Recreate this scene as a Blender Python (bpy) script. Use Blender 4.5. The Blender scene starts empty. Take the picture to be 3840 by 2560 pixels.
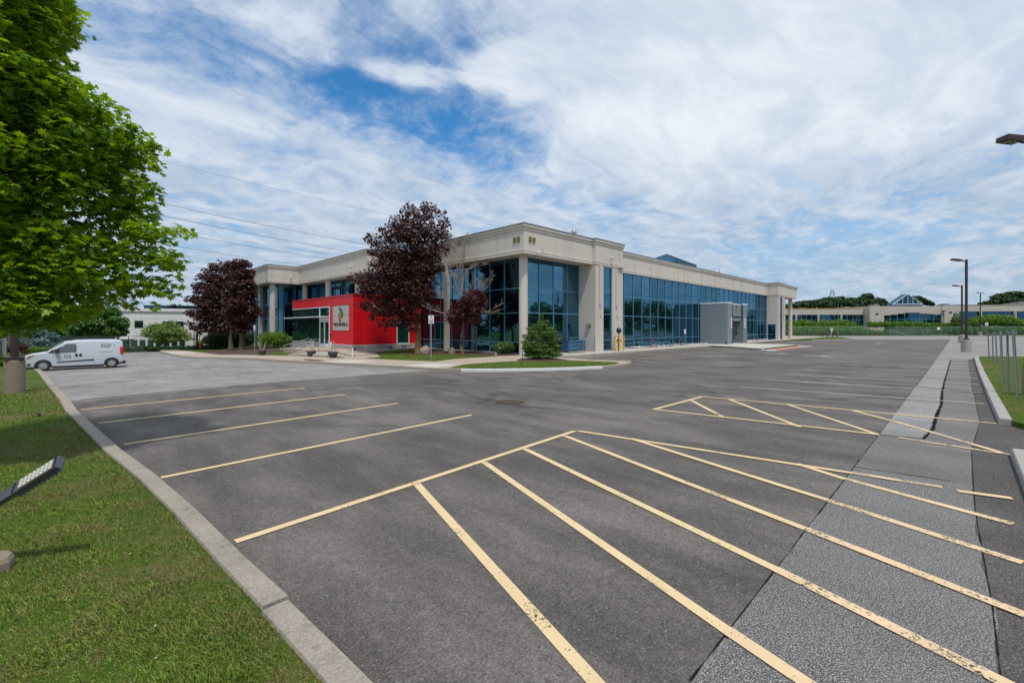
import bpy, bmesh, math, random
import numpy as np
from mathutils import Vector, Matrix
R = math.radians
C = bpy.context.scene.collection
SC = bpy.context.scene

# ------------------------------------------------------------------ camera, light, exposure
F, PCX, HY, H = 1678.0, 1920.0, 1227.0, 2.4          # focal length and horizon of the 3840 px photograph, eye height
AZ = R(45.3)
FW = (math.cos(AZ), math.sin(AZ)); RT = (math.sin(AZ), -math.cos(AZ))
cam_d = bpy.data.cameras.new('camera'); cam = bpy.data.objects.new('camera', cam_d); C.objects.link(cam)
cam.location = (0, 0, H); cam.rotation_euler = (R(90), 0, AZ - R(90))
cam_d.sensor_width = 36; cam_d.lens = F / 3840 * 36
cam_d.shift_y = (HY - 1280) / 3840
cam_d.clip_start = 0.05; cam_d.clip_end = 6000
SC.camera = cam

SUN = Vector((-0.22, -0.40, 1.0)).normalized()
sun_d = bpy.data.lights.new('sun', 'SUN'); sun = bpy.data.objects.new('sun', sun_d); C.objects.link(sun)
sun_d.energy = 2.2; sun_d.angle = R(5); sun_d.color = (1.0, 0.95, 0.88)
sun.rotation_euler = SUN.to_track_quat('Z', 'Y').to_euler(); sun.location = (0, 0, 60)

class NT:
    """small helper for writing node trees"""
    def __init__(s, tree): s.t = tree; s.n = tree.nodes; s.l = tree.links
    def new(s, kind, **kw):
        n = s.n.new(kind)
        for k, v in kw.items():
            if k in n.inputs.keys(): s.put(n.inputs[k], v)
            else: setattr(n, k, v)
        return n
    def put(s, sock, v):
        if isinstance(v, bpy.types.NodeSocket): s.l.new(v, sock)
        else: sock.default_value = v
    def math(s, op, a, b=0.0, c=None, clamp=False):
        n = s.n.new('ShaderNodeMath'); n.operation = op; n.use_clamp = clamp
        s.put(n.inputs[0], a); s.put(n.inputs[1], b)
        if c is not None: s.put(n.inputs[2], c)
        return n.outputs[0]
    def vmath(s, op, a, b=(0, 0, 0)):
        n = s.n.new('ShaderNodeVectorMath'); n.operation = op
        s.put(n.inputs[0], a); s.put(n.inputs[1], b)
        return n.outputs['Value'] if op in ('LENGTH', 'DISTANCE', 'DOT_PRODUCT') else n.outputs[0]
    def noise(s, vec, scale, detail=4, rough=0.55, dist=0.0):
        n = s.n.new('ShaderNodeTexNoise'); s.put(n.inputs['Vector'], vec)
        s.put(n.inputs['Scale'], scale); n.inputs['Detail'].default_value = detail
        n.inputs['Roughness'].default_value = rough; n.inputs['Distortion'].default_value = dist
        return n.outputs['Fac']
    def vor(s, vec, scale, feature='F1', out='Distance', rnd=1.0):
        n = s.n.new('ShaderNodeTexVoronoi'); n.feature = feature; s.put(n.inputs['Vector'], vec)
        s.put(n.inputs['Scale'], scale); n.inputs['Randomness'].default_value = rnd
        return n.outputs[out]
    def ramp(s, fac, stops, interp='LINEAR'):
        n = s.n.new('ShaderNodeValToRGB'); s.put(n.inputs[0], fac); cr = n.color_ramp; cr.interpolation = interp
        while len(cr.elements) < len(stops): cr.elements.new(0.5)
        for e, (p, c) in zip(cr.elements, stops):
            e.position = p; e.color = (c, c, c, 1) if not hasattr(c, '__len__') else tuple(c) + (1,)
        return n.outputs[0]
    def mix(s, fac, a, b, mode='MIX'):
        n = s.n.new('ShaderNodeMix'); n.data_type = 'RGBA'; n.blend_type = mode
        s.put(n.inputs[0], fac); s.put(n.inputs[6], a if not isinstance(a, tuple) else a + (1,) * (4 - len(a)))
        s.put(n.inputs[7], b if not isinstance(b, tuple) else b + (1,) * (4 - len(b)))
        return n.outputs[2]
    def smooth(s, x, lo, hi):
        n = s.n.new('ShaderNodeMapRange'); n.interpolation_type = 'SMOOTHSTEP'
        s.put(n.inputs['Value'], x); n.inputs['From Min'].default_value = lo; n.inputs['From Max'].default_value = hi
        return n.outputs[0]
    def mapping(s, vec, scale=(1, 1, 1), rot=(0, 0, 0), loc=(0, 0, 0)):
        n = s.n.new('ShaderNodeMapping'); s.put(n.inputs['Vector'], vec)
        n.inputs['Scale'].default_value = scale; n.inputs['Rotation'].default_value = rot; n.inputs['Location'].default_value = loc
        return n.outputs[0]

def ray(px, py):
    t = (px - PCX) / F
    return Vector((FW[0] + t * RT[0], FW[1] + t * RT[1], -(py - HY) / F))

# sky: Nishita air behind broken high cloud, cloud laid on a flat layer above the place
world = bpy.data.worlds.new('World'); SC.world = world; world.use_nodes = True
W = NT(world.node_tree); W.n.clear()
tc = W.new('ShaderNodeTexCoord').outputs['Generated']
sky = W.new('ShaderNodeTexSky'); sky.sky_type = 'NISHITA'; sky.sun_disc = False
sky.sun_elevation = math.asin(SUN.z); sky.sun_rotation = math.atan2(SUN.x, SUN.y)
sky.altitude = 100; sky.air_density = 1.0; sky.dust_density = 0.6; sky.ozone_density = 2.0
sep = W.new('ShaderNodeSeparateXYZ'); W.l.new(tc, sep.inputs[0])
zz = W.math('MAXIMUM', sep.outputs[2], 0.0)
den = W.math('ADD', zz, 0.16)
cmb = W.new('ShaderNodeCombineXYZ')
W.l.new(W.math('DIVIDE', sep.outputs[0], den), cmb.inputs[0]); W.l.new(W.math('DIVIDE', sep.outputs[1], den), cmb.inputs[1])
cv = cmb.outputs[0]
def sky_p(px, py):
    d = ray(px, py).normalized()
    return (d.x / (d.z + .16), d.y / (d.z + .16), 0)
wrp = W.new('ShaderNodeTexNoise'); W.l.new(cv, wrp.inputs['Vector']); wrp.inputs['Scale'].default_value = 1.6; wrp.inputs['Detail'].default_value = 3
warp = W.vmath('ADD', cv, W.vmath('SCALE', W.vmath('SUBTRACT', wrp.outputs['Color'], (.5, .5, .5)), (0, 0, 0)))
for nd in W.n:
    if nd.bl_idname == 'ShaderNodeVectorMath' and nd.operation == 'SCALE': nd.inputs['Scale'].default_value = 0.7
wsc = W.new('ShaderNodeVectorMath'); wsc.operation = 'SCALE'; W.l.new(W.vmath('SUBTRACT', wrp.outputs['Color'], (.5, .5, .5)), wsc.inputs[0]); wsc.inputs['Scale'].default_value = .30
warp2 = W.vmath('ADD', cv, wsc.outputs[0])
n_big = W.noise(warp, 1.3, 5, .6)
n_mid = W.noise(W.mapping(warp, (1.0, 2.4, 1), (0, 0, R(38))), 2.6, 7, .62)
n_fin = W.noise(W.mapping(cv, (1.5, 1, 1), (0, 0, R(-30))), 9.0, 6, .65)
def blob(px, py, rad, amp):
    d = W.vmath('DISTANCE', warp2, sky_p(px, py))
    return W.math('MULTIPLY', W.math('SUBTRACT', 1.0, W.smooth(d, rad * .25, rad)), amp)
hole = blob(1500, 430, .40, .22)
for b in ((1250, 350, .26, .16), (1850, 560, .42, .18), (2250, 700, .50, .12), (600, 130, .38, .20), (1380, 110, .20, .16), (1650, 160, .16, .14), (1750, 30, .16, .10), (3100, 900, .9, .10), (2950, 1080, .9, .06), (900, 500, .4, .05)):
    hole = W.math('ADD', hole, blob(*b))
cover = W.math('ADD', W.math('MULTIPLY', n_big, .45), W.math('ADD', W.math('MULTIPLY', n_mid, .42), W.math('MULTIPLY', n_fin, .40)))
cover = W.math('SUBTRACT', W.math('ADD', cover, .01), hole)
fill = blob(2850, 420, .95, .30)
for b in ((1420, 260, .12, .22), (1560, 270, .10, .18), (1850, 240, .17, .22), (620, 360, .35, .14), (1950, 380, .10, .12)):
    fill = W.math('ADD', fill, blob(*b))
cover = W.math('ADD', cover, fill)
mask = W.smooth(cover, .26, .70)
hz = W.math('SUBTRACT', 1.0, W.smooth(zz, 0.02, .40))
mask = W.math('MAXIMUM', mask, W.math('MULTIPLY', hz, .93))
shade = W.smooth(W.math('ADD', W.math('MULTIPLY', n_mid, .6), W.math('MULTIPLY', W.noise(W.mapping(cv, (1, 2.2, 1), (0, 0, R(42)), (3, 1, 0)), 1.7, 5, .6), .5)), .36, .78)
shade = W.math('ADD', W.math('MULTIPLY', shade, .75), W.math('MULTIPLY', fill, 1.3), clamp=True)
ccol = W.mix(shade, (3.9, 4.9, 6.3), (7.2, 7.6, 8.2))
lowc = W.mix(W.smooth(W.math('ADD', W.math('MULTIPLY', n_fin, .35), W.math('MULTIPLY', n_mid, .65)), .36, .68), (2.9, 3.9, 5.1), (5.1, 5.85, 6.75))
ccol = W.mix(W.math('MULTIPLY', hz, .80), ccol, lowc)
pmask = W.math('MULTIPLY', W.smooth(W.noise(W.mapping(cv, (1.0, 2.6, 1), (0, 0, R(38)), (5, 2, 0)), 4.2, 5, .55), .53, .62), W.math('MAXIMUM', blob(3050, 720, .42, .85), blob(3750, 480, .4, .8)))
ccol = W.mix(pmask, ccol, (4.0, 5.3, 7.0))
blue = W.mix(1.0, sky.outputs[0], (0.36, 1.0, 1.36), 'MULTIPLY')
final = W.mix(mask, blue, ccol)
bg = W.new('ShaderNodeBackground'); W.l.new(final, bg.inputs[0]); bg.inputs[1].default_value = 0.10
wo = W.new('ShaderNodeOutputWorld'); W.l.new(bg.outputs[0], wo.inputs[0])

SC.view_settings.view_transform = 'Standard'; SC.view_settings.look = 'None'
SC.view_settings.exposure = 0.22; SC.view_settings.gamma = 1.0; SC.view_settings.use_curve_mapping = False
SC.render.engine = 'CYCLES'
SC.cycles.max_bounces = 6; SC.cycles.transparent_max_bounces = 12
SC.cycles.use_adaptive_sampling = True

# ------------------------------------------------------------------ measuring: a sighting line from the tripod meets a known plane
SL = 0.0145
def zg(x, y):
    """ground level: the lot falls gently away towards the far left"""
    if y <= 20: return 0.0
    w = min(1.0, max(0.0, 1 - (x - 14) / 10))
    return -SL * (min(y, 80) - 20) * w
def at(px, py, d):
    r = ray(px, py); return Vector((r.x * d, r.y * d, H + r.z * d))
def onx(px, py, X): return at(px, py, X / ray(px, py).x)
def ony(px, py, Y): return at(px, py, Y / ray(px, py).y)
def ground(px, py, dz=0.0):
    z = dz
    for _ in range(12):
        d = (z - H) / ray(px, py).z; p = at(px, py, d); z = dz + zg(p.x, p.y)
    return p
ZO = {1: (900, 860, .3444), 2: (1300, 740, .4209), 3: (1850, 800, .38265), 4: (2250, 900, .3614), 5: (2900, 850, .4145), 6: (0, 1050, .34014),
      'v': (0, 1240, .20408), 'l': (3540, 400, .14032), 'p': (3300, 1180, .3953), 'f': (0, 1680, .3316), 'a': (600, 1100, .1913), 'g': (2550, 1080, .21259),
      'e': (1060, 1180, .18707), 'b': (2950, 1080, .21259), 'c': (3400, 1080, .18707), 't': (700, 950, .2551), 'w': (1480, 1180, .20408), 'D': (0, 0, 1.63265),
      'L': (0, 1400, .73996), 'R': (2400, 1300, .80357), 'A': (0, 0, .8287)}
def u(k, x, y): o = ZO[k]; return (o[0] + x * o[2], o[1] + y * o[2])
def gp(k, x, y, dz=0.0): return ground(*u(k, x, y), dz)

# ------------------------------------------------------------------ materials
MATS = {}
def principled(name, col, rough=0.7, metal=0.0, spec=0.5):
    m = bpy.data.materials.new(name); m.use_nodes = True; t = NT(m.node_tree)
    b = t.n['Principled BSDF']; b.inputs['Base Color'].default_value = tuple(col) + (1,)
    b.inputs['Roughness'].default_value = rough; b.inputs['Metallic'].default_value = metal
    b.inputs['Specular IOR Level'].default_value = spec
    MATS[name] = m
    return m, t, b
def pos(t): return t.new('ShaderNodeNewGeometry').outputs['Position']
def mat(name, col, rough=0.7, metal=0.0, var=0.12, scale=3.0, fine=0.0, fscale=60.0, bump=0.0, bscale=80.0, spec=0.5, stretch=None):
    m, t, b = principled(name, col, rough, metal, spec)
    p = pos(t)
    if stretch: p = t.mapping(p, stretch)
    f = t.math('MULTIPLY_ADD', t.noise(p, scale, 5), 2 * var, 1 - var)
    if fine: f = t.math('MULTIPLY', f, t.math('MULTIPLY_ADD', t.noise(p, fscale, 3, .7), 2 * fine, 1 - fine))
    sc = t.new('ShaderNodeVectorMath', operation='SCALE'); sc.inputs[0].default_value = tuple(col); t.l.new(f, sc.inputs['Scale'])
    t.l.new(sc.outputs[0], b.inputs['Base Color'])
    if bump:
        bp = t.new('ShaderNodeBump'); bp.inputs['Strength'].default_value = bump; bp.inputs['Distance'].default_value = .01
        t.l.new(t.noise(pos(t), bscale, 4, .7), bp.inputs['Height']); t.l.new(bp.outputs[0], b.inputs['Normal'])
    return m

def asphalt(name, base, light, amount, warm=(1.05, 1.0, .97), blotch=.2, stone=70, arcs=0.0, rough=.9, stains=0.0, grain=.5):
    m, t, b = principled(name, (base,) * 3, rough, 0, .3)
    p = pos(t)
    big = t.noise(p, .22, 5, .6); med = t.noise(t.mapping(p, (1, .30, 1), (0, 0, R(20))), 1.1, 6, .65)
    sm = t.noise(p, 6, 5, .7)
    f = t.math('MULTIPLY', t.math('MULTIPLY_ADD', t.smooth(big, .32, .68), blotch * .7, 1 - blotch * .35), t.math('MULTIPLY_ADD', t.smooth(med, .34, .66), blotch * .8, 1 - blotch * .4))
    f = t.math('MULTIPLY', f, t.math('MULTIPLY_ADD', sm, .24, .88))
    if arcs:
        for cx_, cy_, r0, r1 in ((14.5, 10.5, 2, 7), (22, 9, 3, 9), (8, 14, 2, 6), (34, 10, 3, 12)):
            d = t.vmath('DISTANCE', p, (cx_, cy_, 0))
            w = t.math('SINE', t.math('ADD', t.math('MULTIPLY', d, 5.2), t.math('MULTIPLY', t.noise(p, .5, 3), 4)))
            w = t.smooth(w, .2, 1.0)
            env = t.math('MULTIPLY', t.smooth(d, r0, r0 + 1.5), t.math('SUBTRACT', 1.0, t.smooth(d, r1 - 2, r1)))
            env = t.math('MULTIPLY', env, t.smooth(t.noise(p, .35, 3), .42, .62))
            f = t.math('MULTIPLY', f, t.math('SUBTRACT', 1.0, t.math('MULTIPLY', t.math('MULTIPLY', w, env), arcs)))
    sp = t.noise(p, stone * 1.15, 3, .9); mid = t.noise(p, stone * .30, 4, .85)
    f = t.math('MULTIPLY', f, t.math('MULTIPLY_ADD', t.math('SUBTRACT', sp, .5), 3.2 * grain, 1.0))
    f = t.math('MULTIPLY', f, t.math('MULTIPLY_ADD', t.math('SUBTRACT', mid, .5), 1.5 * grain, 1.0))
    col = t.new('ShaderNodeVectorMath', operation='SCALE'); col.inputs[0].default_value = tuple(base * w_ for w_ in warm); t.l.new(f, col.inputs['Scale'])
    chip = t.noise(t.mapping(p, (1, 1, 1), (0, 0, 1.1), (7, 3, 0)), stone, 2, .8)
    th = .5 + .30 * (1 - amount) ** 1.2 - .10
    fl = t.smooth(chip, th, th + .06)
    out = t.mix(fl, col.outputs[0], (light, light * .97, light * .93))
    if stains:
        s = t.smooth(t.noise(p, .9, 6, .7), .60, .74)
        out = t.mix(t.math('MULTIPLY', s, stains), out, (base * .4,) * 3)
    t.l.new(out, b.inputs['Base Color'])
    bp = t.new('ShaderNodeBump'); bp.inputs['Strength'].default_value = .5; bp.inputs['Distance'].default_value = .006
    t.l.new(t.math('ADD', sp, t.math('MULTIPLY', fl, .5)), bp.inputs['Height']); t.l.new(bp.outputs[0], b.inputs['Normal'])
    return m

ASPH_NEW = asphalt('new_asphalt', .112, .30, .22, (1.13, 1.0, .905), .62, 40, arcs=.30, stains=.3, grain=1.0)
ASPH_OLD = asphalt('old_asphalt', .235, .42, .35, (1.06, 1.0, .95), .34, 40, stains=.55, grain=1.0)
ASPH_ROUGH = asphalt('coarse_asphalt', .10, .48, .48, (1.08, 1, .95), .30, 85, grain=1.6)
ASPH_PATCH = asphalt('patch_asphalt', .150, .34, .34, (1.10, 1, .93), .36, 60, grain=1.1)
ASPH_EDGE = asphalt('edge_asphalt', .075, .30, .30, (1.10, .98, .92), .34, 55, grain=1.3)
TAR = mat('tar', (.012, .012, .013), .95, var=.2, spec=.1)

def concrete(name, col, var=.10, speck=.12, stain=.25, sscale=.6):
    m, t, b = principled(name, col, .88, 0, .3)
    p = pos(t)
    f = t.math('MULTIPLY', t.math('MULTIPLY_ADD', t.noise(p, 1.5, 6, .65), 2 * var, 1 - var), t.math('MULTIPLY_ADD', t.noise(p, 42, 3, .9), 3 * speck, 1 - 1.5 * speck))
    s = t.smooth(t.noise(p, sscale, 7, .7), .55, .75)
    f = t.math('MULTIPLY', f, t.math('SUBTRACT', 1.0, t.math('MULTIPLY', s, stain)))
    sc = t.new('ShaderNodeVectorMath', operation='SCALE'); sc.inputs[0].default_value = tuple(col); t.l.new(f, sc.inputs['Scale'])
    t.l.new(sc.outputs[0], b.inputs['Base Color'])
    bp = t.new('ShaderNodeBump'); bp.inputs['Strength'].default_value = .35; bp.inputs['Distance'].default_value = .008
    t.l.new(t.noise(p, 55, 4, .8), bp.inputs['Height']); t.l.new(bp.outputs[0], b.inputs['Normal'])
    return m
KERB = concrete('kerb_concrete', (.33, .29, .235), .34, .50, .60, 2.2)
KERB_TAN = concrete('tan_kerb_concrete', (.33, .285, .23), .12, .15, .35, 1.2)
WALK = concrete('tan_walk_concrete', (.43, .35, .28), .08, .10, .20)
WALK_LIGHT = concrete('pale_walk_concrete', (.56, .52, .46), .06, .08, .15)
RAMPC = concrete('new_walk_concrete', (.50, .46, .41), .06, .08, .12)
PLAINC = concrete('lamp_base_concrete', (.36, .345, .315), .15, .18, .35)
AGED = concrete('aged_concrete', (.25, .21, .15), .25, .30, .45, 2.5)

def precast():
    m, t, b = principled('precast_panel', (.5, .45, .4), .85, 0, .3)
    p = pos(t)
    speck = t.noise(p, 45, 3, .9)
    runs = t.noise(t.mapping(p, (1.3, 1.3, .12)), 1.0, 6, .65)       # rain streaks running down
    f = t.math('MULTIPLY', t.math('MULTIPLY_ADD', speck, .36, .82), t.math('SUBTRACT', 1.06, t.math('MULTIPLY', t.smooth(runs, .50, .72), .20)))
    f = t.math('MULTIPLY', f, t.math('MULTIPLY_ADD', t.noise(p, .3, 4), .14, .93))
    sc = t.new('ShaderNodeVectorMath', operation='SCALE'); sc.inputs[0].default_value = (.60, .54, .475); t.l.new(f, sc.inputs['Scale'])
    t.l.new(sc.outputs[0], b.inputs['Base Color'])
    bp = t.new('ShaderNodeBump'); bp.inputs['Strength'].default_value = .3; bp.inputs['Distance'].default_value = .01
    t.l.new(speck, bp.inputs['Height']); t.l.new(bp.outputs[0], b.inputs['Normal'])
    return m
PRECAST = precast()

def paint(name, col, wear, alb=None):
    m, t, b = principled(name, col, .75, 0, .4)
    p = pos(t)
    f = t.math('MULTIPLY_ADD', t.noise(p, 2.2, 5, .6), .3, .82)
    f = t.math('MULTIPLY', f, t.math('MULTIPLY_ADD', t.noise(p, 60, 3, .8), .2, .9))
    sc = t.new('ShaderNodeVectorMath', operation='SCALE'); sc.inputs[0].default_value = tuple(col); t.l.new(f, sc.inputs['Scale'])
    t.l.new(sc.outputs[0], b.inputs['Base Color'])
    a = t.math('ADD', t.math('MULTIPLY', t.noise(p, 38, 4, .75), .55), t.math('MULTIPLY', t.noise(p, 1.3, 4, .6), .45))
    gone = t.smooth(a, .66 - wear, .70 - wear)
    tr = t.new('ShaderNodeBsdfTransparent'); mx = t.new('ShaderNodeMixShader')
    t.l.new(gone, mx.inputs[0]); t.l.new(b.outputs[0], mx.inputs[1]); t.l.new(tr.outputs[0], mx.inputs[2])
    t.l.new(mx.outputs[0], t.n['Material Output'].inputs['Surface'])
    return m
YEL = paint('yellow_line_paint', (.74, .56, .31), .085)
YEL_W = paint('worn_yellow_line_paint', (.76, .56, .33), .14)
YEL_P = paint('pale_yellow_line_paint', (.66, .58, .44), .07)
YEL_F = paint('faded_line_paint', (.50, .44, .34), .16)
WHITEP = paint('white_line_paint', (.70, .70, .68), .06)
REDP = paint('red_mat_paint', (.50, .13, .05), -.3)
KERB_WHITE = mat('white_kerb_paint', (.64, .64, .62), .6, var=.08, fine=.08)

def leafmat(name, col, col2, trans=.35, rough=.5, tcol=None):
    m = bpy.data.materials.new(name); m.use_nodes = True; t = NT(m.node_tree); t.n.clear()
    gm = t.new('ShaderNodeNewGeometry')
    c = t.mix(gm.outputs['Random Per Island'], tuple(col), tuple(col2))
    d = t.new('ShaderNodeBsdfPrincipled'); t.l.new(c, d.inputs['Base Color']); d.inputs['Roughness'].default_value = rough
    d.inputs['Specular IOR Level'].default_value = .35
    tr = t.new('ShaderNodeBsdfTranslucent')
    tcc = t.mix(1.0, c, tcol if tcol else (1.3, 1.5, .6), 'MULTIPLY'); t.l.new(tcc, tr.inputs[0])
    mx = t.new('ShaderNodeMixShader'); mx.inputs[0].default_value = trans
    t.l.new(d.outputs[0], mx.inputs[1]); t.l.new(tr.outputs[0], mx.inputs[2])
    o = t.new('ShaderNodeOutputMaterial'); t.l.new(mx.outputs[0], o.inputs[0])
    return m
LEAF_MAPLE = leafmat('maple_leaf', (.065, .175, .012), (.29, .42, .018), .46, .38, (1.7, 1.6, .4))
LEAF_PURPLE = leafmat('purple_maple_leaf', (.052, .022, .019), (.12, .055, .045), .25, .42, (1.6, .8, .9))
LEAF_RED = leafmat('red_brown_maple_leaf', (.055, .018, .018), (.12, .034, .032), .25, .5, (1.7, .8, .8))
LEAF_GREEN = leafmat('mid_green_leaf', (.045, .12, .02), (.11, .22, .035), .35)
LEAF_LIME = leafmat('lime_green_leaf', (.10, .20, .02), (.18, .30, .035), .35)
LEAF_DARK = leafmat('dark_green_leaf', (.018, .045, .014), (.04, .085, .022), .2)
LEAF_FAR = leafmat('far_green_leaf', (.022, .055, .018), (.05, .10, .028), .2)
LEAF_BLUE = leafmat('blue_spruce_needle', (.09, .16, .15), (.16, .26, .25), .1)
LEAF_PALE = leafmat('pale_green_leaf', (.12, .19, .04), (.24, .32, .09), .35)
NEEDLE = leafmat('spruce_needle', (.045, .10, .014), (.12, .21, .03), .2)
BLOOM = leafmat('cream_flower', (.55, .48, .25), (.7, .65, .4), .3)
BARK = mat('bark', (.13, .095, .065), .95, var=.4, scale=4, stretch=(6, 6, 1), bump=.8, bscale=30)
BARK_ORANGE = mat('orange_bark', (.22, .13, .055), .95, var=.35, scale=4, stretch=(6, 6, 1), bump=.6, bscale=30)
DEADWOOD = mat('dead_wood', (.36, .30, .26), .9, var=.25, scale=6)

def lawn_mat(name, dry=.5):
    m, t, b = principled(name, (.06, .12, .02), .95, 0, .1)
    p = pos(t)
    a = t.noise(p, .55, 6, .65); c = t.noise(p, 5, 5, .7); d = t.noise(p, 45, 3, .8)
    base = t.mix(c, (.045, .080, .010), (.085, .14, .018))
    base = t.mix(t.math('MULTIPLY', t.smooth(t.math('ADD', t.math('MULTIPLY', a, .6), t.math('MULTIPLY', c, .4)), .46, .60), dry), base, (.15, .115, .05))
    base = t.mix(t.smooth(d, .5, .8), base, (.12, .20, .03))
    t.l.new(base, b.inputs['Base Color'])
    bp = t.new('ShaderNodeBump'); bp.inputs['Strength'].default_value = .8; bp.inputs['Distance'].default_value = .03
    t.l.new(t.noise(p, 30, 4, .8), bp.inputs['Height']); t.l.new(bp.outputs[0], b.inputs['Normal'])
    return m
LAWN = lawn_mat('lawn_grass', .8)
LAWN_G = lawn_mat('green_lawn_grass', .12)
def blade_mat(name, dry):
    m, t, b = principled(name, (.1, .2, .03), .6, 0, .3)
    p = pos(t); g = t.new('ShaderNodeNewGeometry')
    a = t.noise(p, .55, 6, .65); c = t.noise(p, 5, 5, .7)
    base = t.mix(g.outputs['Random Per Island'], (.095, .165, .012), (.26, .36, .030))
    tuft = t.math('MULTIPLY', t.math('MULTIPLY_ADD', t.smooth(t.noise(p, 14, 3, .7), .35, .65), .75, .60), t.math('MULTIPLY_ADD', t.smooth(t.noise(p, 2.2, 4, .7), .35, .65), .45, .78))
    sv = t.new('ShaderNodeVectorMath', operation='SCALE'); t.l.new(base, sv.inputs[0]); t.l.new(tuft, sv.inputs['Scale']); base = sv.outputs[0]
    sx = t.new('ShaderNodeSeparateXYZ'); t.l.new(p, sx.inputs[0])
    edge = t.math('MULTIPLY', t.smooth(t.math('MULTIPLY_ADD', sx.outputs[1], .085, sx.outputs[0]), .75, 1.40), t.math('LESS_THAN', sx.outputs[0], 3.0))
    a = t.math('MULTIPLY_ADD', edge, .16, a)
    s = t.smooth(t.math('ADD', t.math('ADD', t.math('MULTIPLY', a, .5), t.math('MULTIPLY', c, .3)), t.math('MULTIPLY', g.outputs['Random Per Island'], .2)), .455, .56)
    base = t.mix(t.math('MULTIPLY', s, dry), base, (.20, .165, .065))
    t.l.new(base, b.inputs['Base Color'])
    return m
BLADE = blade_mat('grass_blade', 0.82)
MULCH = mat('bark_mulch', (.085, .050, .032), 1, var=.3, scale=8, fine=.5, fscale=40, bump=1, bscale=35)
MULCH_RED = mat('red_mulch', (.13, .03, .02), 1, var=.3, scale=8, fine=.5, fscale=40)
ROCK = mat('river_rock', (.40, .36, .32), .85, var=.35, scale=2.2, fine=.2, fscale=30)
ROCK_W = mat('white_rock', (.60, .58, .55), .85, var=.25, scale=2.2)

def glass(name, dark, tint, fac, wav=.06):
    m = bpy.data.materials.new(name); m.use_nodes = True; t = NT(m.node_tree); t.n.clear()
    p = pos(t)
    d = t.new('ShaderNodeBsdfDiffuse'); d.inputs[0].default_value = tuple(dark) + (1,)
    g = t.new('ShaderNodeBsdfGlossy'); g.inputs['Color'].default_value = tuple(tint) + (1,); g.inputs['Roughness'].default_value = .015
    oi = t.new('ShaderNodeObjectInfo'); sg = t.new('ShaderNodeVectorMath', operation='SCALE'); sg.inputs[0].default_value = tuple(tint)
    t.l.new(t.math('MULTIPLY_ADD', oi.outputs['Random'], .34, .80), sg.inputs['Scale']); t.l.new(sg.outputs[0], g.inputs['Color'])
    bp = t.new('ShaderNodeBump'); bp.inputs['Strength'].default_value = wav; bp.inputs['Distance'].default_value = .05
    t.l.new(t.noise(t.mapping(p, (1, 1, .6)), .8, 2, .4), bp.inputs['Height']); t.l.new(bp.outputs[0], g.inputs['Normal'])
    lw = t.new('ShaderNodeLayerWeight'); lw.inputs[0].default_value = .35
    fc = t.math('MULTIPLY_ADD', lw.outputs['Fresnel'], .5, fac, clamp=True)
    mx = t.new('ShaderNodeMixShader'); t.l.new(fc, mx.inputs[0]); t.l.new(d.outputs[0], mx.inputs[1]); t.l.new(g.outputs[0], mx.inputs[2])
    o = t.new('ShaderNodeOutputMaterial'); t.l.new(mx.outputs[0], o.inputs[0])
    return m
GLASS = glass('blue_tinted_glass', (.004, .010, .016), (.15, .34, .48), .58, .13)
GLASS_FAR = glass('far_tinted_glass', (.006, .018, .028), (.10, .25, .36), .38)
GLASS_GREEN = glass('green_glass', (.012, .045, .035), (.22, .50, .42), .35, .03)
GLASS_CAR = glass('van_glass', (.008, .012, .010), (.45, .52, .46), .35, .02)
FRAME_B = mat('blue_window_frame', (.115, .30, .43), .35, .3, var=.05)
FRAME_D = mat('dark_blue_frame', (.02, .06, .10), .4, .3, var=.05)
WHITE_M = mat('white_metal', (.74, .76, .80), .35, 0, var=.04)
FLASH = mat('roof_flashing', (.34, .36, .35), .4, .5, var=.08)
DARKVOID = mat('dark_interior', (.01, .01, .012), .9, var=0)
def redmat():
    m, t, b = principled('red_panel', (.55, .005, .012), .38, 0, .5)
    p = pos(t)
    f = t.math('MULTIPLY', t.math('MULTIPLY_ADD', t.noise(p, .7, 4), .2, .90), t.math('MULTIPLY_ADD', t.noise(p, 60, 2), .16, .92))
    sc = t.new('ShaderNodeVectorMath', operation='SCALE'); sc.inputs[0].default_value = (.70, .006, .013); t.l.new(f, sc.inputs['Scale'])
    t.l.new(sc.outputs[0], b.inputs['Base Color']); return m
REDPANEL = redmat()
REDTRIM = mat('red_trim', (.50, .008, .016), .35)
GREYPANEL = mat('grey_stone_panel', (.205, .245, .275), .7, var=.05, scale=.8, fine=.20, fscale=28)
STONE = mat('split_stone', (.40, .37, .33), .9, var=.25, scale=3, fine=.25, fscale=18, bump=1, bscale=25)
JOINT = mat('dark_joint', (.05, .05, .055), .9, var=0)
SIGNBOARD = mat('stone_sign_board', (.47, .46, .41), .6, var=.05)
BLACK = mat('black_letter', (.012, .012, .014), .4, var=0)
GOLD = mat('brass_numeral', (.26, .21, .05), .35, .7, var=.1)
STEEL = mat('galvanised_steel', (.42, .44, .45), .4, .7, var=.15)
STEEL_G = mat('green_grey_steel', (.32, .36, .36), .5, .4, var=.15)
BROWNPOLE = mat('brown_pole', (.055, .035, .032), .5, .2, var=.1)
DARKM = mat('dark_metal', (.035, .037, .042), .45, .3, var=.1)
YELLOWM = mat('yellow_metal', (.68, .42, .03), .5, 0, var=.1)
BLUEBOX = mat('blue_metal', (.03, .09, .17), .5, 0)
PLANTER = mat('grey_planter', (.050, .055, .060), .6, 0, fine=.1)
WOOD = mat('weathered_wood', (.12, .07, .045), .9, var=.3, stretch=(1, 8, 8))
BIRCH = mat('white_birch_stick', (.62, .56, .50), .8, var=.2, scale=9)
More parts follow.
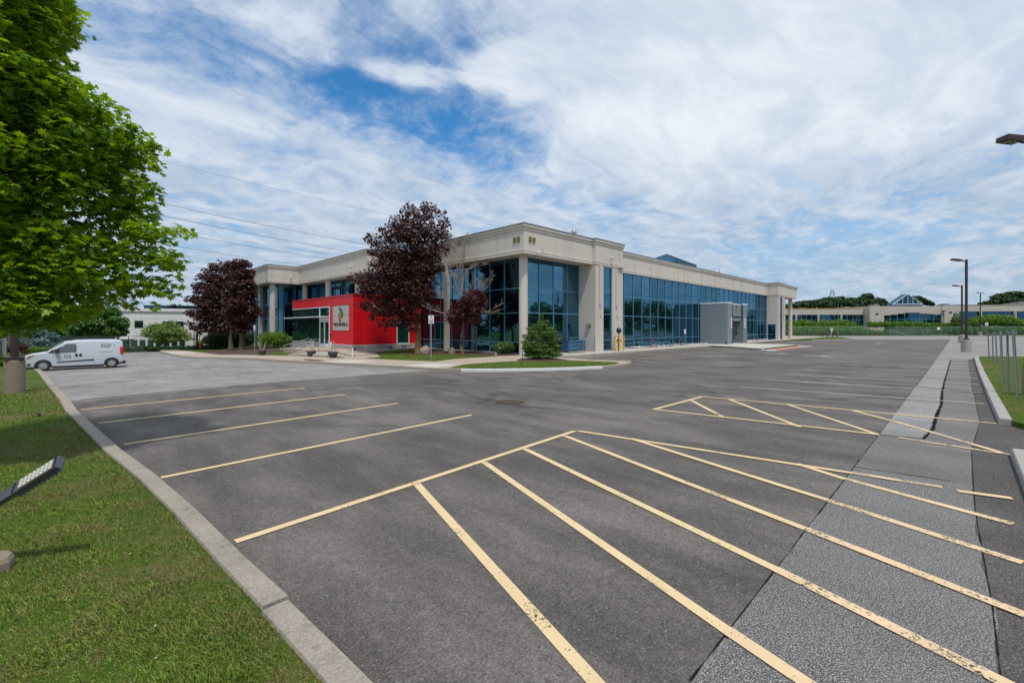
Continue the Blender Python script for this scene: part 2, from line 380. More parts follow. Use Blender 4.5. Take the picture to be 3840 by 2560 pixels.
HYDR = mat('hydrant_paint', (.50, .06, .035), .5, 0)
SIGNW = mat('sign_white', (.75, .75, .75), .5, 0, var=.03)
SIGNK = mat('sign_print_black', (.03, .03, .03), .6, 0, var=0)
SIGNR = mat('sign_print_red', (.6, .03, .03), .6, 0, var=0)
CAMW = mat('camera_white', (.7, .7, .7), .4, 0, var=.02)
BOULDER = mat('pink_boulder', (.34, .23, .18), .9, var=.45, scale=3.5, fine=.2)
TYRE = mat('tyre_rubber', (.02, .019, .018), .85, 0, fine=.1)
RIM = mat('hubcap', (.42, .42, .42), .4, .6, var=.1)
VANW = mat('van_white', (.52, .56, .60), .28, 0, var=.03, scale=1.2)
VANK = mat('van_black_plastic', (.02, .02, .022), .55, 0)
LENS_R = mat('red_lens', (.55, .01, .012), .2, 0)
LENS_O = mat('orange_lens', (.7, .18, .02), .2, 0)
LENS_C = mat('lamp_lens', (.38, .36, .29), .2, 0)
FARWALL = mat('far_precast', (.52, .46, .41), .9, var=.10, scale=.25, fine=.10, fscale=6)
WHITEWALL = mat('white_block_wall', (.80, .76, .75), .9, var=.06, scale=.3)
MESHGREY = None
def chain_mat():
    m, t, b = principled('chain_link', (.34, .46, .43), .5, .3)
    p = pos(t)
    w = t.mapping(p, (1, 1, 1))
    sx = t.new('ShaderNodeSeparateXYZ'); t.l.new(w, sx.inputs[0])
    h = t.math('ADD', sx.outputs[0], t.math('MULTIPLY', sx.outputs[1], -1))
    a1 = t.math('ABSOLUTE', t.math('SINE', t.math('MULTIPLY', t.math('ADD', h, sx.outputs[2]), 38)))
    a2 = t.math('ABSOLUTE', t.math('SINE', t.math('MULTIPLY', t.math('SUBTRACT', h, sx.outputs[2]), 38)))
    k = t.math('LESS_THAN', t.math('MINIMUM', a1, a2), .10)
    tr = t.new('ShaderNodeBsdfTransparent'); mx = t.new('ShaderNodeMixShader')
    t.l.new(k, mx.inputs[0]); t.l.new(tr.outputs[0], mx.inputs[1]); t.l.new(b.outputs[0], mx.inputs[2])
    t.l.new(mx.outputs[0], t.n['Material Output'].inputs['Surface'])
    return m
CHAIN = chain_mat()
# ------------------------------------------------------------------ builders
def link(name, data, m=None, parent=None, loc=(0, 0, 0), rot=(0, 0, 0)):
    o = bpy.data.objects.new(name, data); C.objects.link(o)
    if m is not None and data is not None and not data.materials: data.materials.append(m)
    o.location = loc; o.rotation_euler = rot
    if parent is not None: o.parent = parent
    return o
def tag(o, label, cat, group=None):
    o['label'] = label; o['category'] = cat
    if group: o['group'] = group
    return o
def thing(name, label, cat, loc=(0, 0, 0), rz=0, group=None):
    o = link(name, None, None, None, loc, (0, 0, rz)); return tag(o, label, cat, group)
def struct(o, kind='structure'): o['kind'] = kind; return o

class MB:
    """collects faces into one mesh"""
    def __init__(s): s.v = []; s.f = []; s.sm = []
    def add(s, vs, fs, smooth=False):
        n = len(s.v); s.v += [tuple(v) for v in vs]; s.f += [tuple(i + n for i in f) for f in fs]; s.sm += [smooth] * len(fs)
    def box(s, lo, hi, M=None):
        x0, y0, z0 = lo; x1, y1, z1 = hi
        vs = [Vector(p) for p in ((x0, y0, z0), (x1, y0, z0), (x1, y1, z0), (x0, y1, z0), (x0, y0, z1), (x1, y0, z1), (x1, y1, z1), (x0, y1, z1))]
        if M: vs = [M @ v for v in vs]
        s.add(vs, [(3, 2, 1, 0), (4, 5, 6, 7), (0, 1, 5, 4), (1, 2, 6, 5), (2, 3, 7, 6), (3, 0, 4, 7)])
    def cyl(s, c, r, z0, z1, n=16, r2=None, smooth=True):
        r2 = r if r2 is None else r2
        vs = [(c[0] + rr * math.cos(2 * math.pi * i / n), c[1] + rr * math.sin(2 * math.pi * i / n), z) for z, rr in ((z0, r), (z1, r2)) for i in range(n)]
        s.add(vs, [(i, (i + 1) % n, n + (i + 1) % n, n + i) for i in range(n)], smooth)
        s.add(vs[:n], [tuple(range(n))[::-1]]); s.add(vs[n:], [tuple(range(n))])
    def tube(s, pts, rad, n=6, closed=False):
        pts = [Vector(p) for p in pts]
        if not hasattr(rad, '__len__'): rad = [rad] * len(pts)
        rings = []
        for i, p in enumerate(pts):
            d = (pts[min(i + 1, len(pts) - 1)] - pts[max(i - 1, 0)]).normalized()
            a = d.cross(Vector((0, 0, 1)));
            if a.length < .05: a = d.cross(Vector((1, 0, 0)))
            a.normalize(); b = d.cross(a)
            rings.append([p + (a * math.cos(2 * math.pi * k / n) + b * math.sin(2 * math.pi * k / n)) * rad[i] for k in range(n)])
        vs = [v for r_ in rings for v in r_]; fs = []
        for i in range(len(pts) - 1):
            for k in range(n):
                fs.append((i * n + k, i * n + (k + 1) % n, (i + 1) * n + (k + 1) % n, (i + 1) * n + k))
        s.add(vs, fs, True)
        s.add(rings[0], [tuple(range(n))]); s.add(rings[-1], [tuple(range(n))[::-1]])
    def lathe(s, c, prof, n=20):
        vs = [(c[0] + r * math.cos(2 * math.pi * k / n), c[1] + r * math.sin(2 * math.pi * k / n), c[2] + z) for r, z in prof for k in range(n)]
        fs = [(i * n + k, i * n + (k + 1) % n, (i + 1) * n + (k + 1) % n, (i + 1) * n + k) for i in range(len(prof) - 1) for k in range(n)]
        s.add(vs, fs, True)
    def mesh(s, name):
        me = bpy.data.meshes.new(name); me.from_pydata(s.v, [], s.f); me.polygons.foreach_set('use_smooth', s.sm); me.update(); return me
    def build(s, name, m, parent=None, loc=(0, 0, 0), rot=(0, 0, 0)):
        me = s.mesh(name)
        bm = bmesh.new(); bm.from_mesh(me); bmesh.ops.recalc_face_normals(bm, faces=bm.faces); bm.to_mesh(me); bm.free()
        return link(name, me, m, parent, loc, rot)

_cubes = {}
def cube(m):
    if m.name not in _cubes:
        b = MB(); b.box((-.5, -.5, -.5), (.5, .5, .5)); me = b.mesh('block_' + m.name); me.materials.append(m); _cubes[m.name] = me
    return _cubes[m.name]
def block(name, m, lo, hi, parent=None, rot=(0, 0, 0), origin=None):
    """a box that shares one mesh with all blocks of its material; lo/hi are in the parent's frame"""
    lo, hi = Vector(lo), Vector(hi)
    o = link(name, cube(m), None, parent, (lo + hi) / 2, rot)
    o.scale = [max(abs(h - l), 1e-4) for l, h in zip(lo, hi)]
    return o

def sheet(name, m, poly, z, parent=None, skirt=0.0, kind='structure', bend=True):
    """flat surface with the outline poly, laid on the ground level zg at height z"""
    bm = bmesh.new()
    vs = [bm.verts.new((p[0], p[1], 0)) for p in poly]; bm.faces.new(vs)
    if bend:
        ys = [v[1] for v in poly]; xs = [v[0] for v in poly]
        if max(ys) > 20:
            cuts = [((0, y, 0), (0, 1, 0)) for y in range(20, int(min(max(ys), 80)) + 1, 2) if min(ys) < y < max(ys)]
            cuts += [((x, 0, 0), (1, 0, 0)) for x in range(14, 25) if min(xs) < x < max(xs)]
            for co, no in cuts:
                bmesh.ops.bisect_plane(bm, geom=bm.verts[:] + bm.edges[:] + bm.faces[:], plane_co=co, plane_no=no)
    bmesh.ops.triangulate(bm, faces=[f for f in bm.faces if len(f.verts) > 4])
    for v in bm.verts: v.co.z = z + (zg(v.co.x, v.co.y) if bend else 0)
    bmesh.ops.recalc_face_normals(bm, faces=bm.faces)
    if sum(f.normal.z * f.calc_area() for f in bm.faces) < 0: bmesh.ops.reverse_faces(bm, faces=bm.faces[:])
    if skirt:
        be = [e for e in bm.edges if e.is_boundary]
        r = bmesh.ops.extrude_edge_only(bm, edges=be)
        for v in r['geom']:
            if isinstance(v, bmesh.types.BMVert): v.co.z -= skirt
    me = bpy.data.meshes.new(name); bm.to_mesh(me); bm.free()
    o = link(name, me, m, parent)
    if parent is None and kind: o['kind'] = kind
    return o

_sz = [0]
def stripe(p, q, w, m, parent, z=.008, name='painted_line'):
    _sz[0] = (_sz[0] + 1) % 9; z += .0007 * _sz[0]
    p = Vector((p[0], p[1], 0)); q = Vector((q[0], q[1], 0)); d = (q - p); n = Vector((-d.y, d.x, 0)).normalized() * w / 2
    k = max(1, int(d.length / 2)) if max(p.y, q.y) > 20 else 1
    b = MB(); vs = []
    for i in range(k + 1):
        c = p + d * i / k
        for s_ in (1, -1):
            v = c + n * s_; vs.append((v.x, v.y, zg(v.x, v.y) + z))
    b.add(vs, [(2 * i, 2 * i + 1, 2 * i + 3, 2 * i + 2) for i in range(k)])
    return b.build(name, m, parent)

def resample(path, step):
    out = []; pts = [Vector((p[0], p[1], 0)) for p in path]
    for a, b in zip(pts, pts[1:]):
        n = max(1, round((b - a).length / step))
        out += [a + (b - a) * i / n for i in range(n)]
    return out + [pts[-1]]
def kerb(parent, path, w, h, m, step=3.0, side=1, base=0.0, gap=.006, rnd=None, name='kerb_stone', lift=None, jit=1.0):
    """a line of kerb stones; the path is the road-side foot, side=+1 puts the stone to its left"""
    pts = resample(path, step); rnd = rnd or random.Random(5)
    def nrm(i):
        a = pts[max(i - 1, 0)]; b = pts[min(i + 1, len(pts) - 1)]; d = (b - a).normalized(); return Vector((-d.y, d.x, 0)) * side
    for i in range(len(pts) - 1):
        a, b = pts[i], pts[i + 1]; d = (b - a).normalized()
        a2 = a + d * gap; b2 = b - d * gap; na, nb = nrm(i), nrm(i + 1); dz = jit * rnd.uniform(-.006, .006); ds = jit * rnd.uniform(-.008, .008)
        B = MB(); vs = []
        for p, n in ((a2, na), (b2, nb)):
            z0 = zg(p.x, p.y) + base; p = p + n * ds
            hh = h + dz + (lift(p) if lift else 0)
            for off, z in ((0.0, -.05), (.012, hh - .03), (.03, hh), (w - .01, hh + .004), (w, hh - .02), (w, -.05)):
                q = p + n * off; vs.append((q.x, q.y, z0 + z))
        k = 6
        B.add(vs, [(j, j + 1, k + j + 1, k + j) for j in range(k - 1)] + [tuple(range(k)), tuple(range(k, 2 * k))[::-1]])
        B.build(name, m, parent)

def text_mesh(s, size, depth=.01):
    cu = bpy.data.curves.new('lettering', 'FONT'); cu.body = s; cu.size = size; cu.extrude = depth; cu.offset = size * .012; cu.align_x = 'CENTER'; cu.align_y = 'CENTER'
    cu.resolution_u = 3
    o = bpy.data.objects.new('lettering', cu); C.objects.link(o)
    me = bpy.data.meshes.new_from_object(o.evaluated_get(bpy.context.evaluated_depsgraph_get()))
    bpy.data.objects.remove(o); bpy.data.curves.remove(cu)
    return me
def text(name, s, size, m, parent, loc, facing, depth=.01, squash=1.0):
    """lettering standing upright; facing '-x', '-y' or an angle the front looks towards"""
    me = text_mesh(s, size, depth); me.materials.clear(); me.materials.append(m)
    rz = {'-x': R(-90), '-y': 0}.get(facing, facing)
    o = link(name, me, None, parent, loc, (R(90), 0, rz)); o.scale = (squash, 1, 1)
    return o

def bulk(name, V, Fk, nper, m, parent=None, loc=(0, 0, 0)):
    """V: (n,k,3) islands of k vertices; Fk: faces of one island"""
    n, k, _ = V.shape
    me = bpy.data.meshes.new(name)
    fl = np.array([len(f) for f in Fk]); idx = np.concatenate([np.array(f) for f in Fk])
    loops = (idx[None, :] + (np.arange(n) * k)[:, None]).ravel()
    starts = np.concatenate([[0], np.cumsum(np.tile(fl, n))[:-1]])
    me.vertices.add(n * k); me.vertices.foreach_set('co', V.reshape(-1).astype(np.float32))
    me.loops.add(len(loops)); me.loops.foreach_set('vertex_index', loops.astype(np.int32))
    me.polygons.add(len(starts)); me.polygons.foreach_set('loop_start', starts.astype(np.int32))
    me.polygons.foreach_set('loop_total', np.tile(fl, n).astype(np.int32))
    me.update(calc_edges=True); me.validate()
    return link(name, me, m, parent, loc)

KITE = (np.array([(0, -.5, 0), (.32, -.02, .05), (0, .55, -.06), (-.32, -.02, .05)]), [(0, 1, 2, 3)])
_a = []
for ang, r_ in ((-90, .12), (-62, .34), (-30, .24), (-8, .50), (22, .26), (48, .46), (68, .30), (90, .58), (112, .30), (132, .46), (158, .26), (188, .50), (210, .24), (242, .34)):
    _a.append((r_ * math.cos(R(ang)), r_ * math.sin(R(ang)), -.10 * r_ * (1 if abs(r_) > .3 else -1)))
MAPLE = (np.array([(0, -.02, .03)] + _a), [(0, i + 1, (i + 1) % 14 + 1) for i in range(14)])
NEEDLES = (np.array([(-.04, -.5, 0), (.04, -.5, 0), (.10, .3, .02), (0, .6, -.05), (-.10, .3, .02)]), [(0, 1, 2, 3, 4)])

def leaf_cloud(name, clumps, n, size, m, parent, seed=1, shape=KITE, up=.75, shell=.55, loc=(0, 0, 0), svar=.35, droop=0.0):
    rng = np.random.default_rng(seed)
    cl = np.array([c[:6] for c in clumps], float); w = np.array([c[6] if len(c) > 6 else c[3] * c[4] * c[5] for c in clumps], float); w /= w.sum()
    ci = rng.choice(len(cl), n, p=w)
    d = rng.normal(size=(n, 3)); d /= np.linalg.norm(d, axis=1)[:, None]
    r_ = rng.random(n) ** (1 / 3.); r_ = shell + (1 - shell) * r_ if shell > 0 else r_
    r_ = np.where(rng.random(n) < .22, rng.random(n) ** .5, r_)
    P = cl[ci, :3] + d * r_[:, None] * cl[ci, 3:6] * (1 + rng.normal(size=(n, 1)) * .07)
    N = d * (1 - up) + np.array([0, 0, 1]) * up + rng.normal(size=(n, 3)) * .38
    N /= np.linalg.norm(N, axis=1)[:, None]
    out = d.copy(); out[:, 2] = -.25 - droop + rng.normal(size=n) * .3; out += rng.normal(size=(n, 3)) * .5
    Y = out - (out * N).sum(1)[:, None] * N; Y /= np.linalg.norm(Y, axis=1)[:, None] + 1e-9
    X = np.cross(Y, N)
    S = size * (1 - svar + 2 * svar * rng.random(n))
    L, Fk = shape
    V = P[:, None, :] + S[:, None, None] * (L[None, :, 0:1] * X[:, None, :] + L[None, :, 1:2] * Y[:, None, :] + L[None, :, 2:3] * N[:, None, :])
    o = bulk(name, V, Fk, len(L), m, parent, loc); o['kind'] = 'stuff'
    return o

def lump(b, c, r, rnd, flat=.6, n=7):
    """one irregular stone"""
    vs = []; rows = 4
    for i in range(rows):
        ph = -1.1 + 2.4 * i / (rows - 1)
        for k in range(n):
            a = 2 * math.pi * k / n; q = r * rnd.uniform(.82, 1.15)
            vs.append((c[0] + q * math.cos(ph) * math.cos(a), c[1] + q * math.cos(ph) * math.sin(a), c[2] + q * flat * math.sin(ph)))
    fs = [(i * n + k, i * n + (k + 1) % n, (i + 1) * n + (k + 1) % n, (i + 1) * n + k) for i in range(rows - 1) for k in range(n)]
    b.add(vs, fs + [tuple(range(n))[::-1], tuple(range((rows - 1) * n, rows * n))], False)

def trunk_pts(base, top, rnd, wob=.15, n=6):
    base, top = Vector(base), Vector(top)
    return [base.lerp(top, i / (n - 1)) + (Vector((rnd.uniform(-wob, wob), rnd.uniform(-wob, wob), 0)) if 0 < i < n - 1 else Vector((0, 0, 0))) for i in range(n)]
def make_tree(name, label, cat, base, clumps, nleaf, lsize, leaf, r0, seed, group=None, bark=None, shape=KITE, fork=None, up=.75, shell=.55, limbs=7, droop=0.0):
    """trunk, limbs reaching into the clumps, and a crown of separate leaves; clumps are given relative to the base"""
    rnd = random.Random(seed); t = thing(name, label, cat, base, 0, group); bark = bark or BARK
    zt = max(c[2] + c[5] for c in clumps); zl = min(c[2] - c[5] for c in clumps)
    fz = fork if fork else max(zl, .18 * zt)
    top = (rnd.uniform(-.2, .2), rnd.uniform(-.2, .2), zt * .86)
    pts = trunk_pts((0, 0, -.3), top, rnd, .12, 7)
    b = MB(); b.tube([(0, 0, -.3), (0, 0, .05)] + pts[1:], [r0 * 1.6, r0 * 1.25] + [r0 * (1 - .86 * i / 6) for i in range(1, 7)], 9); b.build('trunk', bark, t)
    order = sorted(clumps, key=lambda c: -c[3] * c[4] * c[5])[:limbs]
    for c in order:
        z0 = min(max(fz, c[2] - c[5] * .6 - abs(c[0]) * .3), zt * .8); f = z0 / (zt * .86)
        p0 = Vector((top[0] * f, top[1] * f, z0)); p1 = Vector(c[:3])
        mid = p0.lerp(p1, .5) + Vector((rnd.uniform(-.2, .2), rnd.uniform(-.2, .2), -.12 * (p1 - p0).length))
        rr = r0 * .38
        b = MB(); b.tube([p0, mid, p1], [rr, rr * .6, rr * .18], 6); b.build('limb', bark, t)
    leaf_cloud('crown', clumps, nleaf, lsize, leaf, t, seed, shape, up, shell, droop=droop)
    return t
def crown_clumps(rx, rz, z0, n, seed, rmin=.28, rmax=.45, taper=.0, ry=None, flat=.7):
    """clumps spread through a rounded crown of half width rx and height rz starting at z0"""
    rnd = random.Random(seed); out = []; ry = ry or rx
    for i in range(n):
        v = (i + .5) / n; z = z0 + rz * (.10 + .84 * v)
        env = math.sin(math.pi * min(1, max(.0, .14 + .80 * v))) ** .6 * (1 - taper * v)
        a = i * 2.399 + rnd.uniform(-.5, .5); q = rnd.uniform(.35, .72)
        s = rnd.uniform(rmin, rmax)
        out.append((rx * env * q * math.cos(a), ry * env * q * math.sin(a), z, rx * s * (.6 + .5 * env), ry * s * (.6 + .5 * env), rz * s * flat * .62))
    return out
# ------------------------------------------------------------------ ground, lot, kerbs, walks
rnd = random.Random(7)
def jag(path, step, amp, seed=1):
    r_ = random.Random(seed); pts = resample(path, step)
    return [(p.x + r_.uniform(-amp, amp), p.y + r_.uniform(-amp, amp)) if 0 < i < len(pts) - 1 else (p.x, p.y) for i, p in enumerate(pts)]

struct(sheet('ground', LAWN_G, [(-1500, -1500), (1500, -1500), (1500, 1500), (-1500, 1500)], -.10))
KL = [(1.75, -6), (1.62, -2), (1.46, 1.5), (1.39, 2.87), (1.32, 3.95), (1.25, 5.02), (1.14, 6.74), (.97, 8.69), (.70, 11.02), (.47, 13.62), (.19, 16.88), (-.03, 20.9),
      (-.57, 29.5), (-1.05, 37.4), (-1.4, 41.4), (-1.74, 43.9), (-2.2, 52), (-3.2, 76)]
lot = sheet('parking_lot', ASPH_OLD, [(1.8, -60)] + KL + [(12, 74), (40, 76), (40, 36), (122, 36), (142, 27), (161, 9), (205, -25), (205, -60)], -.012)
seam_r = [(3.0, 1.31), (9.6, 1.33), (19.8, 1.37), (27, 1.38), (38, 1.43), (45.7, 1.49), (62.7, 1.57), (76.8, 1.63), (123, 1.9)]
seam_l = [(26, 21.2), (14.6, 20.9), (13.7, 21.2), (7.7, 21.4), (5.2, 21.4), (.43, 20.9), (-.03, 20.4)]
kl_new = [p for p in KL if 1.4 < p[1] < 20.4]
new_poly = jag(seam_r, .8, .03, 3) + [(110, 14.9), (98, 22.8), (60, 22.8)] + jag(seam_l, .7, .04, 4) + kl_new[::-1] + [(1.46, 1.4)]
new = sheet('asphalt', ASPH_NEW, new_poly, 0.0)
struct(sheet('coarse_strip', ASPH_ROUGH, [(-4, 1.30)] + [(p[0], p[1] - .015) for p in jag([(1.4, 1.31), (3, 1.31), (9.62, 1.33)], .5, .025, 8)] + [(9.72, .6), (9.80, -.08)] + jag([(8.5, -.10), (6.6, -.12), (5.7, -.17), (4.5, -.18), (-4, -.2)], .35, .03, 9), .001))
struct(sheet('patched_strip', ASPH_PATCH, [(9.64, 1.32), (12.93, 1.34), (13.08, .58), (16.5, .5), (16.5, -.28), (12.6, -.10), (9.81, -.08)], .001))
struct(sheet('pale_strip', ASPH_OLD, [(12.95, 1.34)] + jag([(15.1, 1.36), (19.8, 1.36), (27, 1.37), (38, 1.42), (45.8, 1.49)], .9, .03, 12) + [(45.85, .70), (33.75, .64), (27.2, .61), (19.3, .5), (14.5, .52), (13.1, .56)], .003))
struct(sheet('worn_strip', ASPH_PATCH, [(16.5, .5), (19.3, .48), (27.2, .59), (33.75, .62), (45.85, .68), (46.7, -.2)] + jag([(34.6, -.21), (27, -.22), (20, -.26), (16.5, -.28)], .8, .02, 13), .002))
struct(sheet('kerb_side_strip', ASPH_EDGE, [(-4, -.19), (4.5, -.17), (5.7, -.16), (6.6, -.11), (8.5, -.09), (12.6, -.09), (16.5, -.27), (20, -.25), (27, -.21), (46.7, -.19), (50, -.56), (16.4, -.62), (16.4, -9), (12.5, -9), (12.5, -.62), (-4, -.62)], -.002))
def ribbon(name, pts, w0, w1, m, z, seed=1, step=.12):
    r_ = random.Random(seed); P_ = resample(pts, step); vs = []
    for i, p in enumerate(P_):
        w = r_.uniform(w0, w1) / 2; q = P_[min(i + 1, len(P_) - 1)] - P_[max(i - 1, 0)]; n = Vector((-q.y, q.x, 0)).normalized()
        for s_ in (1, -1): v = p + n * w * s_; vs.append((v.x, v.y, z + zg(v.x, v.y)))
    b = MB(); b.add(vs, [(2 * i, 2 * i + 1, 2 * i + 3, 2 * i + 2) for i in range(len(P_) - 1)])
    o = b.build(name, m); o['kind'] = 'structure'; return o
ribbon('tar_joint', [(3.0, 1.31), (9.6, 1.33), (19.8, 1.37), (45.7, 1.48)], .002, .018, TAR, .005, 2)
ribbon('tar_crack_seal', [(13.05, .62), (13.3, .60), (14.5, .52), (16.5, .53), (19.3, .50), (23.1, .58), (27.2, .61), (33.7, .64), (45.8, .70)], .03, .10, TAR, .006, 3, .14)
ribbon('tar_joint', [(9.6, 1.3), (9.78, .15)], .01, .03, TAR, .006, 4)
ribbon('tar_joint', [(12.94, 1.33), (13.08, .6)], .01, .03, TAR, .006, 5)
ribbon('tar_joint', [(4.3, -.18), (5.7, -.17), (8.5, -.1), (12.5, -.1), (16.5, -.28), (27, -.22), (46.7, -.2)], .002, .015, TAR, .005, 6)
ribbon('tar_joint', [(61.2, 1.5), (61.2, -5.5)], .10, .14, TAR, .003, 7)
for q_ in (((.5, 33), (6, 34.6), (10, 33)), ((2, 27.5), (6, 26.8), (9, 27.6)), ((3, 45), (7, 43.5), (9.5, 44)), ((1, 50), (5, 52), (8, 51))):
    ribbon('tar_joint', q_, .01, .05, TAR, .0, 8)

# painted lines
L_ = lambda a, b, m=YEL, w=.115: stripe(a, b, w, m, new)
for a, b in (((1.04, 9.01), (7.82, 9.48)), ((.79, 12.10), (7.39, 12.58)), ((.53, 15.21), (7.0, 15.54)), ((.25, 18.07), (6.62, 18.33))): L_(a, b)
L_((1.32, 5.73), (8.31, 6.33))
J = 1.33
def cross(a, m_, b):                       # across the seam: crisp on the new surface, worn on the old
    L_(a, m_); stripe(m_, b, .125, YEL_W, lot, .010)
cross((8.36, 6.27), (9.14, J), (9.29, .23)); stripe((9.23, .07), (9.37, -.47), .12, YEL_W, lot, .010)
L_((3.79, 5.92), (2.45, 1.5)); stripe((2.42, 1.45), (1.9, -.6), .12, YEL_W, lot, .010)
cross((5.24, 6.00), (3.70, J), (3.15, -.5))
cross((6.38, 6.09), (4.98, J), (4.40, -.42))
cross((7.77, 6.20), (6.22, J), (5.62, -.45))
cross((8.59, 5.03), (7.47, J), (6.90, -.42))
cross((9.09, 2.07), (8.72, J), (8.17, -.42))
L_((12.10, 6.37), (15.60, 6.37))
cross((15.56, 6.32), (16.2, J), (16.42, -.75))
L_((12.14, 6.35), (12.86, J)); stripe((12.80, 1.0), (12.66, .25), .10, YEL_W, lot, .010); stripe((12.66, .18), (12.55, -.62), .10, YEL_W, lot, .010)
L_((14.51, 6.30), (12.42, 4.52)); L_((15.71, 5.56), (12.50, 2.78)); L_((15.94, 3.92), (12.88, 1.38))
L_((16.07, 2.28), (15.02, J)); stripe((15.0, 1.3), (12.60, -.55), .12, YEL_W, lot, .010)
xs_ = [19.21, 22.62, 26.09, 29.25, 32.42, 35.39, 38.33, 41.3] + [44.3 + 3.08 * i for i in range(20)]
for i, x in enumerate(xs_):
    L_((x, 6.38), (x + .82, 1.42), YEL_P, .10)
    if i < 8: stripe((x + .83, 1.38), (x + 1.10, -.44), .10, YEL_P, lot, .012)
for i in range(7): stripe((28.67 + 2.92 * i, 14.85 - .12 * i), (29.05 + 3.15 * i, 21.45), .10, YEL_P, new)
for i in range(7): stripe((70.2 + 3.1 * i, 15.5), (70.6 + 3.1 * i, 21.9), .10, YEL_P, new)
for a, b in (((.1, 20.1), (5.9, 21.25)), ((-.1, 23.6), (6.0, 24.3)), ((-.3, 27.0), (5.8, 27.6)), ((-.5, 30.4), (5.6, 31)), ((-.7, 33.8), (5.4, 34.4)), ((-1.3, 44.5), (5.2, 45.0))):
    stripe(a, b, .10, YEL_F, lot, .006)
def arrow(cx, cy, ang, s):
    b = MB(); pts = [(-1.0, -.10), (.1, -.10), (.1, -.36), (1.0, 0), (.1, .36), (.1, .10), (-1.0, .10)]
    b.add([(cx + s * (x * math.cos(ang) - y * math.sin(ang)), cy + s * (x * math.sin(ang) + y * math.cos(ang)), .008) for x, y in pts], [(0, 1, 5, 6), (1, 2, 3), (3, 4, 5), (1, 3, 5)])
    b.build('painted_arrow', YEL_P, new)
arrow(45.6, 11.9, R(-52), 1.15); arrow(44.4, 8.5, R(-75), 1.3); stripe((45.9, 7.9), (45.8, 6.6), .10, YEL_P, new); arrow(86, 9, R(180), 1.3)
for i in range(5):
    arrow(118 + 6 * i, 20 - 7 * i, R(30), 1.5)
# a scrap of yellow tape lying on the coarse strip
tag(block('tape_scrap', mat('yellow_tape', (.75, .62, .03), .5), (3.72, .12, .004), (3.86, .135, .010), None), 'small scrap of bright yellow tape lying on the coarse grey strip', 'litter')

# manhole grate
mh = thing('manhole_cover', 'round dark iron grate set in the asphalt in the middle of the lot', 'manhole', (10.05, 10.27, .0))
b = MB(); b.cyl((0, 0), .46, -.02, .006, 32); b.build('frame', mat('rust_iron', (.06, .045, .035), .7, .4, fine=.3), mh)
IRON = MATS['rust_iron']
WORN = mat('worn_iron', (.20, .15, .10), .5, .5, fine=.3)
for i in range(9):
    x = -.36 + i * .09; hw = math.sqrt(max(0, .39 ** 2 - x * x)) - .01
    for k in range(-4, 5):
        y = k * .09
        if abs(y) < hw: block('grate_lug', WORN, (x - .028, y - .03, .006), (x + .028, y + .03, .020), mh)

# left kerb and lawn
kerbL = struct(link('kerb', None))
kerb(kerbL, [p for p in KL if p[1] <= 3.96], .235, .145, KERB, 9, 1, gap=.0, jit=0)
kerb(kerbL, [(1.335, 3.99)] + [p for p in KL if 4 < p[1] < 17], .235, .155, KERB, 9, 1, gap=0, jit=0)
kerb(kerbL, [p for p in KL if 16 < p[1]], .26, .14, KERB_TAN, 2.6, 1, rnd=random.Random(4))
lawnL = struct(sheet('lawn', LAWN, [(x - .21, y) for x, y in KL] + [(-40, 76), (-40, -6)], .125))
# right kerbs and lawn strip
KR = [(16.35, -.60), (23.5, -.55), (29.4, -.52), (38.5, -.50), (49.6, -.52), (51.2, -.75), (52.4, -1.5), (53.3, -3.2), (53.6, -8.5)]
kerb(kerbL, [(52 - 52 + 1.9, -.62), (12.5, -.60)], .30, .15, PLAINC, 3.0, -1, rnd=random.Random(6))
kerb(kerbL, KR, .24, .15, PLAINC, 3.0, -1, rnd=random.Random(7))
struct(sheet('lawn', LAWN, [(16.4, -.80), (49.4, -.72), (51.0, -.92), (52.2, -1.6), (53.1, -3.3), (53.4, -9), (16.0, -9), (15.3, -3), (15.5, -1.2)], .125, skirt=.2))
struct(sheet('lawn', LAWN, [(1.9, -.84), (12.5, -.82), (12.5, -9), (1.9, -9)], .125, skirt=.2))

# building-side kerb, sidewalk slabs
KB1 = [(8.3, 73), (7.8, 66), (7.5, 52.5), (8.1, 48.6), (9.4, 45.8), (10.9, 41.5), (11.5, 36.2), (12.05, 33.7)]
KB2 = [(12.05, 33.7), (12.5, 31.8), (12.7, 30.1), (13.35, 27.1), (14.0, 23.6), (14.45, 20.9), (15.1, 19.2)]
KB3 = [(15.1, 19.2), (15.5, 18.6), (16.3, 17.85), (17.4, 17.0), (18.6, 16.25), (20.2, 15.4), (22.0, 14.75)]
KB4 = [(22.0, 14.75), (23.2, 14.6), (24.4, 14.75), (25.6, 15.05), (26.5, 15.5), (26.75, 16.1), (26.4, 17), (26.1, 18.4), (26.15, 20.6), (26.6, 21.6), (27.6, 22.0), (29.8, 21.95)]
KB5 = [(29.8, 21.95), (57.4, 21.95), (54.6, 18.4), (52.6, 16.0), (51.9, 14.9)]
KB6 = [(66.4, 14.9), (67.6, 15.6), (68.6, 21.6), (69.6, 22.1), (92.5, 22.6), (107.6, 22.6)]
walkpoly = KB1 + KB2[1:] + KB3[1:] + KB4[1:] + KB5[1:] + [(66.0, 14.9)] + KB6[1:] + [(131, 22.6), (131, 48), (30, 80), (9, 80)]
def inset(poly, d):
    out = []; n = len(poly)
    for i in range(n):
        a, b_ = Vector(poly[i - 1]), Vector(poly[(i + 1) % n]); t_ = (b_ - a).normalized(); out.append((poly[i][0] - t_.y * d, poly[i][1] + t_.x * d))
    return out
walk = sheet('sidewalk', WALK, inset(walkpoly, .10), .135)
kerbB = struct(link('kerb', None))
